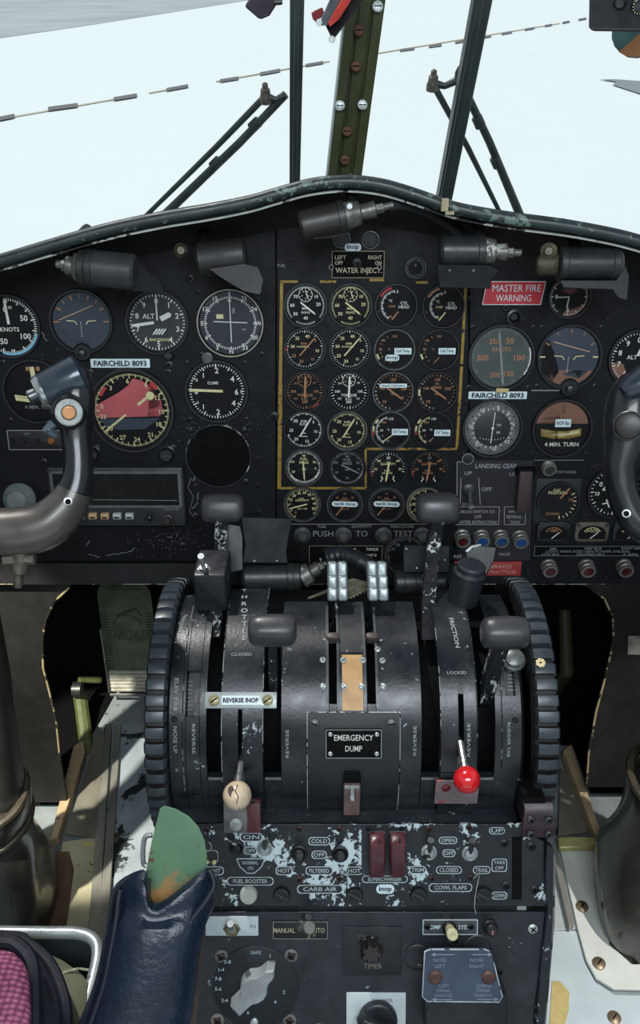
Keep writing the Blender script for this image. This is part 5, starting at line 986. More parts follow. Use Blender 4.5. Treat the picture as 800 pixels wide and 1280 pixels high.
m = MB(); cyl_between(m, at(577, 753, .90), at(588, 712, .88), .0165, .0175, ch=.003); m.build('grip', rubber, g); m = MB(); cyl_between(m, at(588, 713, .88), at(590, 705, .876), .0150, ch=.002); m.build('cap', mat('grip_cap', (36, 40, 46), .35, var=.3, chip=((190, 200, 200), .34, 120)), g)
m = MB(); m.loft([[at(x, y, dd) for x, y in ((582, 692), (600, 682), (621, 684), (618, 700), (600, 735), (594, 748), (588, 720))] for dd in (.93, .90)]); m.build('bracket', worn, g, bevel=.001)
m = MB(); m.tube([at(583, 690, .905), at(590, 684, .905), at(601, 682, .905)], .0022, 6); m.build('bare_edge', alu, g)
# knurled chrome nut by the right rear lever
M = dfr(641, 826, .128); m = MB(); m.lathe([(.012, 0), (.012, .004), (.0095, .006), (.0095, .010), (.006, .012)], 20, M=Matrix()); tag(m.build('lock_nut', mat('dull_nut', (104, 108, 106), .4, .6, var=.4, vscale=200), M=M), 'round silver lock nut beside the right trim wheel under the dark knob', 'nut')
# ================================================================== sloping panels on the pedestal front
def cfr(px, py, z=0): return CONS @ T(*on(CONS, px, py), z)
m = MB(); m.prism(poly_on(CONS, [(206, 1033.5), (206, 1030), (654, 1030), (664, 1044), (680, 1052), (682.5, 1133), (206, 1133)][::-1]), -.004, 0, 0, CONS); SP = plab(m.build('switch_panel', chipped, QB, bevel=.0006), 'badly chipped black upper switch panel')
m = MB(); m.prism(poly_on(CONS, [(640, 1124), (652, 1124), (652, 1046), (640, 1046)]), -.001, .0006, 0, CONS); m.build('flap_slot', dark, SP)
m = MB(); m.prism(poly_on(CONS, [(452, 1034), (509, 1034), (509, 1092), (452, 1092)][::-1]), 0, .0012, 0, CONS); m.build('guard_base', speck, SP)
def cbox(mb, px, py, w_, h_, z=.0006, r=4, t=.8):
    s = sc(CONS, px, py); x, y = on(CONS, px, py); n = 5
    def rr(i):
        W2, H2 = w_ / 2 * s - i, h_ / 2 * s - i; q = min(r * s, H2) - 1e-5; o = []
        for k, (sx, sy) in enumerate(((1, 1), (-1, 1), (-1, -1), (1, -1))):
            for j in range(n + 1): a = math.pi / 2 * (k + j / n); o.append((x + sx * (W2 - q) + q * math.cos(a), y + sy * (H2 - q) + q * math.sin(a), z))
        return o
    A, B_ = rr(0), rr(t * s); k = len(A); mb.add(A + B_, [(i, (i + 1) % k, k + (i + 1) % k, k + i) for i in range(k)], 0, CONS)
lab = [('ON', 314, 1046, 28, 11), ('OFF', 313, 1063, 17, 10), ('FUEL BOOSTER', 313, 1101, 58, 11), ('COLD', 399, 1051, 27, 10.5), ('OFF', 399, 1068, 19, 10.5), ('HOT', 355, 1088, 21, 11), ('FILTERED', 399, 1088, 34, 11), ('HOT', 443, 1088, 21, 10.5), ('CARB AIR', 400, 1111, 57, 11), ('SUPERCHARGER', 481, 1098.5, 57, 9.5), ('TRIM', 522, 1087, 21, 10), ('CLOSED', 561, 1087, 32, 10), ('TRAIL', 602, 1087, 22, 10), ('OPEN', 560, 1050, 23, 9.5), ('OFF', 561, 1066, 16, 10), ('COWL FLAPS', 563, 1109, 54, 11), ('UP', 621, 1038, 20, 9), ('DOWN', 624, 1119, 20, 10), ('LIGHT', 265, 1088, 30, 11)]
m = MB(); b = MB(); t = MB()
for s_, px, py, w_, h_ in lab:
    s = sc(CONS, px, py); x, y = on(CONS, px, py); b.rbox(x, y, w_ * s, h_ * s, 4.5 * s, 0, .0005, M=CONS); cbox(m, px, py, w_, h_, .0008, 4.5, .9); t.text(s_, x, y, min(5.2, h_ * .5) * s, 0, .0008, 0, CONS, bold=.015, w=w_ * .74 * s)
s = sc(CONS, 624, 1081); x, y = on(CONS, 624, 1081); b.rbox(x, y, 19 * s, 17 * s, 3 * s, 0, .0005, M=CONS); cbox(m, 624, 1081, 19, 17, .0008, 3, .9); t.text('TAKE', x, y + 3.6 * s, 4.6 * s, 0, .0008, 0, CONS, w=14 * s); t.text('OFF', x, y - 3.6 * s, 4.6 * s, 0, .0008, 0, CONS, w=11 * s)
tri = [(296, 1073), (331, 1073), (327, 1083), (318, 1091), (309, 1091), (300, 1083)]
b.prism(poly_on(CONS, tri[::-1]), 0, .0005, 0, CONS); P2 = poly_on(CONS, tri)
for p, q in zip(P2, P2[1:] + P2[:1]): m.bar(*p, *q, .0009, .0008, 0, CONS)
x, y = on(CONS, 313, 1078); s = sc(CONS, 313, 1078); t.text('NORMAL', x, y, 4.4 * s, 0, .0008, 0, CONS, w=20 * s); t.text('ON', x, y - 7 * s, 4.4 * s, 0, .0008, 0, CONS, w=7 * s)
lb = b.build('label_field', mat('label_black', (26, 31, 36), .45), SP); lb['kind'] = 'stuff'
m.build('label_outline', mat('engraved_outline', (178, 192, 194), .5, chip=((40, 44, 48), .36, 200)), SP)['kind'] = 'stuff'
t.build('lettering', flat('lettering_pale', (160, 172, 174)), SP)['kind'] = 'stuff'
def cscrew(px, py, rp, par, mt=None, slot=True, z=0, name='screw', cross=True):
    M = cfr(px, py, z); s = sc(CONS, px, py); m = MB(); m.lathe([(rp * s, 0), (rp * s, .0008), (rp * .6 * s, .0018)], 14, M=M); a = rnd.random() * 3
    for q in ((0, 1.57) if cross else (0,)): m.box((0, 0, .0018), (rp * 1.3 * s, rp * .28 * s, .0006), 1, M @ rotz(a + q))
    return m.build(name, [mt or screwd, dark], par)
rusty = mat('rusty_dark_screw', (60, 42, 38), .6, .3)
for px, py in ((259, 1037), (374, 1036), (424, 1036), (374, 1099), (424, 1098), (586, 1034), (536, 1036), (540, 1098), (588, 1097)): cscrew(px, py, 4, SP, rusty)
for px, py in ((630, 1054), (632, 1107), (668, 1112), (664, 1058), (460, 1036), (502, 1036)): cscrew(px, py, 5.6 if px > 600 else 3.5, SP)
for px, py in ((258, 1050), (340, 1046), (289, 1046), (373, 1050), (424, 1050)):
    M = cfr(px, py); s = sc(CONS, px, py); m = MB(); m.lathe([(5 * s, 0), (5 * s, .0006), (3.8 * s, .0008)], 14, M=M); m.build('hole_plug', screwd, SP)
plate('sticker', 'white oval sticker reading inop under the supercharger switch guards', 'sticker', 481.5, 1111, 23, 12, [('inop', 0, 0, 6, 16)], label_w, ink, r=6, bold=.03, frameM=CONS)
def toggle(px, py, label, tipx=0, tipy=10, hexn=True, rcol=10, mt=screwd, tip=steel, L_=.020, group=None, name='toggle_switch'):
    M = cfr(px, py); s = sc(CONS, px, py); g = thing(name, label, 'switch', M, group); m = MB()
    m.lathe([(rcol * s, 0), (rcol * s, .0018), (rcol * .8 * s, .0028), (rcol * .5 * s, .0014)], 6 if hexn else 26, M=M, cap1=False); m.build('collar', mt, g)
    m = MB(); m.lathe([(rcol * .62 * s, .001), (rcol * .58 * s, .005), (rcol * .3 * s, .006)], 18, M=M); m.build('bushing', mt, g)
    tipy = tipy * 1.7 if L_ > .018 else tipy; L_ = L_ * .72
    m = MB(); e_ = (tipx * s, tipy * s, L_); m.tube([M @ Vector((0, 0, .003)), M @ Vector((e_[0] * .5, e_[1] * .5, L_ * .6)), M @ Vector(e_)], [.0018, .0026, .0034], 12); m.build('bat', tip, g); return g
dks = mat('dark_steel', (92, 96, 98), .35, .8)
pl_m = mat('pale_ring', (150, 158, 158), .4, .3, chip=((30, 34, 38), .45, 120))
toggle(295.5, 1059, 'toggle switch left of the fuel booster ON and OFF labels', 0, 9, False, 9.5, screwd, dks)
toggle(331, 1060, 'toggle switch with a pale ring right of the fuel booster ON and OFF labels', 2, 9, False, 9.5, pl_m, dks)
toggle(374, 1066, 'black round toggle switch left of the COLD and FILTERED labels', 1, 3, False, 10.5, screwd, screwd, .016)
toggle(425, 1067, 'black round toggle switch right of the COLD and FILTERED labels', 1, 3, False, 10.5, screwd, screwd, .016)
toggle(536, 1065, 'cowl flap toggle switch with a pale ring left of the OPEN label', 0, 14, False, 10, pl_m, dks)
toggle(587, 1066, 'cowl flap toggle switch with a pale ring right of the OPEN label', 0, 14, False, 10, pl_m, dks)
for px, lb_ in ((470.5, 'left'), (496, 'right')):
    M = cfr(px, 1064, .001); s = sc(CONS, px, 1064); g = thing('switch_guard', 'maroon flip-up switch guard, %s of the pair above the supercharger label' % lb_, 'switch guard', M)
    m = MB(); m.loft([[(a * 9.5 * s * k, y_ * s, z_) for a, z_ in ((-1, 0), (1, 0), (1, h_ - .002), (.8, h_), (-.8, h_), (-1, h_ - .002))] for y_, h_, k in ((-27, .010, .92), (-24, .012, .98), (0, .016, 1), (18, .017, 1), (24, .013, .97), (28, .006, .85))][::-1], M=M); m.build('cover', maroon, g, smooth=30)
    m = MB(); m.tube([M @ Vector((.001, 20 * s, .016)), M @ Vector((.0015, 26 * s, .016))], .0009, 6); m.tube([M @ Vector((-10 * s, 26 * s, .003)), M @ Vector((10 * s, 26 * s, .003))], .0022, 8); m.build('hinge', screwm, g)
def knob(px, py, rp, label, mt, M0=None, h=.006, slot=False, name='knob'):
    M = cfr(px, py); s = sc(CONS, px, py); m = MB(); m.lathe([(rp * s, 0), (rp * s, h * .7), (rp * .9 * s, h), (rp * .5 * s, h * 1.08)], 28)
    if slot: m.box((0, 0, h * 1.1), (rp * 1.5 * s, rp * .22 * s, .0008), 1, rotz(-.5)); m.ring(rp * .74 * s, rp * .82 * s, h * 1.06, n=24, m=1)
    return tag(m.build(name, [mt, screwm], M=M), label, 'knob')
knob(311, 1117, 11, 'pale cream round button under the fuel booster label', mat('pale_button', (168, 174, 164), .4, var=.15))
for px, l in ((352, 'right of the pale cream button'), (443, 'left of the oval inop sticker'), (523, 'right of the oval inop sticker'), (604, 'at the lower right under the TRAIL label')): knob(px, 1118, 10.5, 'black slotted fastener ' + l, screwd, slot=True, h=.004, name='slotted_fastener')
cg = thing('fuel_light_cluster', 'pair of tiny cream lamps in a pale outline beside the green paddle', 'lamp', cfr(262, 1074))
m = MB(); cbox(m, 257, 1058, 16, 13, .0008, 6, 1); cbox(m, 262, 1070, 22, 16, .0008, 4, 1); m.build('outline', pl_m, cg)
for dx in (259, 268): mm = MB(); s = sc(CONS, dx, 1077); mm.lathe([(2.6 * s, 0), (2.6 * s, .002), (1.6 * s, .003)], 10, M=cfr(dx, 1077)); mm.build('bulb', cream, cg)
m = MB(); m.tube([CONS @ Vector((*on(CONS, x_, y_, z_), z_)) for x_, y_, z_ in ((592, 1098, .004), (600, 1090, .010), (597, 1104, .012), (594, 1120, .010), (593, 1134, .006), (595, 1142, .004))], .0005, 6); tag(m.build('loose_wire', flat('thin_pale_wire', (150, 156, 156))), 'thin curling wire hanging over the slotted fastener under the TRAIL label', 'wire')
# ---- lower panel
m = MB(); m.prism(poly_on(CONS, [(206, 1140), (681, 1140), (676, 1200), (668, 1262), (663, 1330), (206, 1330)][::-1]), -.004, 0, 0, CONS); LP_ = plab(m.build('selector_panel', speck, QB, bevel=.0006), 'speckled black lower panel')
for px, py in ((666, 1161),): cscrew(px, py, 6, LP_, screwl)
for px, py in ((570, 1176), (625, 1215)): cscrew(px, py, 3.5, LP_)
g = plate('switch_plate', 'white rectangular switch plate at the upper left of the lower panel', 'plate', 290, 1157, 66, 25, [('IN', 26, 0, 5, 7)], mat('white_plate', (186, 198, 200), .45, var=.12, vscale=40, chip=((90, 94, 94), .27, 120)), grey, frameM=CONS)
toggle(290, 1160, 'silver toggle switch standing on the white switch plate', 0, 10, True, 11, mat('brass_nut', (130, 126, 110), .4, .6, var=.3, vscale=200), alu, .022)
g = plate('engraved_placard', 'worn black placard reading MANUAL AUTO', 'sign', 375.5, 1162, 69, 23, [('MANUAL', -20, 0, 6.5, 27), ('AUTO', 21, 0, 6.5, 19)], mat('worn_placard', (16, 17, 18), .5, chip=((120, 110, 90), .36, 100)), flat('placard_cream', (168, 160, 138)), border=(grey, .9), frameM=CONS)
toggle(377, 1157, 'toggle switch with a fat grey cylindrical tip on the MANUAL AUTO placard', 9, 14, True, 8, steel, dks, .024)
M = CONS @ Vector((*on(CONS, 387, 1143), .0))
g2 = thing('tip_sleeve', 'grey-green cylindrical sleeve on the MANUAL AUTO toggle tip', 'sleeve', T(*(cfr(385, 1147) @ Vector((0, 0, .018)))))
m = MB(); A = cfr(377, 1157); s = sc(CONS, 377, 1157); a_ = A @ Vector((5 * s, 8 * s, .014)); b_ = A @ Vector((11 * s, 19 * s, .030)); cyl_between(m, a_, b_, 7.5 * s, ch=.0012); m.build('sleeve', mat('grey_green_sleeve', (88, 92, 86), .5, var=.3, vscale=80), g2)
# rotary selector
SL = thing('rotary_selector', 'silver bar knob rotary selector on a round numbered dial', 'selector', cfr(320, 1234)); M = MW[SL]; s = sc(CONS, 320, 1234)
m = MB(); m.lathe([(54 * s, 0), (54 * s, .0008), (53 * s, .0012)], 56, M=M); m.build('dial_plate', mat('dial_plate_black', (22, 27, 33), .45, var=.25, chip=((150, 158, 160), .30, 260)), SL)
m = MB()
for q, x_, y_ in (('5-8', -35, 34), ('1-4', -43, 24), ('7-8', -47, 12), ('5-6', -47, -1), ('3-4', -39, -16), ('1-2', -26, -26), ('6', -10, -32), ('4', 24, -18), ('2', 35, -5), ('1', 18, 42)): m.text(q, x_ * s, y_ * s, 4.6 * s, 0, .0015, 0, M, bold=.02)
m.text('SAFE', 0, 46 * s, 4.6 * s, 0, .0015, 0, M, bold=0); m.build('numerals', flat('numeral_pale', (160, 180, 182)), SL)
m = MB(); A = M @ T(-1 * s, 9 * s) @ rotz(R(47)); 
out = []
for x_, y_ in ((-38, -9.5), (-36, 7), (-20, 6.5), (-15, 10), (-9, 15), (0, 17.5), (9, 15), (15, 9.5), (20, 7.5), (30, 6.5), (38, 0), (30, -7), (20, -7.5), (15, -9.5), (9, -15), (0, -17.5), (-9, -15), (-15, -11), (-20, -10)): out.append((x_ * s, y_ * s))
def inset(P, k): return [(x_ * k, y_ * k) for x_, y_ in P]
m.loft([[(*p, .001) for p in out], [(*p, .016) for p in inset(out, .97)], [(*p, .018) for p in inset(out, .90)]], 0, A); m.build('bar_knob', mat('cast_silver', (142, 148, 150), .6, .15, var=.2, vscale=60, chip=((90, 92, 92), .33, 140)), SL, smooth=30)
for dx, dy in ((-2, -43),): m = MB(); m.lathe([(5 * s, .001), (5 * s, .004), (3 * s, .005)], 14, M=M @ T(dx * s, dy * s)); m.build('stop_screw', screwl, SL)
for px, py in ((277, 1195), (364, 1194), (272, 1275), (362, 1275)): cscrew(px, py, 8.5, LP_, mat('greyed_screw', (110, 108, 104), .5, .3, var=.3, vscale=100)) ; cscrew(px, py, 4.5, LP_, rusty, z=.0018)
# timer
TM = thing('timer', 'square dark timer plate with a scalloped brown-black knob', 'timer', cfr(465, 1188)); M = MW[TM]; s = sc(CONS, 465, 1188)
m = MB(); m.rbox(0, 0, 74 * s, 63 * s, s, 0, .0016, .0004, M=M); m.build('plate', mat('timer_plate', (24, 29, 35), .45, var=.2, chip=((130, 90, 84), .30, 140)), TM)
m = MB(); m.text('TIMER', 1 * s, -19 * s, 7 * s, 0, .0019, 0, M, bold=0, w=23 * s); m.text('START', -10 * s, 20 * s, 4 * s, 0, .0019, 0, M, bold=0); m.build('lettering', mat('faint_tan', (112, 106, 92), .5), TM)
m = MB(); m.lathe([(17 * s, .001), (17 * s, .003), (15 * s, .004)], 26, M=M @ T(-2 * s, 3 * s)); sc2 = [((12.5 + 2.2 * math.cos(7 * a)) * s * math.cos(a), (12.5 + 2.2 * math.cos(7 * a)) * s * math.sin(a)) for a in [2 * math.pi * i / 56 for i in range(56)]]
m.loft([[(*p, .003) for p in sc2], [(*p, .016) for p in inset(sc2, .93)], [(*p, .018) for p in inset(sc2, .78)]], 0, M @ T(-2 * s, 8 * s)); m.build('knob', mat('brown_black_knob', (44, 40, 40), .4, var=.3, vscale=60), TM, smooth=40)
# computer system plate, cream knob, S knob
plate('engraved_placard', 'grey placard reading COMP SYST with a pale outline', 'sign', 562.5, 1158, 69, 20, [('COMP', -21, 0, 5.5, 18), ('SYST.', 18, 0, 5.5, 16)], mat('grey_placard', (70, 74, 76), .45, var=.3, vscale=60), label_w, border=(label_w, .9), frameM=CONS)
g = thing('push_pull_control', 'cream plastic push-pull knob in the middle of the COMP SYST placard', 'knob', cfr(561, 1158)); M = MW[g]; s = sc(CONS, 561, 1158)
m = MB(); m.lathe([(9 * s, .001), (9 * s, .005), (7 * s, .007)], 20, M=M); m.build('collar', screwd, g); m = MB(); m.lathe([(5.5 * s, .004), (6.5 * s, .018), (7.2 * s, .020), (7.2 * s, .024), (6 * s, .0255), (3.4 * s, .0255), (3 * s, .0245)], 24, M=M @ Matrix.Rotation(R(-12), 4, 'X')); m.build('cap', mat('cream_plastic', (190, 186, 148), .35, var=.15), g)
for dx in (-27, 27): cscrew(561 + dx, 1157, 4, LP_, screwd, z=.0014)
g = thing('press_switch', 'small black hexagonal knob marked with a red S right of the COMP SYST placard', 'knob', cfr(612, 1157)); M = MW[g]
m = MB(); m.lathe([(10 * s, 0), (10 * s, .003), (8 * s, .004)], 6, M=M); m.lathe([(7 * s, .004), (7 * s, .014), (6 * s, .015)], 20, M=M @ Matrix.Rotation(R(-10), 4, 'X')); m.build('body', screwd, g); m = MB(); m.text('S', 0, 2.2 * s, 5 * s, 0, .0155, 0, M, bold=.02); m.build('letter', mat('pinkish_letter', (190, 120, 124), .4), g)
# raised trim box
TBx = thing('trim_switch_box', 'blue-grey raised trim box with arrows and two rusty round screws', 'switch box', cfr(577, 1240)); s = sc(CONS, 577, 1240); M = MW[TBx]
H_ = .034
m = MB(); m.rbox(0, -8 * s, 96 * s, 66 * s, 6 * s, 0, H_ - .002, .001, M=M @ T(0, 0)); m.build('body', worn, TBx)
def face(px, py): x_, y_ = on(CONS, px, py, H_); return (x_, y_)
poly = [face(*p) for p in ((531, 1190), (537, 1187), (606, 1187), (614, 1190), (628, 1246), (624, 1253), (534, 1252), (528, 1246))]
m = MB(); m.prism(poly[::-1], H_ - .004, H_, 0, CONS); m.build('top_plate', mat('blue_grey_plate', (58, 68, 88), .4, var=.3, vscale=25, chip=((28, 34, 48), .36, 160), dust=.12), TBx, bevel=.001)
m = MB()
for q, px, py, rot in (('NOSE', 550, 1200, 0), ('LEFT', 550, 1207.5, 0), ('NOSE', 596, 1200, 0), ('RIGHT', 596, 1207.5, 0), ('LEFT', 554, 1232, 180), ('WING', 554, 1238, 180), ('DOWN', 554, 1244, 180), ('RIGHT', 604, 1232, 180), ('WING', 604, 1238, 180), ('DOWN', 604, 1244, 180)):
    x_, y_ = face(px, py); m.text(q, x_, y_, 4.4 * s, rot, H_ + .0003, 0, CONS, bold=.0)
for x0, y0, x1, y1 in ((544, 1193, 568, 1193), (590, 1193, 610, 1193), (545, 1249, 566, 1249), (596, 1249, 618, 1249)):
    a_, b_ = face(x0, y0), face(x1, y1); m.bar(*a_, *b_, .0009, H_ + .0003, 0, CONS)
for (x0, y0, d_) in ((544, 1193, -1), (610, 1193, 1), (545, 1249, -1), (618, 1249, 1)):
    a_ = face(x0, y0); m.add([(a_[0] + d_ * .004, a_[1], H_ + .0003), (a_[0], a_[1] + .002, H_ + .0003), (a_[0], a_[1] - .002, H_ + .0003)], [(0, 1, 2)], 0, CONS)
m.build('lettering', flat('faint_white', (130, 140, 156)), TBx)
E_ = poly
m = MB(); m.tube([CONS @ Vector((*p, H_ - .0004)) for p in poly + poly[:1]], .0006, 5); m.build('worn_edge', mat('edge_pale', (170, 180, 186), .4, chip=((40, 46, 56), .46, 100)), TBx)
for px in (544, 610.5): x_, y_ = face(px, 1221); m = MB(); m.lathe([(8.4 * s, H_), (8.4 * s, H_ + .002), (6 * s, H_ + .0034)], 20, M=CONS @ T(x_, y_)); m.build('screw', mat('rust_brown', (84, 60, 54), .55, .2, var=.35, vscale=80), TBx)
for px, py, l in ((522, 1196, 'left'), (597, 1184, 'right')):
    m = MB(); m.lathe([(17 * s, 0), (17 * s, .0012), (15.5 * s, .0018), (15 * s, .0008)], 36); tag(m.build('round_cover', mat('round_cover_metal', (48, 54, 58), .45, .3, chip=((150, 150, 136), .36, 160)), M=cfr(px, py)), 'flat round cover disc partly behind the %s shoulder of the blue-grey trim box' % l, 'cover')
g = plate('selector_plate', 'white plate under the black rotary knob at the bottom edge', 'plate', 470, 1268, 74, 58, [('DIMMER', 8, 19, 5, 26)], mat('white_plate', (186, 198, 200), .45), grey, frameM=CONS)
g = thing('rotary_switch', 'black winged rotary knob on the white plate at the bottom edge', 'knob', cfr(468, 1268)); M = MW[g]
m = MB(); m.lathe([(24 * s, .001), (24 * s, .008), (22 * s, .010)], 32, M=M @ T(4 * s, -3 * s)); m.loft([[(x_ * s, y_ * s, .008) for x_, y_ in ((-24, 2), (-16, 14), (20, 2), (30, -10), (24, -18), (-14, -6))], [(x_ * .9 * s, y_ * .9 * s, .024) for x_, y_ in ((-24, 2), (-16, 14), (20, 2), (30, -10), (24, -18), (-14, -6))]], 0, M); m.build('grip', rubber, g, bevel=.0015)
# ================================================================== floor fittings
def fz(px, py, z=0.0): return at_z(px, py, z)
def fplate(name, label, cat, pts, z0, th, mt, bevel=.001, tops=None):
    m = MB(); P_ = [fz(x_, y_, z0 + th) for x_, y_ in pts]; a = sum((P_[i].x * P_[(i + 1) % len(P_)].y - P_[(i + 1) % len(P_)].x * P_[i].y) for i in range(len(P_)))
    if a < 0: P_ = P_[::-1]
    m.loft([[p - Vector((0, 0, th)) for p in P_], P_]); o = m.build(name, mt, bevel=bevel); return tag(o, label, cat)
cream_f = mat('cream_floor_paint', (176, 172, 142), .5, var=.2, vscale=20, chip=((104, 88, 58), .40, 50), chip2=((196, 186, 110), .37, 24), dust=.1)
tanm = mat('tan_trim', (178, 156, 124), .55, var=.25, vscale=30, chip=((70, 56, 42), .38, 80))
bluef = mat('grey_blue_sheet', (142, 154, 160), .45, var=.2, vscale=20, chip=((34, 40, 44), .455, 16), chip2=((96, 84, 64), .36, 60), dust=.15)
gus = mat('grey_gusset', (106, 104, 92), .45, var=.3, vscale=20, dust=.1)
railm = mat('bare_channel', (150, 150, 142), .35, .5, var=.3, vscale=40, chip=((50, 48, 42), .40, 60), stretch=(1, .3, 1))
fplate('floor_sheet', 'grey-blue floor sheet with peeled dark patches left of the pedestal', 'floor plate', [(150, 905), (215, 905), (230, 1200), (108, 1200), (118, 1100)], 0, .004, bluef)
fplate('floor_sheet', 'cream stained floor plate beside the left boot', 'floor plate', [(78, 1052), (126, 1045), (119, 1175), (58, 1175)], 0, .008, cream_f)
fplate('stitched_strip', 'brown leather strip along the right side of the left boot', 'strip', [(70, 1064), (86, 1064), (92, 1085), (80, 1175), (58, 1175)], .008, .004, mat('brown_strip', (96, 76, 58), .6, var=.3, vscale=60))
fplate('trim_angle', 'tan angled trim strip on the left floor', 'trim strip', [(62, 1050), (72, 1046), (106, 940), (104, 925), (92, 932)], .008, .02, tanm)
fplate('gusset_plate', 'grey folded gusset plate on the left floor beneath the rudder pedal', 'plate', [(82, 1042), (120, 1046), (132, 925), (122, 905), (108, 960)], .008, .006, gus)
for k, (a, b, l) in enumerate((((131, 905, 139, 905), (120, 1175, 109, 1175), 'left'), ((144, 905, 151, 905), (131, 1175, 121, 1175), 'right'))):
    fplate('floor_rail', 'narrow bare metal floor rail, %s of the pair beside the pedestal' % l, 'rail', [(a[0], a[1]), (a[2], a[3]), (b[0] + 3, b[1]), (b[2], b[3])], 0, .014, railm)
# right side
fplate('floor_sheet', 'pale grey floor sheet between the pedestal and the right boot', 'floor plate', [(686, 1055), (712, 1055), (722, 1161), (686, 1163)], 0, .004, mat('pale_sheet', (160, 168, 168), .45, var=.15, vscale=20, chip=((110, 96, 70), .34, 60)))
wh = mat('white_floor_paint', (196, 200, 194), .45, var=.12, vscale=12, chip=((120, 104, 74), .35, 50), dust=.1)
fplate('boot_surround', 'white scuffed floor plate with a rounded corner around the right boot', 'floor plate', [(700, 1062), (752, 1062), (752, 1110), (762, 1180), (790, 1205), (870, 1205), (870, 1238), (768, 1236), (745, 1222), (733, 1200), (722, 1160)], .004, .006, wh)
fplate('floor_sheet', 'white lower floor sheet at the bottom right with a screw', 'floor plate', [(684, 1163), (722, 1163), (733, 1206), (745, 1228), (768, 1243), (870, 1245), (870, 1330), (676, 1330)], 0, .003, mat('white_floor_sheet', (176, 188, 192), .4, var=.12, vscale=10, chip=((70, 76, 76), .33, 80), dust=.15))
fplate('angle_bar', 'short yellow-green metal angle bar on the right floor', 'bar', [(697, 1045), (750, 1045), (750, 1058), (699, 1060)], .01, .012, mat('yellow_green_bar', (172, 168, 112), .4, .2, var=.2), .003)
fplate('trim_angle', 'tan angled trim strip on the right floor behind the angle bar', 'trim strip', [(704, 938), (714, 930), (752, 1042), (744, 1044)], .01, .02, tanm)
fplate('gusset_plate', 'grey folded gusset plate on the right floor beside the trim wheel', 'plate', [(700, 960), (712, 965), (736, 1040), (698, 1044)], .006, .006, gus)
fplate('floor_rail', 'bare metal floor rail right of the pedestal', 'rail', [(688, 1056), (696, 1056), (718, 1155), (712, 1160)], .004, .012, railm)
fplate('paint_patch', 'yellow stained paint patch on the floor at the bottom right', 'paint patch', [(690, 1226), (700, 1226), (712, 1240), (711, 1262), (704, 1290), (686, 1290)], .003, .0012, mat('yellow_patch', (178, 162, 104), .5, var=.2, chip=((110, 110, 70), .36, 60)))
for px, py, l in ((749, 1204, 'beside the rounded corner of the right boot surround'), (768, 1272, 'at the bottom right corner of the white floor sheet'), (728, 1133, 'on the white boot surround above the rounded corner'), (142, 1048, 'on the grey-blue sheet left of the pedestal')):
    m = MB(); p = fz(px, py, .012 if px != 768 and px != 142 else .004); m.lathe([(.009, -.002), (.009, .001), (.005, .003)], 16, M=T(*p)); m.box((0, 0, .0032), (.010, .0018, .0008), 1, T(*p) @ rotz(.8)); tag(m.build('floor_screw', [mat('floor_screw_metal', (120, 104, 84), .4, .5, var=.3), dark]), 'round floor screw ' + l, 'screw')

# ================================================================== rudder pedals
def pedal(cx, label, sgn):
    y0 = 1.16; x_ = (at_y(cx, 800, y0)).x; zt = at_y(cx, 735, y0).z; zb = at_y(cx, 868, y0).z; w_ = .098; g = thing('rudder_pedal', label, 'pedal', T(x_, y0, zb))
    M = Matrix.Translation((x_, y0 + .02, (zt + zb) / 2)) @ frame(Vector((0, 0, 0)), 6); H2 = (zt - zb) / 2
    m = MB(); out = [(-w_ / 2, -H2), (w_ / 2, -H2)] + [(w_ / 2 * math.cos(a) , H2 - w_ * .42 + w_ * .42 * math.sin(a)) for a in [math.pi * i / 14 for i in range(15)]]
    m.prism(out, -.006, 0, 0, M); m.build('plate', mat('pedal_green', (92, 102, 84), .5, .1, var=.35, vscale=40, chip=((120, 124, 112), .34, 80)), g, bevel=.001)
    m = MB()
    for k in range(6): yy = -H2 + .006 + k * .0085; m.tube([M @ Vector((-w_ / 2 + .003, yy, .002)), M @ Vector((w_ / 2 - .003, yy, .002))], .0034, 8)
    m.build('heel_ribs', mat('bare_ribs', (190, 190, 176), .35, .3, var=.3), g)
    m = MB()
    for k in range(22): yy = -H2 + .05 + k * .0062; L_ = .012; [m.bar(s_ * w_ * .48, yy, s_ * (w_ * .48 - L_), yy, .0022, .0006, 0, M) for s_ in (-1, 1)]
    for k in range(4): yy = H2 - .008 - k * .006; m.bar(-.02 + .004 * k - .01, yy, .02 + .005 * k, yy, .002, .0006, 0, M)
    m.build('tread_lines', mat('tread_dark', (36, 42, 32), .6), g)['kind'] = 'stuff'
    m = MB(); m.text('FAIRCHILD', 0, .004, .022, 0, .0008, 0, M, bold=.02, w=w_ * .72); m.ring(.026, .0285, .0008, -80, 80, 40, 0, M, y=.02); m.bar(-.02, .045, .018, .062, .006, .0008, 0, M); m.bar(.018, .062, .03, .045, .004, .0008, 0, M); m.build('embossed_mark', mat('emboss_green', (60, 78, 56), .5, .2), g)
    m = MB(); m.tube([M @ Vector((-w_ / 2 - .001, -H2 + .002, .004)), M @ Vector((-w_ / 2 - .001, .02, .004))], .0022, 8); m.tube([M @ Vector((-w_ / 2, -H2 - .004, .004)), M @ Vector((w_ / 2, -H2 - .004, .004))], .003, 8); m.build('frame', steel, g)
    ax = at_y(cx + sgn * -40, 880, 1.12); m = MB(); m.tube([at_y(113, 965, 1.02), at_y(106, 915, 1.08), at_y(100, 868, 1.13)], [.011, .013, .013], 10); m.tube([at_y(99, 868, 1.135), at_y(100, 850, 1.15), at_y(125, 850, 1.17)], .007, 10); m.build('arm', mat('arm_green', (84, 92, 52), .5, var=.3), g)
    m = MB(); m.lathe([(.014, -.008), (.014, .008)], 16, M=ori(at_y(97, 862, 1.12), (1, 0, 0))); m.build('pivot', screwm, g); return g
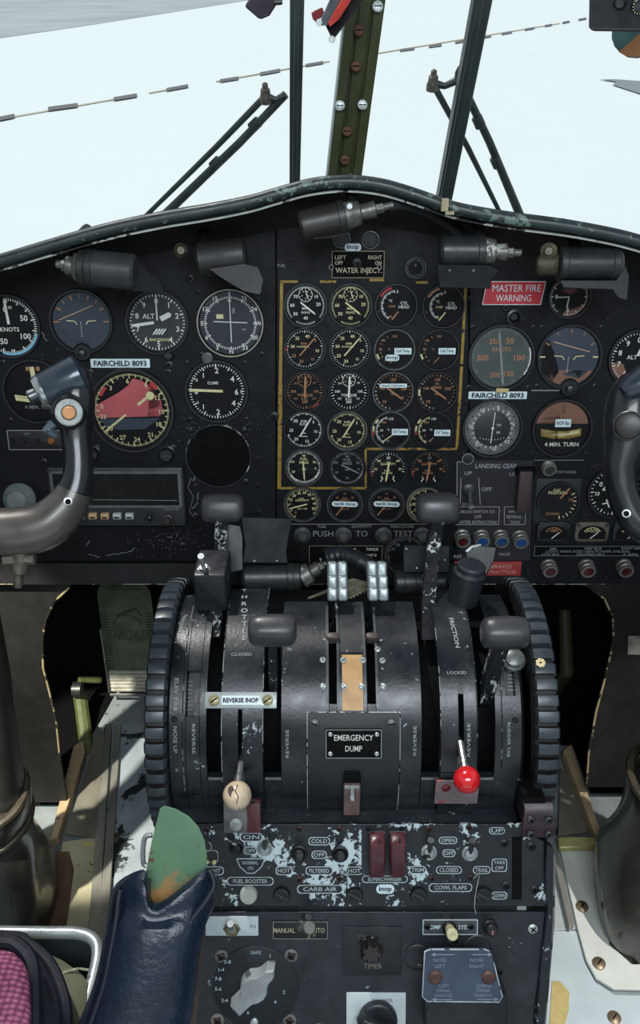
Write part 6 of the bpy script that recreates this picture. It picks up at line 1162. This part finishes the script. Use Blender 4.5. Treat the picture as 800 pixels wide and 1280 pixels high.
pedal(158, 'green metal rudder pedal with ribbed heel behind the left trim wheel', 1)
m = MB(); p = at_y(712, 850, 1.12); m.tube([Vector((p.x, 1.18, .02)), Vector((p.x, 1.14, p.z)), Vector((p.x - .005, 1.2, p.z + .10))], [.013, .013, .011], 12); tag(m.build('pedal_arm', mat('arm_green_dark', (62, 66, 44), .5, var=.3)), 'dim green pedal arm in the dark right footwell', 'pedal arm')

# ================================================================== control columns and boots
bootm = mat('black_leather_boot', (46, 44, 40), .3, var=.4, vscale=14, bump=.2, bscale=60, coat=.45)
def boot(label, rings, cuffs):
    """rings: (left px, right px, py, plane Y of that ring)"""
    g = None; RS = []
    for (xl_, xr_, py, Y_, dep) in rings:
        a, b = at_y(xl_, py, Y_), at_y(xr_, py, Y_); c = (a + b) / 2; w_ = (b.x - a.x) / 2; n = 28; ring_ = []
        for i in range(n):
            t = 2 * math.pi * i / n; cs, sn = math.cos(t), math.sin(t)
            k = 1 + .05 * math.sin(4 * t + py * .05) + .03 * math.sin(7 * t - py * .11)
            ring_.append(Vector((c.x + w_ * k * math.copysign(abs(cs) ** .75, cs), c.y + dep * k * math.copysign(abs(sn) ** .75, sn), c.z)))
        RS.append(ring_)
    base = Vector((sum(p.x for p in RS[-1]) / 28, sum(p.y for p in RS[-1]) / 28, 0)); g = thing('column_boot', label, 'boot', T(*base))
    RS[-1] = [Vector((p.x, p.y, .012)) for p in RS[-1]]
    m = MB(); m.loft(RS[::-1], cap0=True, cap1=True); m.build('leather', bootm, g, sub=2, smooth=80)
    for (xl_, xr_, py, Y_, dep, rr) in cuffs:
        a, b = at_y(xl_, py, Y_), at_y(xr_, py, Y_); c = (a + b) / 2; w_ = (b.x - a.x) / 2; pts = [Vector((c.x + w_ * math.cos(t), c.y + dep * math.sin(t), c.z + .01 * math.sin(t))) for t in [2 * math.pi * i / 32 for i in range(33)]]
        m = MB(); m.tube(pts, rr, 8); m.build('cuff', mat('cuff_leather', (58, 52, 42), .35, var=.3, vscale=40, coat=.2), g)
    return g
boot('black leather boot bellows around the left control column', [(-60, 30, 990, .74, .05), (-66, 36, 1010, .74, .055), (-64, 36, 1036, .75, .052), (-70, 46, 1062, .74, .065), (-95, 60, 1100, .74, .09), (-100, 66, 1140, .72, .10), (-110, 55, 1180, .70, .10), (-118, 38, 1215, .68, .10)], [(-60, 31, 991, .74, .051, .006), (-66, 38, 1020, .745, .055, .005)])
boot('black leather boot bellows around the right control column', [(790, 880, 968, .76, .05), (784, 890, 1000, .76, .055), (776, 900, 1040, .75, .065), (755, 910, 1070, .75, .08), (745, 920, 1100, .74, .09), (746, 920, 1130, .73, .09), (752, 925, 1165, .72, .09), (770, 930, 1195, .72, .09)], [(789, 881, 972, .758, .052, .006)])
def column(label, pts, rads, mt):
    m = MB(); m.tube(pts, rads, 20); return tag(m.build('control_column', mt, smooth=60), label, 'column')
cm = mat('column_black', (38, 38, 34), .4, var=.3, vscale=20, dust=.1)
column('dark control column tube rising out of the left boot', [at_y(0, 1010, .74), at_y(-22, 850, .76), at_y(-52, 690, .78)], [.036, .034, .032], cm)
column('dark control column tube at the right edge above the right boot', [at_y(835, 990, .76), at_y(838, 860, .77), at_y(836, 740, .78)], [.036, .034, .030], cm)

# ================================================================== control yokes
yk = mat('yoke_black', (22, 24, 28), .26, .1, var=.3, vscale=14, chip=((120, 116, 108), .28, 60), dust=.1, coat=.3)
ykw = mat('yoke_worn_metal', (96, 92, 88), .32, .5, var=.35, vscale=16, chip=((40, 40, 42), .38, 30), coat=.2)
D_ = .80
def yoke(label, pts, D, flat_=.8, split=None):
    g = thing('control_yoke', label, 'control wheel', T(*at(pts[-1][0], pts[-1][1], D)))
    c = catmull([Vector((x_, y_, w_)) for x_, y_, w_ in pts], 5); P_ = [at(q.x, q.y, D) for q in c]; rd = [q.z * D / F / 2 for q in c]
    k = split or len(P_) - 1
    m = MB(); m.tube(P_[:k + 1], rd[:k + 1], 24); m.build('grip', yk, g, smooth=70)
    if split: m = MB(); m.tube(P_[k:], rd[k:], 24); m.build('worn_rim', ykw, g, smooth=70)
    return g
g = yoke('black left control yoke horn with chrome push button and round trigger switch', [(92, 462, 30), (95, 480, 44), (95, 515, 46), (96, 548, 38), (98, 580, 36), (95, 608, 42), (82, 634, 52), (58, 656, 60), (26, 664, 62), (-15, 664, 58), (-60, 662, 56)], D_, split=26)
a, b = at(50, 491, D_ - .01), at(104, 468, D_ - .0)
m = MB(); cyl_between(m, a, b, 22 * D_ / F, 27 * D_ / F, ch=.004, n=32); m.build('switch_barrel', mat('barrel_blue_black', (44, 54, 64), .25, .2, var=.25, vscale=16, coat=.4), g, smooth=50)
u = (b - a).normalized(); m = MB(); cyl_between(m, a - u * .003, a + u * .005, 21 * D_ / F, 22 * D_ / F, ch=.002, n=32); m.build('chrome_ring', mat('chrome_ring', (180, 186, 184), .2, .85, var=.2, vscale=120), g)
m = MB(); cyl_between(m, a - u * .012, a + u * .002, 9 * D_ / F, ch=.0015); cyl_between(m, a - u * .002, a + u * .002, 12 * D_ / F, ch=.001); m.build('push_button', dks, g)
p = at(86, 515, D_ - .024); A = ori(p, (CAM - p) + Vector((0, 0, -.1)))
k = D_ / F
m = MB(); m.lathe([(21 * k, -.014), (21 * k, .002), (18 * k, .004), (17 * k, .003)], 36, M=A, cap1=False); m.build('trigger_housing', yk, g)
m = MB(); m.lathe([(16.5 * k, .0), (16.5 * k, .0042), (15 * k, .005), (9.5 * k, .005), (9 * k, .003)], 36, M=A, cap1=False); m.text('I.C.S.', 0, 12 * k, 4 * k, 0, .0053, 1, A, bold=.01); m.build('trigger_ring', [mat('pale_ring_metal', (172, 178, 176), .3, .4, var=.15, vscale=100), grey], g)
m = MB(); m.lathe([(8 * k, .002), (8 * k, .007), (6.5 * k, .0082)], 24, M=A); m.build('trigger_button', mat('orange_tan_button', (200, 142, 92), .4, var=.1), g)
m = MB(); m.tube([at(70, 545, D_ - .02), at(60, 538, D_ - .024), at(55, 540, D_ - .026), at(66, 530, D_ - .022)], [.004, .005, .003, .005], 8); m.build('finger_rest', mat('finger_rest', (72, 84, 92), .3, .3), g)
p = at(85, 627, D_ - .026); m = MB(); m.lathe([(.0042, -.002), (.004, .0008), (.003, .001)], 14, M=ori(p, CAM - p)); m.lathe([(.0028, .0008), (.0026, .0012)], 10, m=1, M=ori(p, CAM - p)); m.build('hole_rim', [steel, dark], g)
m = MB(); cyl_between(m, at(28, 678, D_ - .002), at(24, 716, D_ + .005), 13 * k, 10 * k, ch=.001); cyl_between(m, at(24, 712, D_ + .005), at(22, 734, D_ + .01), 6 * k, ch=.001); cyl_between(m, at(4, 700, D_), at(44, 698, D_), 8 * k, n=6, ch=.001); m.build('hub_fitting', mat('hub_metal', (96, 94, 84), .4, .5, var=.5, vscale=150), g)
m = MB(); m.lathe([(.0001, 0), (.016, .001), (.018, .010), (.010, .02), (.0001, .022)], 18, M=ori(at(28, 622, .93), (0, -1, .4))); m.tube([at(28, 622, .93), PANEL @ Vector((*on(PANEL, 30, 610), 0))], .006, 8); tag(m.build('taped_knob', mat('grey_tape', (84, 92, 92), .5, var=.3)), 'grey wrapped knob seen inside the left yoke', 'knob')
D2 = .80
g = yoke('black right control yoke horn at the right edge with a round cap', [(800, 478, 46), (790, 498, 58), (786, 525, 60), (782, 560, 52), (776, 590, 42), (780, 622, 38), (796, 652, 40), (830, 668, 46), (880, 674, 50)], D2)
m = MB(); cyl_between(m, at(778, 492, D2 - .016), at(812, 474, D2 - .016), 14 * k, 22 * k, ch=.004, n=32); m.build('switch_barrel', mat('barrel_blue_black', (44, 54, 64), .25), g)
p = at(786, 532, D2 - .027); A = ori(p, (CAM - p)); m = MB(); m.lathe([(18 * k, -.012), (18 * k, .003), (16.5 * k, .004)], 32, M=A, cap1=False); m.build('cap_ring', bezels, g); m = MB(); m.lathe([(16 * k, 0), (15.5 * k, .004), (12 * k, .0052)], 32, M=A); m.build('cap', mat('brown_black_cap', (36, 32, 31), .4), g)
p = at(783, 642, D2 - .019); m = MB(); m.lathe([(.0042, -.002), (.004, .0008), (.003, .001)], 14, M=ori(p, CAM - p)); m.lathe([(.0028, .0008), (.0026, .0012)], 10, m=1, M=ori(p, CAM - p)); m.build('hole_rim', [alu, dark], g)

# ================================================================== armrest, green paddle, seat
def dsheet(pts, d): return [at(x_, y_, d) for x_, y_ in pts]
leather = mat('navy_leather', (17, 30, 47), .30, var=.3, vscale=20, bump=.6, bscale=110, coat=.15)
G_ = thing('green_paddle', 'flat green painted metal paddle with rust, sticking up out of the navy leather armrest', 'paddle', T(*at(215, 1130, .66)))
m = MB(); pts = [(200, 1010), (206, 1007), (220, 1011), (236, 1020), (248, 1033), (256, 1050), (259, 1070), (257, 1092), (247, 1110), (220, 1138), (185, 1165), (181, 1140), (182, 1092), (190, 1050)]
m.loft([dsheet(pts, .668), dsheet(pts, .664)]); m.build('blade', mat('green_rusty_paint', (84, 118, 90), .45, var=.2, vscale=14, chip=((110, 78, 52), .43, 30), chip2=((88, 62, 46), .40, 60), grad=((150, 114, 70), at(210, 1055, .666).z, at(200, 1160, .666).z, 40)), G_, bevel=.0008)
AR = thing('armrest', 'navy leather armrest pad with piped edges, split open around the green paddle', 'armrest', T(*at(185, 1290, .6)))
left = [(172, 1092), (160, 1098), (148, 1108), (141, 1125), (138, 1150), (132, 1185), (124, 1225), (110, 1262), (90, 1310)]
right_ = [(178, 1130), (258, 1088), (266, 1108), (263, 1130), (250, 1150), (246, 1180), (240, 1215), (236, 1250), (226, 1310)]
top = [(150, 1106), (158, 1099), (172, 1094), (181, 1092), (183, 1118), (187, 1142), (205, 1132), (226, 1115), (244, 1100), (257, 1090), (264, 1092)]
lows = [(138, 1158, 256, 1158), (133, 1185, 250, 1188), (125, 1225, 246, 1224), (112, 1262, 240, 1262), (94, 1315, 230, 1320)]
def prow(pts, d): n_ = len(pts) - 1; return [at(x_, y_, d - .024 * math.sin(math.pi * (.04 + .92 * i / n_)) ** .7) for i, (x_, y_) in enumerate(pts)]
us = [0, .05, .13, .24, .33, .42, .55, .68, .82, .93, 1]
low0 = [(lows[0][0] + (lows[0][2] - lows[0][0]) * u_, lows[0][1] + 2) for u_ in us]
grid = [prow([(a_[0] * (1 - q_) + b_[0] * q_ - (3 * math.sin(math.pi * q_) if i_ == 0 else 0) + (4 * math.sin(math.pi * q_) if i_ == 10 else 0), a_[1] * (1 - q_) + b_[1] * q_) for i_, (a_, b_) in enumerate(zip(top, low0))], .656) for q_ in (0, .08, .35, .7)]
for lx, ly_, rx_, ry_ in lows: grid.append(prow([(lx + (rx_ - lx) * u_, ly_ + (ry_ - ly_) * u_) for u_ in us], .655 - (ly_ - 1090) * .0001))
grid[0] = [p + FWD * .010 for p in grid[0]]
m = MB(); m.loft(grid[::-1], closed=False, cap0=False, cap1=False); m.build('pad', leather, AR, smooth=70, sub=1)
m = MB(); back = [[at(q[0] + dx, q[1], dd) for q in left] for dx, dd in ((0, .655), (3, .69), (10, .75))]
m.loft(back, closed=False, cap0=False, cap1=False)
rg_ = [(262, 1088), (268, 1106), (266, 1132), (254, 1158), (250, 1188), (246, 1224), (240, 1262), (230, 1320)]; m.loft([[at(q[0] + dx, q[1] + dx * .4, dd) for q in rg_] for dx, dd in ((0, .655), (2, .69), (-6, .75))][::-1], closed=False, cap0=False, cap1=False)
m.build('sides', mat('navy_leather_dark', (17, 24, 38), .4, var=.3, bump=.3, bscale=120), AR, smooth=60)
for P_, nm in (([(172, 1093), (158, 1099), (146, 1110), (140, 1130), (137, 1152), (131, 1186), (122, 1226), (108, 1264), (88, 1312)], 'l'), ([(150, 1113), (147, 1130), (144, 1155), (138, 1188), (130, 1228), (117, 1268), (100, 1312)], 'l2'), ([(262, 1087), (268, 1106), (256, 1128), (240, 1150), (234, 1185), (229, 1225), (222, 1265), (212, 1312)], 'r'), ([(266, 1110), (254, 1135), (246, 1156), (241, 1190), (236, 1228), (229, 1268), (220, 1312)], 'r2'), ([(187, 1098), (186, 1120), (188, 1144), (204, 1139), (224, 1122), (246, 1102), (260, 1090)], 'v')):
    m = MB(); m.tube(catmull([at(x_, y_, .655 - (y_ - 1090) * .0001 - (.012 if nm in ('l2', 'r') else .003)) for x_, y_ in P_], 4), .0022 if nm != 'v' else .0014, 8); m.build('piping', mat('piping_black', (20, 26, 38), .3, coat=.3), AR)
m = MB(); m.loft([[at(x_, y_, d_) for x_, y_ in ((246, 1150), (250, 1152), (256, 1175), (250, 1230), (240, 1320), (233, 1320), (240, 1225), (246, 1180))] for d_ in (.672, .660)]); m.build('worn_side_strip', mat('worn_brown_leather', (62, 50, 46), .45, var=.5, vscale=40), AR)
# small metal loop beside the paddle
m = MB(); m.tube(catmull([at(190, 1044, .70), at(182, 1046, .70), at(179, 1058, .70), at(179, 1078, .70), at(183, 1082, .70)], 4), .0022, 8); tag(m.build('wire_loop', alu), 'small bright metal loop left of the green paddle', 'loop')
# pilot seat
SZ = .48
ST = thing('pilot_seat', 'pilot seat pan with a bright metal frame, olive pad and pink ribbed cushion', 'seat', T(-.36, .28, 0))
def sz(px, py, z=SZ): return at_z(px, py, z)
m = MB(); fr = catmull([sz(-120, 1160), sz(0, 1165), sz(60, 1166), sz(98, 1167), sz(118, 1176), sz(122, 1196), sz(112, 1240), sz(96, 1300), sz(84, 1340)], 5); m.tube(fr, .0055, 12); m.build('frame_tube', mat('bright_frame', (176, 184, 186), .3, .6, var=.15), ST)
m = MB(); m.loft([[p - Vector((0, 0, .003)) for p in fr], [p - Vector((0, .01, .07)) for p in fr]], closed=False, cap0=False, cap1=False); pan = [fr[0], *fr, sz(-120, 1340)]; m.add([p - Vector((0, .0, .07)) for p in fr] + [sz(-200, 1340) - Vector((0, 0, .07)), sz(-200, 1160) - Vector((0, 0, .07))], [tuple(range(len(fr) + 2))[::-1]]); m.build('pan', mat('seat_pan_grey', (66, 74, 78), .4, .3, var=.3, vscale=20), ST)
def cushion(name, pts, z0, z1, mt, par, rnd_=.015, sub=1, pip=None):
    P_ = [sz(x_, y_, z1) for x_, y_ in pts]; c = sum(P_, Vector()) / len(P_); m = MB(); rs = []
    for k_, z_ in ((.97, z0), (1.0, z0 + .01), (1.0, z1 - rnd_), (.985, z1 - rnd_ * .35), (.95, z1 - rnd_ * .05), (.6, z1 + .004)): rs.append([Vector((c.x + (p.x - c.x) * k_, c.y + (p.y - c.y) * k_, z_)) for p in P_])
    a = sum((P_[i].x * P_[(i + 1) % len(P_)].y - P_[(i + 1) % len(P_)].x * P_[i].y) for i in range(len(P_)))
    if a < 0: rs = [r_[::-1] for r_ in rs]
    m.loft(rs); return m.build(name, mt, par, smooth=60)
cushion('olive_pad', [(-120, 1185), (20, 1178), (50, 1184), (80, 1198), (104, 1215), (113, 1228), (108, 1270), (96, 1340), (-120, 1340)], SZ - .068, SZ + .008, mat('olive_grey_fabric', (104, 104, 84), .8, var=.15, vscale=30), ST)
m = MB(); pts = [sz(x_, y_, SZ + .011) for x_, y_ in ((70, 1222), (82, 1215), (98, 1211), (112, 1213))]
for i in range(26):
    t = i / 26; c = catmull(pts, 9)[min(26, i)]; 
    if i % 2 == 0: m.box(c, (.0034, .0014, .0012))
m.build('stitching', mat('pale_stitch', (150, 158, 130), .7), ST)
blk = mat('cushion_black_trim', (18, 22, 32), .45, var=.2, bump=.15, bscale=300)
cushion('cushion_base', [(-120, 1172), (0, 1172), (30, 1176), (55, 1195), (72, 1225), (80, 1260), (78, 1340), (-120, 1340)], SZ - .01, SZ + .035, blk, ST, .012)
def weave():
    m = bpy.data.materials.new('pink_ribbed_fabric'); m.use_nodes = True; nt = m.node_tree; N = nt.nodes; L = nt.links; b = N['Principled BSDF']; g_ = N.new('ShaderNodeNewGeometry'); mp = N.new('ShaderNodeMapping'); L.new(g_.outputs['Position'], mp.inputs['Vector']); mp.inputs['Scale'].default_value = (1, 1.25, .2)
    v = N.new('ShaderNodeTexVoronoi'); v.inputs['Scale'].default_value = 190; v.inputs['Randomness'].default_value = .25; L.new(mp.outputs[0], v.inputs['Vector']); r = N.new('ShaderNodeValToRGB'); L.new(v.outputs['Distance'], r.inputs['Fac'])
    r.color_ramp.elements[0].color = (*lin((186, 104, 138)), 1); r.color_ramp.elements[0].position = .15; r.color_ramp.elements[1].color = (*lin((112, 52, 78)), 1); r.color_ramp.elements[1].position = .6; L.new(r.outputs[0], b.inputs['Base Color']); b.inputs['Roughness'].default_value = .8
    bp = N.new('ShaderNodeBump'); bp.inputs['Strength'].default_value = .8; bp.inputs['Distance'].default_value = .002; bp.invert = True; L.new(v.outputs['Distance'], bp.inputs['Height']); L.new(bp.outputs[0], b.inputs['Normal']); return m
cushion('pink_cushion', [(-120, 1184), (0, 1184), (18, 1188), (30, 1200), (35, 1215), (37, 1250), (37, 1340), (-120, 1340)], SZ + .03, SZ + .075, weave(), ST, .014)
m = MB(); m.tube(catmull([sz(x_, y_, SZ + .062) for x_, y_ in ((-120, 1177), (0, 1177), (22, 1182), (36, 1196), (42, 1214), (44, 1250), (44, 1340))], 5), .006, 10); m.tube(catmull([sz(x_, y_, SZ + .034) for x_, y_ in ((-120, 1170), (10, 1170), (36, 1180), (60, 1200), (76, 1232), (84, 1270), (82, 1340))], 5), .0045, 10); m.build('piping', blk, ST)
m = MB()
for x_, y_ in ((-.50, .16), (-.22, .16), (-.50, .40), (-.24, .40)): m.tube([(x_, y_, 0), (x_, y_, SZ - .06)], .014, 10)
m.build('support_frame', worn, ST)

# ================================================================== wipers outside the glass and objects at the top
wm = mat('wiper_dark_green', (44, 56, 54), .4, var=.4, vscale=30, chip=((90, 80, 60), .33, 80))
OFF = -.05
def wp(px, py, o=OFF): return wsp(px, py, o)
def mk_wiper(label, thin, thick, head, thickhead, collars):
    g = thing('windscreen_wiper', label, 'wiper', T(*wp(*thin[-1]))); s = sc(WS, *head, OFF)
    m = MB(); m.tube([wp(*p) for p in thin], [4.2 * s, 3.8 * s, 3 * s], 12); m.build('link_rod', wm, g)
    m = MB(); m.tube([wp(*p) for p in thick], [5 * s, 5.2 * s, 6 * s], 12)
    for t in collars: a, b = wp(*thick[0]), wp(*thick[-1]); c = a.lerp(b, t); u = (b - a).normalized(); cyl_between(m, c - u * .009, c + u * .009, 7 * s, ch=.001)
    m.build('drive_arm', wm, g)
    m = MB(); m.tube([wp(*head), (wp(*head) + wp(*thickhead)) / 2 + Vector((0, 0, -.006)), wp(*thickhead)], [5 * s, 4 * s, 5 * s], 12); m.build('cross_link', wm, g)
    h = wp(head[0], head[1] + 2); m = MB(); m.lathe([(8 * s, -.008), (8 * s, 0), (6.5 * s, .004), (6 * s, .012), (4 * s, .014), (3.6 * s, .020), (1.5 * s, .022)], 18, M=ori(h, (0, -.25, 1))); m.build('pivot_bolt', mat('pivot_metal', (100, 96, 88), .4, .5, var=.5, vscale=100), g)
    return g
mk_wiper('dark green windscreen wiper linkage left of the windscreen posts', [(330, 122), (270, 184), (176, 276)], [(357, 118), (300, 178), (198, 276)], (332, 120), (357, 119), (.22, .52))
mk_wiper('dark green windscreen wiper linkage crossing behind the right windscreen post', [(545, 112), (585, 185), (628, 272)], [(577, 104), (612, 178), (652, 274)], (541, 104), (572, 100), (.26, .55))
h = wp(574, 94); m = MB(); s_ = sc(WS, 574, 94); m.lathe([(6 * s_, -.01), (6 * s_, .004), (3 * s_, .012)], 14, M=ori(h, (0, -.2, 1))); tag(m.build('bolt_head', wm), 'bolt head peeping out beside the right windscreen post', 'bolt')
# overhead items
g = thing('overhead_box', 'black overhead instrument box with round knobs at the top right corner', 'instrument box', T(*at(790, 20, .85)))
d0 = .85
m = MB(); pts = [(738, -70), (736, 34), (740, 39), (900, 41), (900, -70)]; m.loft([dsheet(pts, d0 + .10), dsheet(pts, d0)]); m.build('case', mat('overhead_black', (40, 42, 46), .4, var=.15, vscale=20, chip=((90, 80, 84), .27, 60)), g, bevel=.003)
for x_, y_, r_ in ((775, 4, 8), (799, 8, 10)): p = at(x_, y_, d0); m = MB(); m.lathe([(r_ * d0 / F, -.001), (r_ * d0 / F, .004), (r_ * .7 * d0 / F, .007), (r_ * .68 * d0 / F, .003)], 20, M=ori(p, CAM - p)); m.build('knob', screwd, g)
p = at(800, 8, d0 - .002); m = MB(); [m.bar(*pol(a_, 8.6 * d0 / F), *pol(a_, 7.4 * d0 / F), .001, .0082, 0, ori(p, CAM - p)) for a_ in range(0, 360, 24)]; m.build('scale', cream, g)
m = MB(); m.tube([at(800, -60, d0 + .05), Vector((at(800, -60, d0 + .05).x, .80, 1.86))], .012, 10); m.build('hanger', worn, g)
g = thing('painted_paddle', 'rounded teal and orange painted blade below the overhead box', 'blade', T(*at(795, 60, .98)))
pts = [(765, 30), (764.5, 48), (768, 58), (775, 66), (785, 72), (797, 73), (806, 70), (822, 60), (824, 30)]
m = MB(); m.loft([dsheet(pts, .992), dsheet(pts, .985)]); m.build('blade', mat('teal_paint', (96, 136, 138), .4, var=.35, vscale=20, chip=((40, 74, 74), .42, 20)), g, bevel=.001)
pts = [(773, 65), (786, 54), (800, 42), (822, 36), (822, 58), (806, 68), (797, 71.5), (785, 70.5)]
m = MB(); m.loft([dsheet(pts, .985), dsheet(pts, .9842)]); m.build('orange_patch', mat('orange_paint', (196, 142, 102), .4, var=.15, vscale=20), g)
g = thing('hanging_clip', 'red, grey and black strap clip hanging in front of the central windscreen post', 'clip', T(*at(418, 40, 1.02)))
for pts, mt, dd, nm in (([(404, 26), (436, -14), (462, -10), (443, 16), (416, 51)], mat('clip_black', (26, 26, 30), .35, var=.3), 1.02, 'body'), ([(402, 22), (418, -14), (430, -10), (410, 32), (399, 32)], mat('clip_grey', (96, 104, 110), .35, .4, var=.3), 1.005, 'side_plate'), ([(410, 28), (426, 0), (432, -14), (448, -14), (434, 8), (424, 24), (412, 34)], mat('clip_red', (176, 52, 44), .4, var=.2), .998, 'red_latch'), ([(389, 16), (393, 13), (403, 9), (406, 18), (395, 28), (391, 24)], mat('clip_dark_red', (120, 34, 40), .45), 1.01, 'tab')):
    m = MB(); m.loft([dsheet(pts, dd + .014), dsheet(pts, dd)] if True else None); m.build(nm, mt, g, bevel=.001)
for x_, y_ in ((399, 28), (415, 49)): p = at(x_, y_, 1.0); m = MB(); m.lathe([(.004, 0), (.0035, .003)], 12, M=ori(p, CAM - p)); m.build('rivet', screwl, g)
m = MB(); m.tube([at(445, -10, 1.03), at(462, -60, 1.04), Vector((at(462, -60, 1.04).x, .92, 1.86))], .006, 8); m.build('strap', mat('clip_black', (26, 26, 30), .35), g)
g = thing('strap_end', 'dark purple-black folded strap end hanging left of the left windscreen post', 'strap', T(*at(328, 10, 1.05)))
m = MB(); m.loft([dsheet(pts, dd) for dd, pts in ((1.075, [(308, 8), (322, -12), (345, -12), (344, 6), (336, 18), (325, 23)]), (1.05, [(305, 8), (320, -14), (348, -14), (346, 6), (337, 20), (325, 25)]))]); m.build('strap_body', mat('purple_black', (44, 38, 50), .4, var=.3, vscale=30), g, bevel=.003, smooth=60)
m = MB(); cyl_between(m, at(342, 3, 1.05), at(353, 2, 1.05), .0035, ch=.001); m.build('pin', screwm, g)
m = MB(); m.tube([at(330, -8, 1.06), at(328, -70, 1.08), Vector((at(328, -70, 1.08).x, .92, 1.86))], .006, 8); m.build('strap', mat('purple_black', (44, 38, 50), .4), g)

# ================================================================== groups of repeats
GR = {'round_gauge': None, 'push_button': 'push-to-test buttons under the engine gauges', 'floodlight': 'cylindrical floodlights around the instrument panel', 'throttle_lever': 'dark-knobbed levers of the quadrant', 'mixture_lever': 'silver-knobbed levers behind the quadrant',
      'reverse_lever': 'ball-knobbed reverse levers', 'trim_handwheel': 'ribbed trim wheels on the pedestal sides', 'slotted_fastener': 'black slotted fasteners on the upper switch panel', 'floor_screw': 'round screws in the cockpit floor', 'floor_rail': 'narrow metal floor rails',
      'column_boot': 'black leather column boots', 'control_yoke': 'control yokes', 'control_column': 'control columns', 'windscreen_wiper': 'windscreen wipers', 'label_strip': 'white FAIRCHILD 8093 label strips', 'small_meter': 'small meters above the red buttons', 'indicator_light': 'unlit indicator lights above the water inject placard',
      'trim_angle': 'tan trim strips on the floor', 'gusset_plate': 'grey gusset plates on the floor', 'round_cover': 'round covers behind the trim box', 'stop_plate': 'stop plates below the ball knobs'}
import re as _re
for o in list(scene.objects):
    if o.parent or 'label' not in o: continue
    b = _re.sub(r'[.][0-9]+$', '', o.name)
    if GR.get(b): o['group'] = GR[b]
    elif b == 'round_gauge': o['group'] = 'round engine gauges of the centre section' if 'engine row' in o['label'] or 'cylinder' in o['label'] or 'engine' in o['label'] or 'gauge with' in o['label'] or 'manifold' in o['label'] or 'tank inop' in o['label'] else 'round flight instruments on the side panels'
    elif b == 'lamp_button': o['group'] = 'capped lights below the landing gear switch' if 'capped' in o['label'] else 'red centred metal buttons at the lower right'
    elif b == 'switch_guard' and 'supercharger' in o['label']: o['group'] = 'maroon supercharger switch guards'
    elif b == 'toggle_switch' and ('label' in o['label']): o['group'] = 'toggle switches on the upper switch panel'
